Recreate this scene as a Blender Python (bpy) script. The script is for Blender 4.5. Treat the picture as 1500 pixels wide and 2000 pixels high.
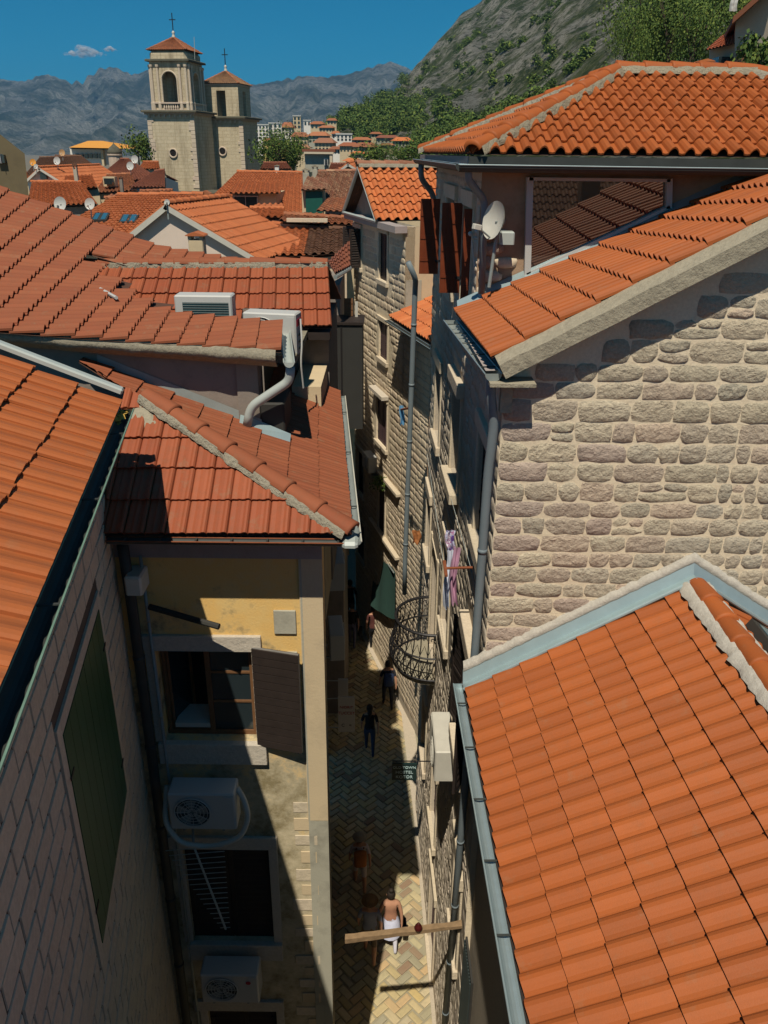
import bpy, math, random
from mathutils import Vector, Matrix, noise
for o in list(bpy.data.objects): bpy.data.objects.remove(o)
SC = bpy.context.scene
COL = SC.collection
V = Vector
rnd = random.Random(7)
# ------------------------------------------------------------------ camera
FPX = 1580.0
TH = math.atan(702 / FPX); PH = math.radians(0.6)
CAM = V((0, 0, 16.0))
cF = V((0, math.cos(TH), -math.sin(TH))); _u0 = V((0, math.sin(TH), math.cos(TH))); _x0 = V((1, 0, 0))
cR = _x0 * math.cos(PH) + _u0 * math.sin(PH)
cU = -_x0 * math.sin(PH) + _u0 * math.cos(PH)
cam = bpy.data.cameras.new('camera'); camo = bpy.data.objects.new('camera', cam); COL.objects.link(camo)
m = Matrix.Identity(4)
for i, c in enumerate((cR, cU, -cF)):
    for k in range(3): m[k][i] = c[k]
m.translation = CAM
camo.matrix_world = m
cam.sensor_fit = 'HORIZONTAL'; cam.sensor_width = 36.0; cam.lens = FPX / 1500 * 36
cam.clip_start = 0.05; cam.clip_end = 30000
SC.camera = camo
# ------------------------------------------------------------------ sky, sun, exposure
SUN_EL = math.radians(60); SUN_AZ = math.radians(189.7)
w = bpy.data.worlds.new('World'); SC.world = w; w.use_nodes = True
nt = w.node_tree; nt.nodes.clear()
sky = nt.nodes.new('ShaderNodeTexSky'); sky.sky_type = 'NISHITA'; sky.sun_disc = False
sky.sun_elevation = SUN_EL; sky.sun_rotation = SUN_AZ; sky.altitude = 300; sky.air_density = 0.7; sky.dust_density = 0.0; sky.ozone_density = 6.0
hs = nt.nodes.new('ShaderNodeHueSaturation'); hs.inputs['Saturation'].default_value = 1.9; hs.inputs['Hue'].default_value = 0.476
bg = nt.nodes.new('ShaderNodeBackground'); bg.inputs[1].default_value = 0.05
wo = nt.nodes.new('ShaderNodeOutputWorld')
nt.links.new(sky.outputs[0], hs.inputs['Color']); nt.links.new(hs.outputs[0], bg.inputs[0]); nt.links.new(bg.outputs[0], wo.inputs[0])
sl = bpy.data.lights.new('sun', 'SUN'); sl.energy = 4.0; sl.angle = math.radians(0.5); sl.color = (1.0, 0.91, 0.75)
so = bpy.data.objects.new('sun', sl); COL.objects.link(so)
sd = V((-math.sin(SUN_AZ) * math.cos(SUN_EL), -math.cos(SUN_AZ) * math.cos(SUN_EL), -math.sin(SUN_EL)))
so.rotation_euler = sd.to_track_quat('-Z', 'Y').to_euler(); so.location = (-20, -60, 90)
SC.view_settings.view_transform = 'Standard'; SC.view_settings.look = 'None'; SC.view_settings.gamma = 1; SC.view_settings.exposure = 0.35
SC.view_settings.use_curve_mapping = False
SC.cycles.use_denoising = True
SC.cycles.max_bounces = 6; SC.cycles.diffuse_bounces = 2; SC.cycles.volume_bounces = 0; SC.cycles.transparent_max_bounces = 40
# ------------------------------------------------------------------ helpers
def ray(u, v): return cF + cR * ((u - 750) / FPX) + cU * ((1000 - v) / FPX)
def P(u, v, X=None, Y=None, Z=None):
    r = ray(u, v)
    k = X / r.x if X is not None else Y / r.y if Y is not None else (Z - 16.0) / r.z
    return CAM + r * k
def proj(p):
    d = p - CAM; z = d.dot(cF)
    if z < 0.05: return (-9e9, -9e9, z)
    return (750 + FPX * d.dot(cR) / z, 1000 - FPX * d.dot(cU) / z, z)
def inview(p, mrg=40):
    u, v, z = proj(p); return z > 0 and -mrg < u < 1500 + mrg and -mrg < v < 2000 + mrg
ROOT = {}
def tag(o, label=None, cat=None, group=None, kind=None):
    if label: o['label'] = label
    if cat: o['category'] = cat
    if group: o['group'] = group
    if kind: o['kind'] = kind
    return o
def thing(name, loc, label, cat, group=None):
    o = bpy.data.objects.new(name, None); COL.objects.link(o); o.location = V(loc); o.empty_display_size = 0.1
    ROOT[o] = V(loc)
    return tag(o, label, cat, group)
def mesh_data(name, vs, fs, mat, smooth=False):
    me = bpy.data.meshes.new(name); me.from_pydata([tuple(v) for v in vs], [], fs)
    for mm in (mat if isinstance(mat, (list, tuple)) else [mat]): me.materials.append(mm)
    if smooth: me.polygons.foreach_set('use_smooth', [True] * len(me.polygons))
    return me
def part(name, vs, fs, mat, parent=None, smooth=False, mi=None, loc=None):
    """one mesh object; vertices given in world space, stored relative to the parent's root"""
    base = ROOT[parent] if parent is not None else (V(loc) if loc is not None else V((0, 0, 0)))
    me = mesh_data(name, [V(v) - base for v in vs], fs, mat, smooth)
    if mi: me.polygons.foreach_set('material_index', mi)
    o = bpy.data.objects.new(name, me); COL.objects.link(o)
    if parent is not None: o.parent = parent
    else: o.location = base
    ROOT[o] = base
    return o
class MB:
    """collects boxes, tubes and sheets in a local frame"""
    def __init__(s, O=(0, 0, 0), ax=(1, 0, 0), ay=(0, 1, 0), az=(0, 0, 1)):
        s.O = V(O); s.ax = V(ax); s.ay = V(ay); s.az = V(az); s.v = []; s.f = []; s.mi = []; s.cm = 0
    def w(s, p): return s.O + s.ax * p[0] + s.ay * p[1] + s.az * p[2]
    def add(s, vs, fs, world=False):
        n = len(s.v)
        s.v += [V(p) if world else s.w(p) for p in vs]
        s.f += [tuple(i + n for i in f) for f in fs]; s.mi += [s.cm] * len(fs)
        return s
    def mat(s, i): s.cm = i; return s
    def box(s, x0, x1, y0, y1, z0, z1, taper=0):
        t = taper
        vs = [(x0, y0, z0), (x1, y0, z0), (x1, y1, z0), (x0, y1, z0), (x0 + t, y0 + t, z1), (x1 - t, y0 + t, z1), (x1 - t, y1 - t, z1), (x0 + t, y1 - t, z1)]
        return s.add(vs, [(3, 2, 1, 0), (4, 5, 6, 7), (0, 1, 5, 4), (1, 2, 6, 5), (2, 3, 7, 6), (3, 0, 4, 7)])
    def bbox(s, x0, x1, y0, y1, z0, z1, b=0.01):
        """box with chamfered vertical and top edges"""
        vs = []
        for z, i in ((z0, 0), (z1 - b, 0), (z1, b)):
            vs += [(x0 + b, y0 + i, z), (x1 - b, y0 + i, z), (x1 - i, y0 + b, z), (x1 - i, y1 - b, z), (x1 - b, y1 - i, z), (x0 + b, y1 - i, z), (x0 + i, y1 - b, z), (x0 + i, y0 + b, z)]
        fs = [tuple(range(7, -1, -1)), tuple(range(16, 24))]
        for r in (0, 8):
            for i in range(8): fs.append((r + i, r + (i + 1) % 8, r + 8 + (i + 1) % 8, r + 8 + i))
        return s.add(vs, fs)
    def tube(s, pts, r, n=8, cap=True, world=False):
        pts = [V(p) if world else s.w(p) for p in pts]; vs = []; fs = []
        rr = r if isinstance(r, (list, tuple)) else [r] * len(pts)
        up = None
        for i, p in enumerate(pts):
            a = pts[max(i - 1, 0)]; b = pts[min(i + 1, len(pts) - 1)]
            d = (b - a)
            if d.length < 1e-9: d = V((0, 0, 1))
            d.normalize()
            if up is None: up = d.orthogonal()
            x = (up - d * up.dot(d))
            if x.length < 1e-6: x = d.orthogonal()
            x.normalize(); up = x; y = d.cross(x)
            for k in range(n):
                an = 2 * math.pi * k / n; vs.append(p + (x * math.cos(an) + y * math.sin(an)) * rr[i])
        for i in range(len(pts) - 1):
            for k in range(n): fs.append((i * n + k, i * n + (k + 1) % n, (i + 1) * n + (k + 1) % n, (i + 1) * n + k))
        if cap: fs += [tuple(range(n - 1, -1, -1)), tuple(range((len(pts) - 1) * n, len(pts) * n))]
        return s.add(vs, fs, True)
    def lathe(s, prof, n=16, c=(0, 0, 0), cap=True):
        vs = []; fs = []
        for r, z in prof:
            for k in range(n):
                a = 2 * math.pi * (k + .5) / n; vs.append((c[0] + r * math.cos(a), c[1] + r * math.sin(a), c[2] + z))
        for i in range(len(prof) - 1):
            for k in range(n): fs.append((i * n + k, i * n + (k + 1) % n, (i + 1) * n + (k + 1) % n, (i + 1) * n + k))
        if cap: fs += [tuple(range(n - 1, -1, -1)), tuple(range((len(prof) - 1) * n, len(prof) * n))]
        return s.add(vs, fs)
    def prism(s, poly, y0, y1):
        """polygon in local x,z extruded along local y"""
        n = len(poly)
        vs = [(x, y0, z) for x, z in poly] + [(x, y1, z) for x, z in poly]
        return s.add(vs, [tuple(range(n)), tuple(range(2 * n - 1, n - 1, -1))] + [(i, i + n, (i + 1) % n + n, (i + 1) % n) for i in range(n)])
    def quad(s, *ps, world=False): return s.add(ps, [tuple(range(len(ps)))], world)
    def build(s, name, mat, parent=None, smooth=False, loc=None):
        return part(name, s.v, s.f, mat, parent, smooth, s.mi if any(s.mi) else None, loc)
def one(name, mb, mat, label, cat, group=None, loc=None, smooth=False):
    return tag(mb.build(name, mat, None, smooth, loc), label, cat, group)
# ------------------------------------------------------------------ materials
class MT:
    def __init__(s, name):
        s.m = bpy.data.materials.new(name); s.m.use_nodes = True; s.t = s.m.node_tree; s.b = s.t.nodes['Principled BSDF']
        s.o = s.t.nodes['Material Output']
    def n(s, ty, **k):
        x = s.t.nodes.new(ty)
        for a, b in k.items():
            if a[0] == 'i' and a[1:].isdigit(): x.inputs[int(a[1:])].default_value = b
            else: setattr(x, a, b)
        return x
    def l(s, a, b): s.t.links.new(a, b)
    def coord(s, obj=False):
        g = s.n('ShaderNodeNewGeometry'); return g.outputs['Position']
    def noise(s, scale, detail=4, rough=.6, vec=None, dist=0):
        x = s.n('ShaderNodeTexNoise'); x.inputs['Scale'].default_value = scale; x.inputs['Detail'].default_value = detail; x.inputs['Roughness'].default_value = rough; x.inputs['Distortion'].default_value = dist
        s.l(vec if vec is not None else s.coord(), x.inputs['Vector']); return x.outputs['Fac']
    def stretch(s, sx, sy, sz):
        m_ = s.n('ShaderNodeMapping'); m_.inputs['Scale'].default_value = (sx, sy, sz); s.l(s.coord(), m_.inputs['Vector']); return m_.outputs[0]
    def ridged(s, scale, detail=8, rough=.6, vec=None):
        x = s.n('ShaderNodeTexNoise', noise_type='RIDGED_MULTIFRACTAL'); x.inputs['Scale'].default_value = scale; x.inputs['Detail'].default_value = detail; x.inputs['Roughness'].default_value = rough
        s.l(vec if vec is not None else s.coord(), x.inputs['Vector']); return x.outputs['Fac']
    def ramp(s, fac, stops):
        r = s.n('ShaderNodeValToRGB'); e = r.color_ramp.elements
        while len(e) < len(stops): e.new(.5)
        for i, (p, c) in enumerate(stops): e[i].position = p; e[i].color = (c[0], c[1], c[2], 1)
        s.l(fac, r.inputs[0]); return r.outputs[0]
    def mix(s, fac, a, b, mode='MIX'):
        x = s.n('ShaderNodeMix', data_type='RGBA', blend_type=mode)
        for sock, val in ((x.inputs[0], fac), (x.inputs[6], a), (x.inputs[7], b)):
            if hasattr(val, 'is_linked') or hasattr(val, 'node'): s.l(val, sock)
            elif isinstance(val, (int, float)): sock.default_value = val
            else: sock.default_value = (*val, 1)
        return x.outputs[2]
    def math(s, op, a, b=0.0):
        x = s.n('ShaderNodeMath', operation=op)
        for i, val in enumerate((a, b)):
            if hasattr(val, 'node'): s.l(val, x.inputs[i])
            else: x.inputs[i].default_value = val
        return x.outputs[0]
    def rand(s):
        o = s.n('ShaderNodeObjectInfo'); g = s.n('ShaderNodeNewGeometry')
        return s.math('FRACT', s.math('ADD', o.outputs['Random'], g.outputs['Random Per Island']))
    def bump(s, h, strength=.5, dist=.02):
        b = s.n('ShaderNodeBump'); b.inputs['Strength'].default_value = strength; b.inputs['Distance'].default_value = dist
        s.l(h, b.inputs['Height']); s.l(b.outputs[0], s.b.inputs['Normal']); return s
    def fin(s, col, rough=.85, metal=0, spec=.3):
        if hasattr(col, 'node'): s.l(col, s.b.inputs['Base Color'])
        else: s.b.inputs['Base Color'].default_value = (*col, 1)
        if hasattr(rough, 'node'): s.l(rough, s.b.inputs['Roughness'])
        else: s.b.inputs['Roughness'].default_value = rough
        s.b.inputs['Metallic'].default_value = metal; s.b.inputs['Specular IOR Level'].default_value = spec
        return s.m
def c_mul(c, k): return tuple(min(1, x * k) for x in c)
def plain(name, col, rough=.7, metal=0, var=.25, scale=6, spec=.3, bump=0.0, bscale=30):
    t = MT(name)
    c = t.mix(t.noise(scale, 5), c_mul(col, 1 - var), c_mul(col, 1 + var))
    if bump: t.bump(t.noise(bscale, 5), bump, .01)
    return t.fin(c, rough, metal, spec)
def tile_mat(name, cols, dirt=(.12, .07, .04), dirt_amt=.5, rough=.75, lichen=.0, spec=.25):
    t = MT(name)
    c = t.ramp(t.rand(), [(i / (len(cols) - 1), k) for i, k in enumerate(cols)])
    n1 = t.noise(9, 6, .65); n2 = t.noise(1.3, 4); n3 = t.noise(60, 3)
    r2 = t.math('FRACT', t.math('MULTIPLY', t.rand(), 37.3))
    c = t.mix(t.math('MULTIPLY', t.math('MULTIPLY', r2, r2), .20), c, c_mul(cols[0], .45))
    c = t.mix(t.math('MULTIPLY', t.ramp(n1, [(.45, (0, 0, 0)), (.75, (1, 1, 1))]), dirt_amt), c, dirt)
    c = t.mix(t.math('MULTIPLY', n2, .35), c, c_mul(cols[0], .75))
    c = t.mix(t.math('MULTIPLY', n3, .25), c, c_mul(cols[-1], 1.25))
    if lichen: c = t.mix(t.math('MULTIPLY', t.ramp(t.noise(4.5, 7, .7), [(.58, (0, 0, 0)), (.66, (1, 1, 1))]), lichen), c, (.33, .31, .2))
    t.bump(t.noise(90, 4), .25, .004)
    return t.fin(c, rough, 0, spec)
def stone_mat(name, cols, bs=22, strength=.9, dist=.03, sc=5, wear=.45):
    t = MT(name)
    c = t.ramp(t.rand(), [(i / (len(cols) - 1), k) for i, k in enumerate(cols)])
    n1 = t.noise(sc, 7, .7); n2 = t.noise(sc * 7, 5, .7)
    c = t.mix(t.math('MULTIPLY', n1, wear), c, c_mul(cols[1], .62))
    c = t.mix(t.math('MULTIPLY', t.ramp(n2, [(.4, (0, 0, 0)), (.7, (1, 1, 1))]), .35), c, c_mul(cols[2], 1.35))
    h = t.math('ADD', t.noise(bs, 8, .75), t.math('MULTIPLY', t.noise(bs * .35, 4, .65), 2.2))
    t.bump(h, strength, dist)
    return t.fin(c, .95, 0, .15)
M = {}
M['tile_new'] = tile_mat('tile_new', [(.30, .078, .020), (0.312, 0.082, 0.020), (0.367, 0.098, 0.023), (0.336, 0.087, 0.021), (0.391, 0.105, 0.026)], dirt_amt=.22, lichen=.06, rough=.6)
M['tile_left'] = tile_mat('tile_left', [(0.325, 0.089, 0.028), (0.379, 0.109, 0.032), (0.348, 0.097, 0.029), (0.402, 0.120, 0.037)], dirt_amt=.25, lichen=.05, rough=.65)
M['tile_red'] = tile_mat('tile_red', [(0.265, 0.068, 0.032), (0.318, 0.087, 0.038), (0.287, 0.076, 0.034), (0.340, 0.098, 0.044)], dirt_amt=.4, rough=.55, lichen=.10)
M['tile_pink'] = tile_mat('tile_pink', [(0.230, 0.065, 0.031), (0.274, 0.084, 0.038), (0.249, 0.075, 0.035), (0.292, 0.093, 0.042)], dirt_amt=.35, rough=.75, lichen=.12)
M['tile_orange'] = tile_mat('tile_orange', [(0.370, 0.101, 0.034), (0.462, 0.143, 0.050), (0.403, 0.118, 0.042), (0.487, 0.160, 0.063)], dirt_amt=.35, lichen=.1)
M['tile_bright'] = tile_mat('tile_bright', [(0.462, 0.126, 0.038), (0.521, 0.160, 0.050), (0.420, 0.109, 0.034), (0.554, 0.185, 0.067)], dirt_amt=.3, lichen=.12)
M['tile_old'] = tile_mat('tile_old', [(0.252, 0.080, 0.038), (0.353, 0.126, 0.055), (0.193, 0.071, 0.038), (0.403, 0.160, 0.076)], dirt_amt=.6, lichen=.3)
M['tile_mottled'] = tile_mat('tile_mottled', [(0.269, 0.101, 0.059), (0.420, 0.277, 0.168), (0.185, 0.076, 0.042), (0.353, 0.168, 0.101)], dirt_amt=.5, lichen=.4)
M['tile_brown'] = tile_mat('tile_brown', [(0.109, 0.050, 0.029), (0.143, 0.067, 0.038), (0.092, 0.042, 0.025), (0.168, 0.084, 0.050)], dirt_amt=.6, lichen=.2)
M['tile_rust'] = tile_mat('tile_rust', [(0.210, 0.071, 0.042), (0.252, 0.084, 0.046), (0.185, 0.063, 0.038), (0.277, 0.101, 0.059)], dirt_amt=.5)
M['deck'] = plain('roof_underlay', (.09, .045, .03), .95)
M['mortar_hip'] = stone_mat('hip_mortar', [(.24, .20, .14), (.32, .28, .2), (.36, .33, .26), (.18, .15, .11)], bs=14, dist=.05, sc=9)
M['mortar_white'] = stone_mat('white_mortar', [(.45, .42, .36), (.5, .47, .42), (.48, .45, .4), (.4, .37, .32)], bs=22, strength=.5, dist=.02)
M['stone_gable'] = stone_mat('gable_stone', [(.52, .45, .33), (.42, .38, .30), (.62, .53, .39), (.44, .40, .33), (.58, .49, .36), (.38, .35, .28), (.58, .44, .34), (.50, .43, .33), (.46, .36, .29)], bs=24, strength=1.0, dist=.030, sc=6, wear=.4)
M['stone_pink'] = stone_mat('pink_stone', [(.47, .37, .30), (.43, .34, .28), (.50, .40, .33), (.45, .37, .31)])
M['stone_facade'] = stone_mat('facade_stone', [(.50, .43, .34), (.44, .38, .30), (.56, .48, .37), (.48, .40, .33), (.53, .46, .37)], strength=.45, dist=.012)
M['stone_warm'] = stone_mat('warm_stone', [(.60, .49, .35), (.52, .43, .31), (.66, .55, .40), (.56, .44, .33), (.63, .53, .39)], bs=16, strength=.3, dist=.008)
M['mortar'] = stone_mat('wall_mortar', [(.70, .59, .42), (.68, .58, .42), (.72, .61, .45), (.66, .56, .41)], bs=20, strength=.5, dist=.012, wear=.25)
M['mortar_grey'] = stone_mat('grey_mortar', [(.46, .40, .31), (.44, .38, .30), (.50, .43, .34), (.42, .36, .28)], bs=20, strength=.3, dist=.01)
M['ashlar'] = stone_mat('ashlar_block', [(.60, .50, .36), (.55, .46, .34), (.63, .53, .39), (.58, .49, .36)], bs=30, strength=.35, dist=.01, sc=3)
M['dark_joint'] = plain('dark_joint', (.10, .075, .055), .95)
M['dressed'] = stone_mat('dressed_stone', [(.58, .49, .36), (.54, .46, .34), (.62, .53, .4), (.56, .47, .36)], bs=40, strength=.4, dist=.01, sc=3)
M['dressed_old'] = stone_mat('weathered_dressed_stone', [(.52, .47, .39), (.48, .43, .36), (.56, .5, .42), (.5, .45, .38)], bs=40, strength=.5, dist=.012, sc=4)
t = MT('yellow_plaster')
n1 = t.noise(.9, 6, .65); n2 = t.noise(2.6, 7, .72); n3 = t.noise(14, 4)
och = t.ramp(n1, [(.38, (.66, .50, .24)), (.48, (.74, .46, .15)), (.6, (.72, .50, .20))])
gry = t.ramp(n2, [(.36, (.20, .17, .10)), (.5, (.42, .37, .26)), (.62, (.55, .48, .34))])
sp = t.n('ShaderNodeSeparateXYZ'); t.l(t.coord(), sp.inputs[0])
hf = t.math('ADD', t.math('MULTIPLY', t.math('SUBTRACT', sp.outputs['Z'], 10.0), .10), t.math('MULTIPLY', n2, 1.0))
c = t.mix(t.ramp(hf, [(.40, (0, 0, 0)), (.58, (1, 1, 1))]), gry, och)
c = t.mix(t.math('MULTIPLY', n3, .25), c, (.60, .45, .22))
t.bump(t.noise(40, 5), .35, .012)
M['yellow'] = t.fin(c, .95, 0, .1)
def plaster(name, a, b, st, amt=.5, s=1.2):
    t = MT(name); c = t.mix(t.noise(s, 5), a, b)
    c = t.mix(t.math('MULTIPLY', t.ramp(t.noise(s * 2.2, 7, .7), [(.5, (0, 0, 0)), (.7, (1, 1, 1))]), amt), c, st)
    t.bump(t.noise(35, 5), .3, .01); return t.fin(c, .95, 0, .1)
M['plaster_grey'] = plaster('grey_plaster', (.42, .40, .32), (.34, .33, .27), (.18, .17, .14))
M['plaster_cream'] = plaster('cream_plaster', (.60, .48, .31), (.52, .42, .28), (.3, .25, .18), .3)
M['plaster_pink'] = plaster('pale_pink_plaster', (.68, .56, .47), (.62, .52, .44), (.45, .4, .33), .25)
M['plaster_white'] = plaster('white_plaster', (.74, .7, .64), (.68, .65, .6), (.5, .46, .4), .2)
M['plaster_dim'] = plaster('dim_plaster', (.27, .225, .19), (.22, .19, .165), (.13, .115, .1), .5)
M['plaster_olive_shade'] = plaster('shaded_olive_plaster', (.16, .13, .075), (.13, .105, .065), (.09, .075, .05), .4)  # olive wall with its shade put into the dark tone
M['soffit'] = plaster('soffit_plaster', (.36, .31, .29), (.31, .27, .26), (.2, .17, .16), .4)
M['rust_wall'] = plaster('rust_stained_plaster', (.40, .25, .14), (.33, .24, .18), (.2, .12, .07), .6, 1.6)
t = MT('tower_plaster'); c = t.mix(t.noise(.5, 6), (.58, .49, .34), (.50, .43, .31))
c = t.mix(t.math('MULTIPLY', t.ramp(t.noise(1.1, 7, .7, t.stretch(1, 1, .12)), [(.50, (0, 0, 0)), (.66, (1, 1, 1))]), .7), c, (.26, .21, .14))
c = t.mix(t.math('MULTIPLY', t.ramp(t.noise(3.0, 5, .7), [(.5, (0, 0, 0)), (.7, (1, 1, 1))]), .35), c, (.36, .30, .2))
sp = t.n('ShaderNodeSeparateXYZ'); t.l(t.coord(), sp.inputs[0]); cb = t.n('ShaderNodeCombineXYZ'); t.l(t.math('ADD', sp.outputs['X'], t.math('MULTIPLY', sp.outputs['Y'], .8)), cb.inputs[0]); t.l(sp.outputs['Z'], cb.inputs[1])
bk = t.n('ShaderNodeTexBrick'); t.l(cb.outputs[0], bk.inputs['Vector']); bk.inputs['Scale'].default_value = 1.0; bk.inputs['Brick Width'].default_value = .9; bk.inputs['Row Height'].default_value = .42; bk.inputs['Mortar Size'].default_value = .035
bk.inputs['Color1'].default_value = (1, 1, 1, 1); bk.inputs['Color2'].default_value = (.82, .8, .78, 1); bk.inputs['Mortar'].default_value = (.66, .62, .56, 1)
c = t.mix(.55, c, t.mix(1.0, c, bk.outputs['Color'], 'MULTIPLY'))
t.bump(t.noise(6, 6), .4, .08); M['tower'] = t.fin(c, .95, 0, .1)
M['tower_shade'] = plaster('tower_shade_plaster', (.50, .36, .25), (.42, .31, .22), (.24, .18, .13), .5, .4)  # darker copy of the tower plaster, shade put into the frieze colour
M['tower_trim'] = stone_mat('tower_trim', [(.56, .47, .36), (.5, .41, .32), (.6, .5, .38), (.52, .4, .33)], bs=6, strength=.4, sc=2)
M['dark_cornice'] = plain('weathered_cornice', (.10, .095, .07), .95, var=.5, scale=2)
M['concrete'] = stone_mat('concrete_verge', [(.30, .27, .20), (.22, .20, .15), (.36, .32, .24), (.2, .18, .14)], bs=18, strength=.7, dist=.02, sc=3)
M['zinc'] = plain('galvanised_zinc', (.34, .42, .44), .45, .55, .2, 5)
M['zinc_bright'] = plain('bright_zinc', (.36, .46, .48), .4, .5, .2, 3)
M['gutter'] = plain('grey_gutter', (.26, .29, .28), .55, .25, .25, 4)
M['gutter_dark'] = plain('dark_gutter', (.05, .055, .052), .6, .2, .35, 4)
M['copper'] = plain('verdigris_rim', (.16, .26, .20), .6, .2, .45, 9)
M['pvc'] = plain('grey_drain_pipe', (.38, .42, .40), .45, 0, .12, 3)
M['pvc_blue'] = plain('blue_grey_drain_pipe', (.16, .195, .215), .5, 0, .18, 3)
M['pvc_cream'] = plain('cream_drain_pipe', (.55, .53, .45), .5, 0, .15, 6)
M['white'] = plain('white_enamel', (.46, .46, .44), .45, 0, .06, 3)
M['white_old'] = plain('aged_white_enamel', (.50, .48, .42), .5, 0, .15, 6)
M['fin_dark'] = plain('dark_fins', (.045, .06, .06), .5, .3, .3)
M['fin'] = plain('condenser_fins', (.03, .075, .085), .45, .4, .3, 20)
M['black'] = plain('black_iron', (.025, .024, .026), .5, .4, .4)
M['void'] = plain('dark_interior', (.012, .010, .010), .9)
M['wood_dark'] = plain('dark_brown_shutter', (.03, .022, .019), .6, 0, .35, 9)
M['wood_plum'] = plain('plum_shutter', (.075, .045, .05), .6, 0, .3, 9)
M['wood_red'] = plain('red_brown_shutter', (.16, .035, .012), .5, 0, .35, 5)
M['wood_brown'] = plain('brown_wood', (.17, .085, .04), .6, 0, .35, 9)
M['wood_green'] = plain('green_shutter', (.022, .085, .035), .45, 0, .3, 6)
M['wood_old'] = plain('weathered_wood', (.24, .16, .09), .9, 0, .5, 12, bump=.5)
M['shutter_back'] = plain('pale_shutter_back', (.16, .155, .15), .7)
M['slat_gap'] = plain('shutter_gap', (.012, .009, .009), .9)
M['glass'] = MT('window_glass').fin((.02, .03, .035), .06, 0, .8)
M['mirror'] = MT('reflective_window').fin((.24, .22, .2), .02, .9, .8)
M['sky_glass'] = MT('skylight_glass').fin((.05, .16, .22), .1, .3, .8)
M['rust'] = plain('rusty_iron', (.22, .07, .03), .8, .2, .4, 10)
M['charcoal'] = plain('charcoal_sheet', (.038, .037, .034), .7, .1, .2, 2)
M['green_cloth'] = plain('green_awning_cloth', (.035, .085, .07), .85, 0, .2, 4)
t = MT('paving_stone')
c = t.ramp(t.rand(), [(i / 11, k) for i, k in enumerate([(.46, .36, .17), (.50, .42, .25), (.34, .32, .20), (.55, .40, .15), (.50, .43, .30), (.24, .24, .19), (.47, .38, .20), (.16, .07, .055), (.46, .40, .26), (.56, .47, .30), (.54, .33, .15), (.38, .34, .22)])])
c = t.mix(t.math('MULTIPLY', t.ramp(t.noise(7, 7, .7), [(.45, (0, 0, 0)), (.7, (1, 1, 1))]), .45), c, (.22, .19, .13))
c = t.mix(.32, c, (.40, .34, .21))
t.bump(t.noise(25, 7, .7), .35, .008); M['pave'] = t.fin(c, .7, 0, .3)
M['pave_joint'] = plain('paving_joint', (.30, .27, .19), .95)
M['ground'] = plain('ground', (.16, .14, .10), .95)
M['leaf_dark'] = plain('dark_leaves', (.045, .085, .016), .8, 0, .5, .3)
M['leaf'] = plain('leaves', (.08, .125, .022), .8, 0, .5, .25)
M['leaf_light'] = plain('light_leaves', (.14, .18, .03), .8, 0, .4, .3)
M['bark'] = plain('bark', (.07, .05, .035), .95)
M['skin'] = plain('skin', (.42, .22, .14), .6, 0, .1)
M['hair'] = plain('hair', (.02, .014, .010), .7)
def cloth(n, c): return plain(n, c, .9, 0, .15, 12)
# ------------------------------------------------------------------ generators
def clip_poly(poly, planes):
    for pt, n in planes:
        out = []
        for i in range(len(poly)):
            a, b = poly[i], poly[(i + 1) % len(poly)]
            da, db = (a - pt).dot(n), (b - pt).dot(n)
            if da >= 0: out.append(a)
            if (da >= 0) != (db >= 0): out.append(a + (b - a) * (da / (da - db)))
        poly = out
        if len(poly) < 3: return []
    return poly
def vplane(a, b, keep):
    """vertical plane through plan points a,b keeping the side of point keep"""
    a = V((a[0], a[1], 0)); b = V((b[0], b[1], 0)); d = b - a; n = V((-d.y, d.x, 0)).normalized()
    if (V((keep[0], keep[1], 0)) - a).dot(n) < 0: n = -n
    return (a, n)
PROF = {
    'roman': [(0, .25), (.08, .62), (.2, .95), (.32, 1.0), (.45, .72), (.58, .22), (.72, .02), (.9, .0), (1.0, .16)],
    'soft': [(0, .42), (.10, .80), (.24, 1.02), (.40, .92), (.56, .52), (.74, .14), (.90, .0), (1.0, .02)],
    'flat': [(0, .0), (.06, .55), (.14, .62), (.3, .5), (.42, .75), (.55, .5), (.68, .55), (.8, .95), (.9, 1.0), (.97, .6), (1.0, .1)],
    'barrel': [(0, .0), (.06, .42), (.18, .82), (.32, 1.0), (.46, .82), (.58, .42), (.64, .0), (.82, -.12), (1.0, .0)],
}
def lerp_prof(pr, v):
    n = len(pr) - 1; k = min(int(v * n), n - 1); return pr[k].lerp(pr[k + 1], v * n - k)
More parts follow.
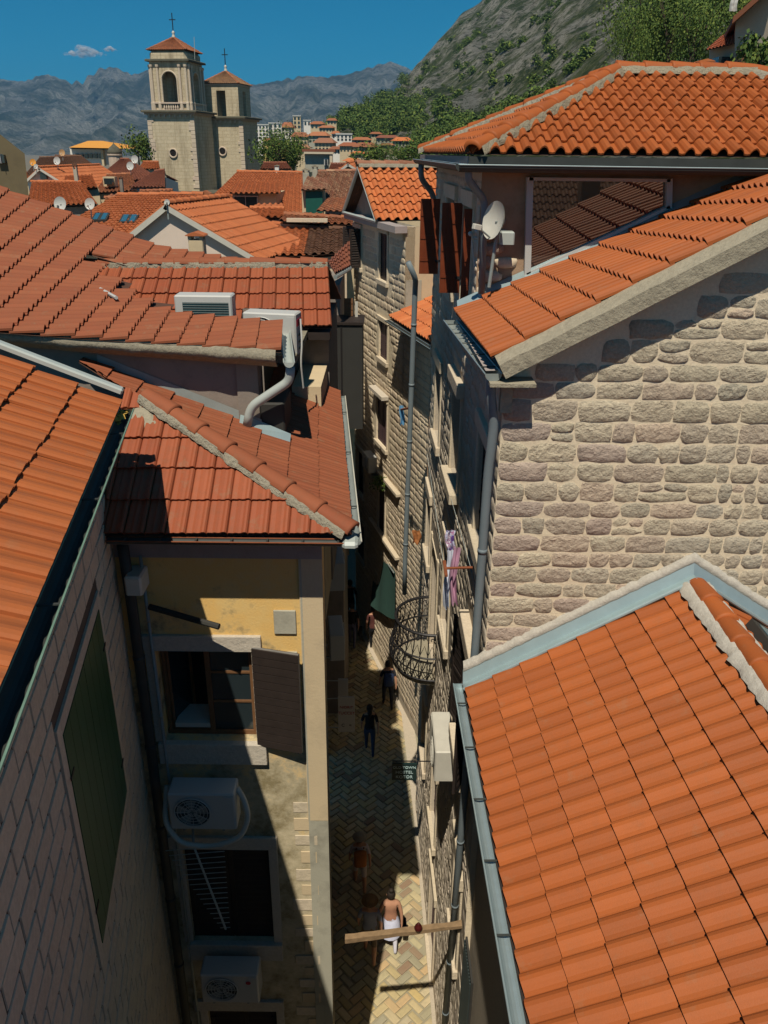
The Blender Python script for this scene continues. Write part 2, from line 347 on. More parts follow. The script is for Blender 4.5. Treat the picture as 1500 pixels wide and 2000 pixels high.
def tile_patch(house, profA, profB, mat, w=.205, e=.36, prof='roman', hh=.045, limit=300, planes=(), skip=None, lift=.028, name='roof_tile', deck=True, seed=1, rows=None, jit=1.0, deckmat=None, sheet=False, thick=.02):
    """lays roof tiles over the surface between two slope lines (each from eave to top); returns the roof part"""
    R = random.Random(seed)
    A = [V(p) for p in profA]; B = [V(p) for p in profB]
    L = (B[0] - A[0]).length; S = (sum((A[i + 1] - A[i]).length for i in range(len(A) - 1)) + sum((B[i + 1] - B[i]).length for i in range(len(B) - 1))) / 2
    nc = max(1, round(L / w)); nr = rows or max(1, round(S / e))
    def pt(u, v): return lerp_prof(A, v).lerp(lerp_prof(B, v), u)
    def nrm(u, v):
        d = 1e-3; n = (pt(min(u + d, 1), v) - pt(max(u - d, 0), v)).cross(pt(u, min(v + d, 1)) - pt(u, max(v - d, 0)))
        n.normalize(); return n if n.z > 0 else -n
    q = PROF[prof]; ns = len(q)
    roof = None
    vs = []; fs = []
    gx, gy = 6, max(4, (len(A) - 1) * 3)
    for j in range(gy + 1):
        for i in range(gx + 1): vs.append(pt(i / gx, j / gy) - nrm(i / gx, j / gy) * .012)
    for j in range(gy):
        for i in range(gx):
            poly = [vs[j * (gx + 1) + i], vs[j * (gx + 1) + i + 1], vs[(j + 1) * (gx + 1) + i + 1], vs[(j + 1) * (gx + 1) + i]]
            if skip and skip(sum(poly, V((0, 0, 0))) / 4): continue
            poly = clip_poly(poly, planes)
            if poly: fs.append(poly)
    dv = []; df = []
    for poly in fs:
        df.append(tuple(range(len(dv), len(dv) + len(poly)))); dv += poly
    roof = part('roof', dv, df, deckmat or M['deck'], house)
    if not deck: pass
    tiles = []
    for j in range(nr):
        for i in range(nc):
            c = pt((i + .5) / nc, (j + .5) / nr)
            if skip and skip(c): continue
            n = nrm((i + .5) / nc, (j + .5) / nr)
            dz = R.uniform(-.004, .004) * jit; dv0 = R.uniform(-.012, .012) * jit; tw = R.uniform(-.005, .005) * jit; du = R.uniform(-.012, .012) * jit
            v0 = (j + dv0 * 1.0) / nr; v1 = min(1, (j + 1.12) / nr); v0 = max(0, v0)
            if j == 0: v0 = -0.0
            lo = []; up = []; fr = []
            for s, h in q:
                u = (i + s + du) / nc
                u = min(max(u, 0), 1)
                lo.append(pt(u, v0) + n * (h * hh + lift + dz + tw * (s - .5)))
                up.append(pt(u, v1) + n * (h * hh * .95 + dz - .004))
                fr.append(pt(u, v0) + n * (h * hh + lift - thick + dz + tw * (s - .5)))
            polys = []
            for k in range(ns - 1):
                polys.append([lo[k], lo[k + 1], up[k + 1], up[k]])
                polys.append([fr[k], fr[k + 1], lo[k + 1], lo[k]])
            bot = pt((i) / nc, v0) - n * .01
            polys.append([lo[0], up[0], up[0] - n * .02, lo[0] - n * .03]); polys.append([up[-1], lo[-1], lo[-1] - n * .03, up[-1] - n * .02])
            if planes:
                polys = [p for p in (clip_poly(p, planes) for p in polys) if p]
                if not polys: continue
            tiles.append(((c - CAM).length + (0 if inview(c) else 1e4), polys))
    tiles.sort(key=lambda x: x[0])
    def emit(group, nm, stuff=False):
        vs = []; fs = []; idx = {}
        for _, polys in group:
            idx = {}
            for p in polys:
                f = []
                for v in p:
                    k = (round(v.x, 5), round(v.y, 5), round(v.z, 5))
                    if k not in idx: idx[k] = len(vs); vs.append(v)
                    f.append(idx[k])
                if len(set(f)) > 2: fs.append(tuple(dict.fromkeys(f)))
        if not fs: return
        o = part(nm, vs, fs, mat, roof if not stuff else house, False)
        if stuff: o['kind'] = 'stuff'
        return o
    if sheet: emit(tiles, 'roof_tiles', True)
    else:
        for t_ in tiles[:limit]: emit([t_], name)
        if len(tiles) > limit: emit(tiles[limit:], 'roof_tiles', True)
    return roof
def cap_tiles(house, a, b, mat, r=.10, ln=.36, name='ridge_tile', mortar=None, mw=.14, seed=3, parent=None, end_open=True):
    """half-round cap tiles from the lower end a to the upper end b, bedded in mortar"""
    R = random.Random(seed); a = V(a); b = V(b); d = b - a; L = d.length; d.normalize()
    x = d.cross(V((0, 0, 1))).normalized(); up = x.cross(d)
    n = max(1, round(L / ln))
    for i in range(n):
        vs = []; fs = []
        s0 = L * i / n - .03; s1 = L * (i + 1) / n; k = 8
        ro = R.uniform(-.03, .03); ox = R.uniform(-.008, .008)
        for s, rr, h in ((s0, r * 1.12, .016), (s0 + .03, r * 1.10, .014), (s1, r * .93, 0)):
            for q in range(k + 1):
                an = math.pi * q / k + ro
                vs.append(a + d * s + x * (math.cos(an) * rr + ox) + up * (math.sin(an) * rr * .8 + h + .02))
        for j in range(2):
            for q in range(k): fs.append((j * (k + 1) + q, j * (k + 1) + q + 1, (j + 1) * (k + 1) + q + 1, (j + 1) * (k + 1) + q))
        n0 = len(vs)
        for q in range(k + 1):
            an = math.pi * q / k + ro; vs.append(a + d * s0 + x * (math.cos(an) * r * .9 + ox) + up * (math.sin(an) * r * .62 + .015))
        for q in range(k): fs.append((q, n0 + q, n0 + q + 1, q + 1))
        part(name, vs, fs, mat, parent or house, True)
    if mortar:
        for sg in (-1, 1):
            vs = []; fs = []; m = max(8, int(L / .05))
            for i in range(m + 1):
                s = L * i / m; wob = noise.noise(V((s * 7, sg * 5, seed))) * .04 + noise.noise(V((s * 19, sg * 3, seed))) * .03
                ww = r + mw * .5 + wob
                vs += [a + d * s + x * sg * (r * .6) + up * .055, a + d * s + x * sg * (r + (ww - r) * .4) + up * (.045 + wob * .3), a + d * s + x * sg * ww - up * .045]
            for i in range(m):
                for q in range(2): fs.append((i * 3 + q, i * 3 + q + 1, i * 3 + 4 + q, i * 3 + 3 + q))
            part('ridge_mortar', vs, fs, mortar, house, True)
def gutter(house, a, b, r=.075, mat=None, rim=None, brackets=0, name='gutter'):
    a = V(a); b = V(b); d = (b - a).normalized(); x = d.cross(V((0, 0, 1))).normalized(); up = V((0, 0, 1))
    vs = []; fs = []; k = 8; prof = [(r * math.cos(math.pi + math.pi * q / k), r * math.sin(math.pi + math.pi * q / k)) for q in range(k + 1)]
    prof += [(p[0] * .9, p[1] * .9) for p in reversed(prof)]
    n = len(prof)
    for p in (a, b):
        for px, pz in prof: vs.append(p + x * px + up * pz)
    for i in range(n): fs.append((i, (i + 1) % n, n + (i + 1) % n, n + i))
    fs += [tuple(range(k + 1)), tuple(range(n, n + k + 1))]
    g = part(name, vs, fs, mat or M['gutter'], house, False)
    for sg in (-1, 1):
        part('gutter_rim', *_tube([a + x * sg * r, b + x * sg * r], .008, 6), rim or mat or M['gutter'], g)
    for i in range(brackets):
        p = a.lerp(b, (i + .5) / brackets)
        mb = MB(p, d, x, up); mb.box(-.010, .010, -r, r, -.004, .004); mb.build('gutter_bracket', M['gutter_dark'], g)
    return g
def _tube(pts, r, n=8):
    mb = MB().tube(pts, r, n, world=True); return mb.v, mb.f
def smooth_path(pts, rad=.08, k=4):
    pts = [V(p) for p in pts]; out = [pts[0]]
    for i in range(1, len(pts) - 1):
        a, b, c = pts[i - 1], pts[i], pts[i + 1]
        d1 = (a - b); d2 = (c - b); r = min(rad, d1.length * .45, d2.length * .45); p = b + d1.normalized() * r; q = b + d2.normalized() * r
        for j in range(k + 1):
            t_ = j / k; out.append(p.lerp(b, t_).lerp(b.lerp(q, t_), t_))
    out.append(pts[-1]); return out
def pipe(house, pts, r=.045, mat=None, name='downpipe', joints=1.2):
    pp = smooth_path(pts, r * 2.2)
    o = part(name, *_tube(pp, r, 12), mat or M['pvc_blue'], house, True)
    L = 0
    for a, b in zip(pts[:-1], pts[1:]):
        a = V(a); b = V(b); n = int((b - a).length / joints)
        for i in range(n):
            p = a.lerp(b, (i + .6) / max(n, 1)); d = (b - a).normalized()
            part('pipe_collar', *_tube([p - d * .025, p + d * .025], r * 1.12, 12), mat or M['pvc_blue'], o, True)
    return o
class Wall:
    """a wall face: local x along ex, z up, outward normal n"""
    def __init__(s, a, b, z0, z1, out):
        s.a = V((a[0], a[1], 0)); d = V((b[0], b[1], 0)) - s.a; s.L = d.length; s.ex = d.normalized(); n = V((s.ex.y, -s.ex.x, 0))
        if n.dot(V((out[0], out[1], 0))) < 0: n = -n
        s.n = n; s.z0 = z0; s.z1 = z1
    def p(s, x, z, d=0): return s.a + s.ex * x + V((0, 0, z)) + s.n * d
    def mb(s, x=0, z=0, d=0): return MB(s.p(x, z, d), s.ex, s.n, V((0, 0, 1)))
    def xof(s, pt): return (V(pt) - s.a).dot(s.ex)
def wall_face(house, W, mat, holes=(), planes=(), name='wall', reveal=.18, revmat=None, thick=.25):
    xs = sorted(set([0, W.L] + [h[0] for h in holes] + [h[1] for h in holes])); zs = sorted(set([W.z0, W.z1] + [h[2] for h in holes] + [h[3] for h in holes]))
    xs = [x for x in xs if 0 <= x <= W.L]; zs = [z for z in zs if W.z0 <= z <= W.z1]
    vs = []; fs = []
    def addp(poly):
        poly = clip_poly(poly, planes)
        if poly: fs.append(tuple(range(len(vs), len(vs) + len(poly)))); vs.extend(poly)
    for i in range(len(xs) - 1):
        for j in range(len(zs) - 1):
            cx = (xs[i] + xs[i + 1]) / 2; cz = (zs[j] + zs[j + 1]) / 2
            if any(h[0] < cx < h[1] and h[2] < cz < h[3] for h in holes): continue
            addp([W.p(xs[i], zs[j]), W.p(xs[i + 1], zs[j]), W.p(xs[i + 1], zs[j + 1]), W.p(xs[i], zs[j + 1])])
    for h in holes:
        for (x0, zz0), (x1, zz1) in (((h[0], h[2]), (h[0], h[3])), ((h[1], h[2]), (h[1], h[3])), ((h[0], h[2]), (h[1], h[2])), ((h[0], h[3]), (h[1], h[3]))):
            addp([W.p(x0, zz0), W.p(x1, zz1), W.p(x1, zz1, -reveal), W.p(x0, zz0, -reveal)])
    # back leaf so that the wall has thickness
    for i in range(len(xs) - 1):
        for j in range(len(zs) - 1):
            cx = (xs[i] + xs[i + 1]) / 2; cz = (zs[j] + zs[j + 1]) / 2
            if any(h[0] < cx < h[1] and h[2] < cz < h[3] for h in holes): continue
            addp([W.p(xs[i], zs[j], -thick), W.p(xs[i], zs[j + 1], -thick), W.p(xs[i + 1], zs[j + 1], -thick), W.p(xs[i + 1], zs[j], -thick)])
    addp([W.p(0, W.z0), W.p(0, W.z1), W.p(0, W.z1, -thick), W.p(0, W.z0, -thick)])
    addp([W.p(W.L, W.z0), W.p(W.L, W.z1), W.p(W.L, W.z1, -thick), W.p(W.L, W.z0, -thick)])
    return part(name, vs, fs, mat, house)
def stones(house, wall, W, mat, z0, z1, x0=0, x1=None, ch=(.2, .3), cw=(.26, .55), inside=None, limit=300, depth=.045, gap=.022, seed=1, rough=.5, name='stone', quoin=None, flat=False, cut=(), alt=None, altp=0, var=None):
    R = random.Random(seed); x1 = W.L if x1 is None else x1
    out = []; z = z0; row = 0
    while z < z1 - .08:
        h = R.uniform(*ch); h = min(h, z1 - z)
        x = x0 + (R.uniform(-.15, 0) if not flat else -(row % 2) * cw[0] * .5)
        first = True
        while x < x1:
            ww = R.uniform(*cw)
            if quoin and first: ww = quoin[row % 2] ; x = x0
            if var: ww *= var(x, z)
            a = max(x, x0); b = min(x + ww, x1); x += ww
            for rx0, rx1, rz0, rz1 in cut:
                if z + h > rz0 and z < rz1:
                    if a < rx0 < b: b = rx0
                    elif a < rx1 < b: a = rx1
            if b - a < .07: first = False; continue
            cx, cz = (a + b) / 2, z + h / 2
            hh = h * (R.uniform(.95, 1.0) if not flat else 1)
            if inside and not all(inside(px, pz) for px, pz in ((a, z), (b, z), (a, z + hh), (b, z + hh), (cx, cz))): first = False; continue
            if not flat and not (first and quoin) and h > .19 and R.random() < .2:
                zm = z + hh * R.uniform(.4, .6); out.append((a + gap / 2, b - gap / 2, z + gap / 2, zm - gap / 2, False)); z2 = zm; mid = a + (b - a) * R.uniform(.35, .65)
                if b - a > .32: out.append((a + gap / 2, mid - gap / 2, z2 + gap / 2, z + hh - gap / 2, False)); out.append((mid + gap / 2, b - gap / 2, z2 + gap / 2, z + hh - gap / 2, False))
                else: out.append((a + gap / 2, b - gap / 2, z2 + gap / 2, z + hh - gap / 2, False))
            else: out.append((a + gap / 2, b - gap / 2, z + gap / 2, z + hh - gap / 2, first and bool(quoin)))
            first = False
        z += h; row += 1
    recs = []
    for a, b, za, zb, q in out:
        c = W.p((a + b) / 2, (za + zb) / 2); recs.append(((c - CAM).length + (0 if inview(c) else 1e4), a, b, za, zb, q))
    recs.sort()
    def geo(a, b, za, zb, q):
        vs = []; fs = []; sd = R.uniform(0, 99); dd = depth * R.uniform(.5, 1.4); wd, ht = b - a, zb - za
        bw = .011; xs_ = [0, bw, .25 * wd, .5 * wd, .75 * wd, wd - bw, wd]; zs_ = [0, bw, .36 * ht, .68 * ht, ht - bw, ht]; nx, nz = 7, 6
        sl = [R.uniform(-.03, .03) * rough for _ in range(4)]; cr = [R.uniform(.008, .045) * rough for _ in range(4)]
        for j in range(nz):
            for i in range(nx):
                s, t_ = xs_[i] / wd, zs_[j] / ht
                ed = (i in (0, nx - 1)) or (j in (0, nz - 1)); ed2 = (i in (1, nx - 2)) or (j in (1, nz - 2))
                c = cr[(s > .5) + 2 * (t_ > .5)] * .8; pc = max(0, abs(2 * s - 1) - .45) * max(0, abs(2 * t_ - 1) - .35) * 2.8
                px = a + xs_[i] + (-1 if s > .5 else 1) * c * pc + (sl[0] * (1 - s) + sl[1] * s) * (t_ - .5) * .8 + noise.noise(V((s * 2.5 + sd, t_ * 3, 1.7))) * .012 * rough
                pz = za + zs_[j] + (-1 if t_ > .5 else 1) * c * pc * .8 + (sl[2] * (1 - t_) + sl[3] * t_) * (s - .5) * .5 + noise.noise(V((s * 4 + sd, t_ * 2, 8.1))) * .016 * rough
                d = -.001 if ed else dd * (.72 if ed2 else 1) + noise.noise(V((s * wd * 9 + sd, t_ * ht * 9, 4.4))) * depth * .8 * rough + noise.noise(V((s * wd * 22 + sd, t_ * ht * 22, 2.4))) * depth * .45 * rough
                vs.append(W.p(px, pz, d))
        for j in range(nz - 1):
            for i in range(nx - 1): fs.append((j * nx + i, j * nx + i + 1, (j + 1) * nx + i + 1, (j + 1) * nx + i))
        return vs, fs
    def gflat(a, b, za, zb, q):
        dd = depth * R.uniform(.6, 1.2); c = .008
        vs = [W.p(a, za, -.01), W.p(b, za, -.01), W.p(b, zb, -.01), W.p(a, zb, -.01), W.p(a + c, za + c, dd), W.p(b - c, za + c, dd), W.p(b - c, zb - c, dd), W.p(a + c, zb - c, dd)]
        return vs, [(4, 5, 6, 7), (0, 1, 5, 4), (1, 2, 6, 5), (2, 3, 7, 6), (3, 0, 4, 7)]
    g = gflat if flat else geo
    for r in recs[:limit]:
        mm = mat
        if alt and (r[5] and R.random() < .55 or R.random() < altp): mm = alt
        vs, fs = g(*r[1:]); part(name, vs, fs, mm, wall, not flat)
    if len(recs) > limit:
        av = []; af = []
        for r in recs[limit:]:
            vs, fs = g(*r[1:]); n = len(av); av += vs; af += [tuple(i + n for i in f) for f in fs]
        part('stones', av, af, mat, house, not flat)['kind'] = 'stuff'
def window(house, W, x0, x1, z0, z1, frame=None, fw=.12, sill=.16, lintel=None, shutters=None, smat=None, sash='wood_brown', depth=.16, bars=(1, 2), proud=.03, glass='glass', slats=14, ang=(165, 165), proj=.05):
    """a window with stone surround, sash, panes and shutters; the opening must be a hole of the wall"""
    win = None
    mb = W.mb(); mb.box(x0, x1, -depth - .02, -depth, z0, z1)
    win = mb.build('window', M[glass], house)
    s = W.mb(); b = .045
    s.box(x0, x0 + b, -depth, -depth + .04, z0, z1); s.box(x1 - b, x1, -depth, -depth + .04, z0, z1)
    s.box(x0 + b, x1 - b, -depth, -depth + .038, z0, z0 + b); s.box(x0 + b, x1 - b, -depth, -depth + .038, z1 - b, z1)
    for i in range(bars[0]):
        cx = x0 + (x1 - x0) * (i + 1) / (bars[0] + 1); s.box(cx - b * .5, cx + b * .5, -depth, -depth + .036, z0 + b, z1 - b)
    for i in range(bars[1]):
        cz = z0 + (z1 - z0) * (i + 1) / (bars[1] + 1); s.box(x0 + b, x1 - b, -depth, -depth + .03, cz - .014, cz + .014)
    s.build('window_frame', M[sash], win)
    if frame:
        f = M[frame]
        W.mb().bbox(x0 - fw, x0 - .002, -.02, proud, z0, z1, .008).build('jamb', f, win)
        W.mb().bbox(x1 + .002, x1 + fw, -.02, proud, z0, z1, .008).build('jamb', f, win)
        W.mb().bbox(x0 - fw * 1.25, x1 + fw * 1.25, -.02, proud + proj * .6, z1 + .001, z1 + (lintel or fw * 1.3), .008).build('lintel', f, win)
        if sill: W.mb().bbox(x0 - fw * 1.2, x1 + fw * 1.2, -.1, proud + proj, z0 - sill, z0 - .001, .008).build('sill', f, win)
    if shutters: shutter_pair(house, W, x0, x1, z0, z1, smat, ang if shutters == 'open' else (0, 0), slats, depth)
    return win
def shutter_pair(house, W, x0, x1, z0, z1, smat, ang, slats=14, depth=.1, which=(0, 1), style='slat'):
    hw = (x1 - x0) / 2 - .004
    for side in which:
        a = math.radians(ang[side])
        hx = x0 if side == 0 else x1; sg = 1 if side == 0 else -1
        dx = W.ex * (sg * math.cos(a)) + W.n * math.sin(a); dn = W.n * math.cos(a) - W.ex * (sg * math.sin(a))
        O = W.p(hx, 0, .035 if a > 0 else -depth * .45)
        mb = MB(O, dx, dn, V((0, 0, 1)))
        b = .06
        if style == 'slat':
            mb.box(0, b, -.018, .018, z0, z1); mb.box(hw - b, hw, -.018, .018, z0, z1)
            for zz in (z0, (z0 + z1) / 2 - b / 2, z1 - b): mb.box(b, hw - b, -.016, .016, zz, zz + b)
            mb.box(b, hw - b, -.004, .0, z0 + b, z1 - b)
            sh = mb.build('shutter', M[smat], house)
            n = slats
            for i in range(n):
                zz = z0 + b + (z1 - z0 - 2 * b) * (i + .5) / n; t_ = (z1 - z0 - 2 * b) / n * .42
                q = MB(O, dx, dn, V((0, 0, 1)))
                q.add([(b, -.014, zz + t_), (hw - b, -.014, zz + t_), (hw - b, .014, zz - t_), (b, .014, zz - t_), (b, -.010, zz + t_), (hw - b, -.010, zz + t_), (hw - b, .018, zz - t_), (b, .018, zz - t_)], [(3, 2, 1, 0), (4, 5, 6, 7), (0, 1, 5, 4), (2, 3, 7, 6)])
                q.build('slat', M[smat], sh)
        else:
            mb.box(0, hw, -.02, .012, z0, z1); sh = mb.build('shutter', M['shutter_back' if style == 'board' else smat], house)
            n = max(3, slats)
            for i in range(n):
                q = MB(O, dx, dn, V((0, 0, 1)))
                if style == 'plank': q.box(hw * i / n + .003, hw * (i + 1) / n - .003, .012, .02, z0 + .004, z1 - .004)
                else: q.box(.0, hw, .012, .026, z0 + (z1 - z0) * i / n + .005, z0 + (z1 - z0) * (i + 1) / n - .005)
                if style == 'board': q.box(.0, hw, -.034, -.02, z0 + (z1 - z0) * i / n + .005, z0 + (z1 - z0) * (i + 1) / n - .005)
                q.build('plank', M[smat], sh)
        for zz in (z0 + .18 * (z1 - z0), z0 + .82 * (z1 - z0)):
            q = MB(O, dx, dn, V((0, 0, 1))); q.box(-.03, .1, .019, .026, zz - .015, zz + .015); q.build('hinge', M['black'], sh)
def ac_unit(name, O, ax, ay, label, w=.8, d=.3, h=.55, group='air conditioner units', back=False, mat='white', logo=None, brackets=True, side_logo=False):
    """outdoor air conditioner; ax along its width, ay towards its front, O at the bottom centre"""
    az = V((0, 0, 1)); t_ = thing(name, O, label, 'air conditioner', group)
    mb = MB(O, ax, ay, az); mb.bbox(-w / 2, w / 2, -d / 2, d / 2, 0, h, .018); body = mb.build('casing', M[mat], t_)
    f = d / 2
    if not back:
        cx = -w * .14; r = h * .40
        q = MB(O, ax, ay, az); n = 28; vs = [(cx + r * math.cos(2 * math.pi * k / n), f + .002, h * .5 + r * math.sin(2 * math.pi * k / n)) for k in range(n)]
        q.add(vs, [tuple(range(n))]); q.build('fan_opening', M['fin_dark'], t_)
        for k in range(5):
            q = MB(O, ax, ay, az); a0 = k * 2 * math.pi / 5
            q.add([(cx, f + .004, h * .5)] + [(cx + r * .86 * math.cos(a0 + s), f + .004 + .01 * s, h * .5 + r * .86 * math.sin(a0 + s)) for s in (0, .25, .5, .75)], [(0, 1, 2), (0, 2, 3), (0, 3, 4)]); q.build('fan_blade', M['gutter'], t_)
        q = MB(O, ax, ay, az)
        for rr in (.25, .45, .65, .85, 1.0):
            q.tube([(cx + r * rr * math.cos(2 * math.pi * k / 24), f + .018, h * .5 + r * rr * math.sin(2 * math.pi * k / 24)) for k in range(25)], .004 if rr < 1 else .009, 5)
        for k in range(12):
            an = 2 * math.pi * k / 12; q.tube([(cx + r * .12 * math.cos(an), f + .018, h * .5 + r * .12 * math.sin(an)), (cx + r * math.cos(an), f + .018, h * .5 + r * math.sin(an))], .0035, 4)
        q.build('fan_grille', M[mat], t_)
        MB(O, ax, ay, az).box(w * .34, w * .47, f, f + .006, h * .08, h * .92).build('service_panel', M[mat], t_)
        if logo:
            q = MB(O, ax, ay, az); n = 18; q.add([(w * .33 + .035 * math.cos(2 * math.pi * k / n), f + .009, h * .74 + .035 * math.sin(2 * math.pi * k / n)) for k in range(n)], [tuple(range(n))]); q.build('maker_badge', M['badge'], t_)
    else:
        MB(O, ax, ay, az).box(-w * .36, w * .44, f - .02, f + .003, h * .10, h * .86).build('condenser', M['fin'], t_)
        for k in range(16):
            zz = h * (.12 + .72 * k / 15); MB(O, ax, ay, az).box(-w * .36, w * .44, f + .003, f + .009, zz, zz + .006).build('fin', M['gutter'], t_)
    if brackets:
        for sx in (-.3, .3):
            q = MB(O, ax, ay, az); q.box(w * sx - .015, w * sx + .015, -d / 2 - .1, d / 2, -.03, -.004); q.build('bracket', M['gutter'], t_)
    return t_
def dish(name, O, look, r, label, mat='white', post=.35, group='satellite dishes', parts=True):
    look = V(look).normalized(); x = look.cross(V((0, 0, 1))).normalized(); up = x.cross(look)
    base = V(O) - V((0, 0, post + r * .9)); t_ = thing(name, base, label, 'satellite dish', group)
    n = 24; vs = []; fs = []; rings = 5
    for side in (0, 1):
        for j in range(rings + 1):
            rr = r * j / rings; dep = -.28 * r * (1 - (j / rings) ** 2) - (.012 if side else 0)
            for k in range(n):
                a = 2 * math.pi * k / n; vs.append(V(O) + x * rr * math.cos(a) + up * rr * 1.08 * math.sin(a) + look * dep)
    for side in (0, 1):
        o = side * (rings + 1) * n
        for j in range(rings):
            for k in range(n): fs.append((o + j * n + k, o + j * n + (k + 1) % n, o + (j + 1) * n + (k + 1) % n, o + (j + 1) * n + k))
    part('reflector', vs, fs, M[mat], t_, True)
    fo = V(O) + look * r * 1.0 - up * r * .55
    part('feed_arm', *_tube([V(O) - up * r * .98 - look * .02, fo], .012 if r < .35 else .018, 6), M['gutter'], t_)
    MB(fo, x, look, up).bbox(-.03, .03, -.05, .06, -.03, .03, .008).build('feed_horn', M['white_old'], t_)
    part('mast', *_tube([base, V(O) - look * r * .45 - up * r * .3 , V(O) - look * r * .28], .022, 8), M['gutter'], t_)
    return t_
def crown_mesh(name, seed, n=700, s=.16, lobes=9, flat=1.0, mats=('leaf_dark', 'leaf', 'leaf_light')):
    R = random.Random(seed); vs = []; fs = []; mi = []
    L = []
    for k in range(lobes):
        a = R.uniform(0, 6.28); rr = R.uniform(.1, .62); L.append((V((rr * math.cos(a), rr * math.sin(a), R.uniform(.15, .85) * flat)), R.uniform(.28, .48)))
    for k in range(n):
        c, r = R.choice(L)
        d = V((R.gauss(0, 1), R.gauss(0, 1), R.gauss(0, 1))).normalized()
        p = c + d * r * (R.uniform(.55, 1.08)); p.z = max(p.z, -.02)
        nn = (d + V((R.uniform(-.8, .8), R.uniform(-.8, .8), R.uniform(-.2, 1.0)))).normalized(); x = nn.orthogonal().normalized(); x = (Matrix.Rotation(R.uniform(0, 6.28), 3, nn) @ x); y = nn.cross(x)
        ss = s * R.uniform(.5, 1.2); b = len(vs)
        vs += [p - x * ss * .5, p + y * ss * .35 + nn * ss * .1, p + x * ss * .5, p - y * ss * .35 - nn * ss * .12]
        fs.append((b, b + 1, b + 2, b + 3)); mi.append(0 if R.random() < .4 else (1 if R.random() < .75 else 2))
    me = mesh_data(name, vs, fs, [M[q] for q in mats]); me.polygons.foreach_set('material_index', mi); return me
CR = {}
def trunk_mesh(name, seed):
    R = random.Random(seed); mb = MB(); mb.tube([(0, 0, 0), (.02, .01, .25), (-.01, .02, .6)], [.06, .045, .02], 7)
    for k in range(4):
        a = R.uniform(0, 6.28); mb.tube([(0, 0, R.uniform(.2, .4)), (.2 * math.cos(a), .2 * math.sin(a), .6), (.38 * math.cos(a), .38 * math.sin(a), .85)], [.03, .02, .008], 5)
    return mesh_data(name, mb.v, mb.f, M['bark'])
def tree(name, loc, w_, h_, label, cat='tree', group=None, kind='mid', rot=None, parts=True):
    o = bpy.data.objects.new(name, None if parts else CR[kind]); COL.objects.link(o); o.location = V(loc)
    rz = rnd.uniform(0, 6.28) if rot is None else rot
    if parts:
        for nm, me in (('crown', CR[kind]), ('trunk', CR['trunk'])):
            c = bpy.data.objects.new(nm, me); COL.objects.link(c); c.parent = o; c.rotation_euler = (0, 0, rz)
            c.scale = (w_, w_, h_ * .85) if nm == 'crown' else (w_ * .8, w_ * .8, h_); c.location = (0, 0, h_ * .16 if nm == 'crown' else 0)
    else:
        o.scale = (w_, w_, h_); o.rotation_euler = (0, 0, rz)
    return tag(o, label, cat, group)
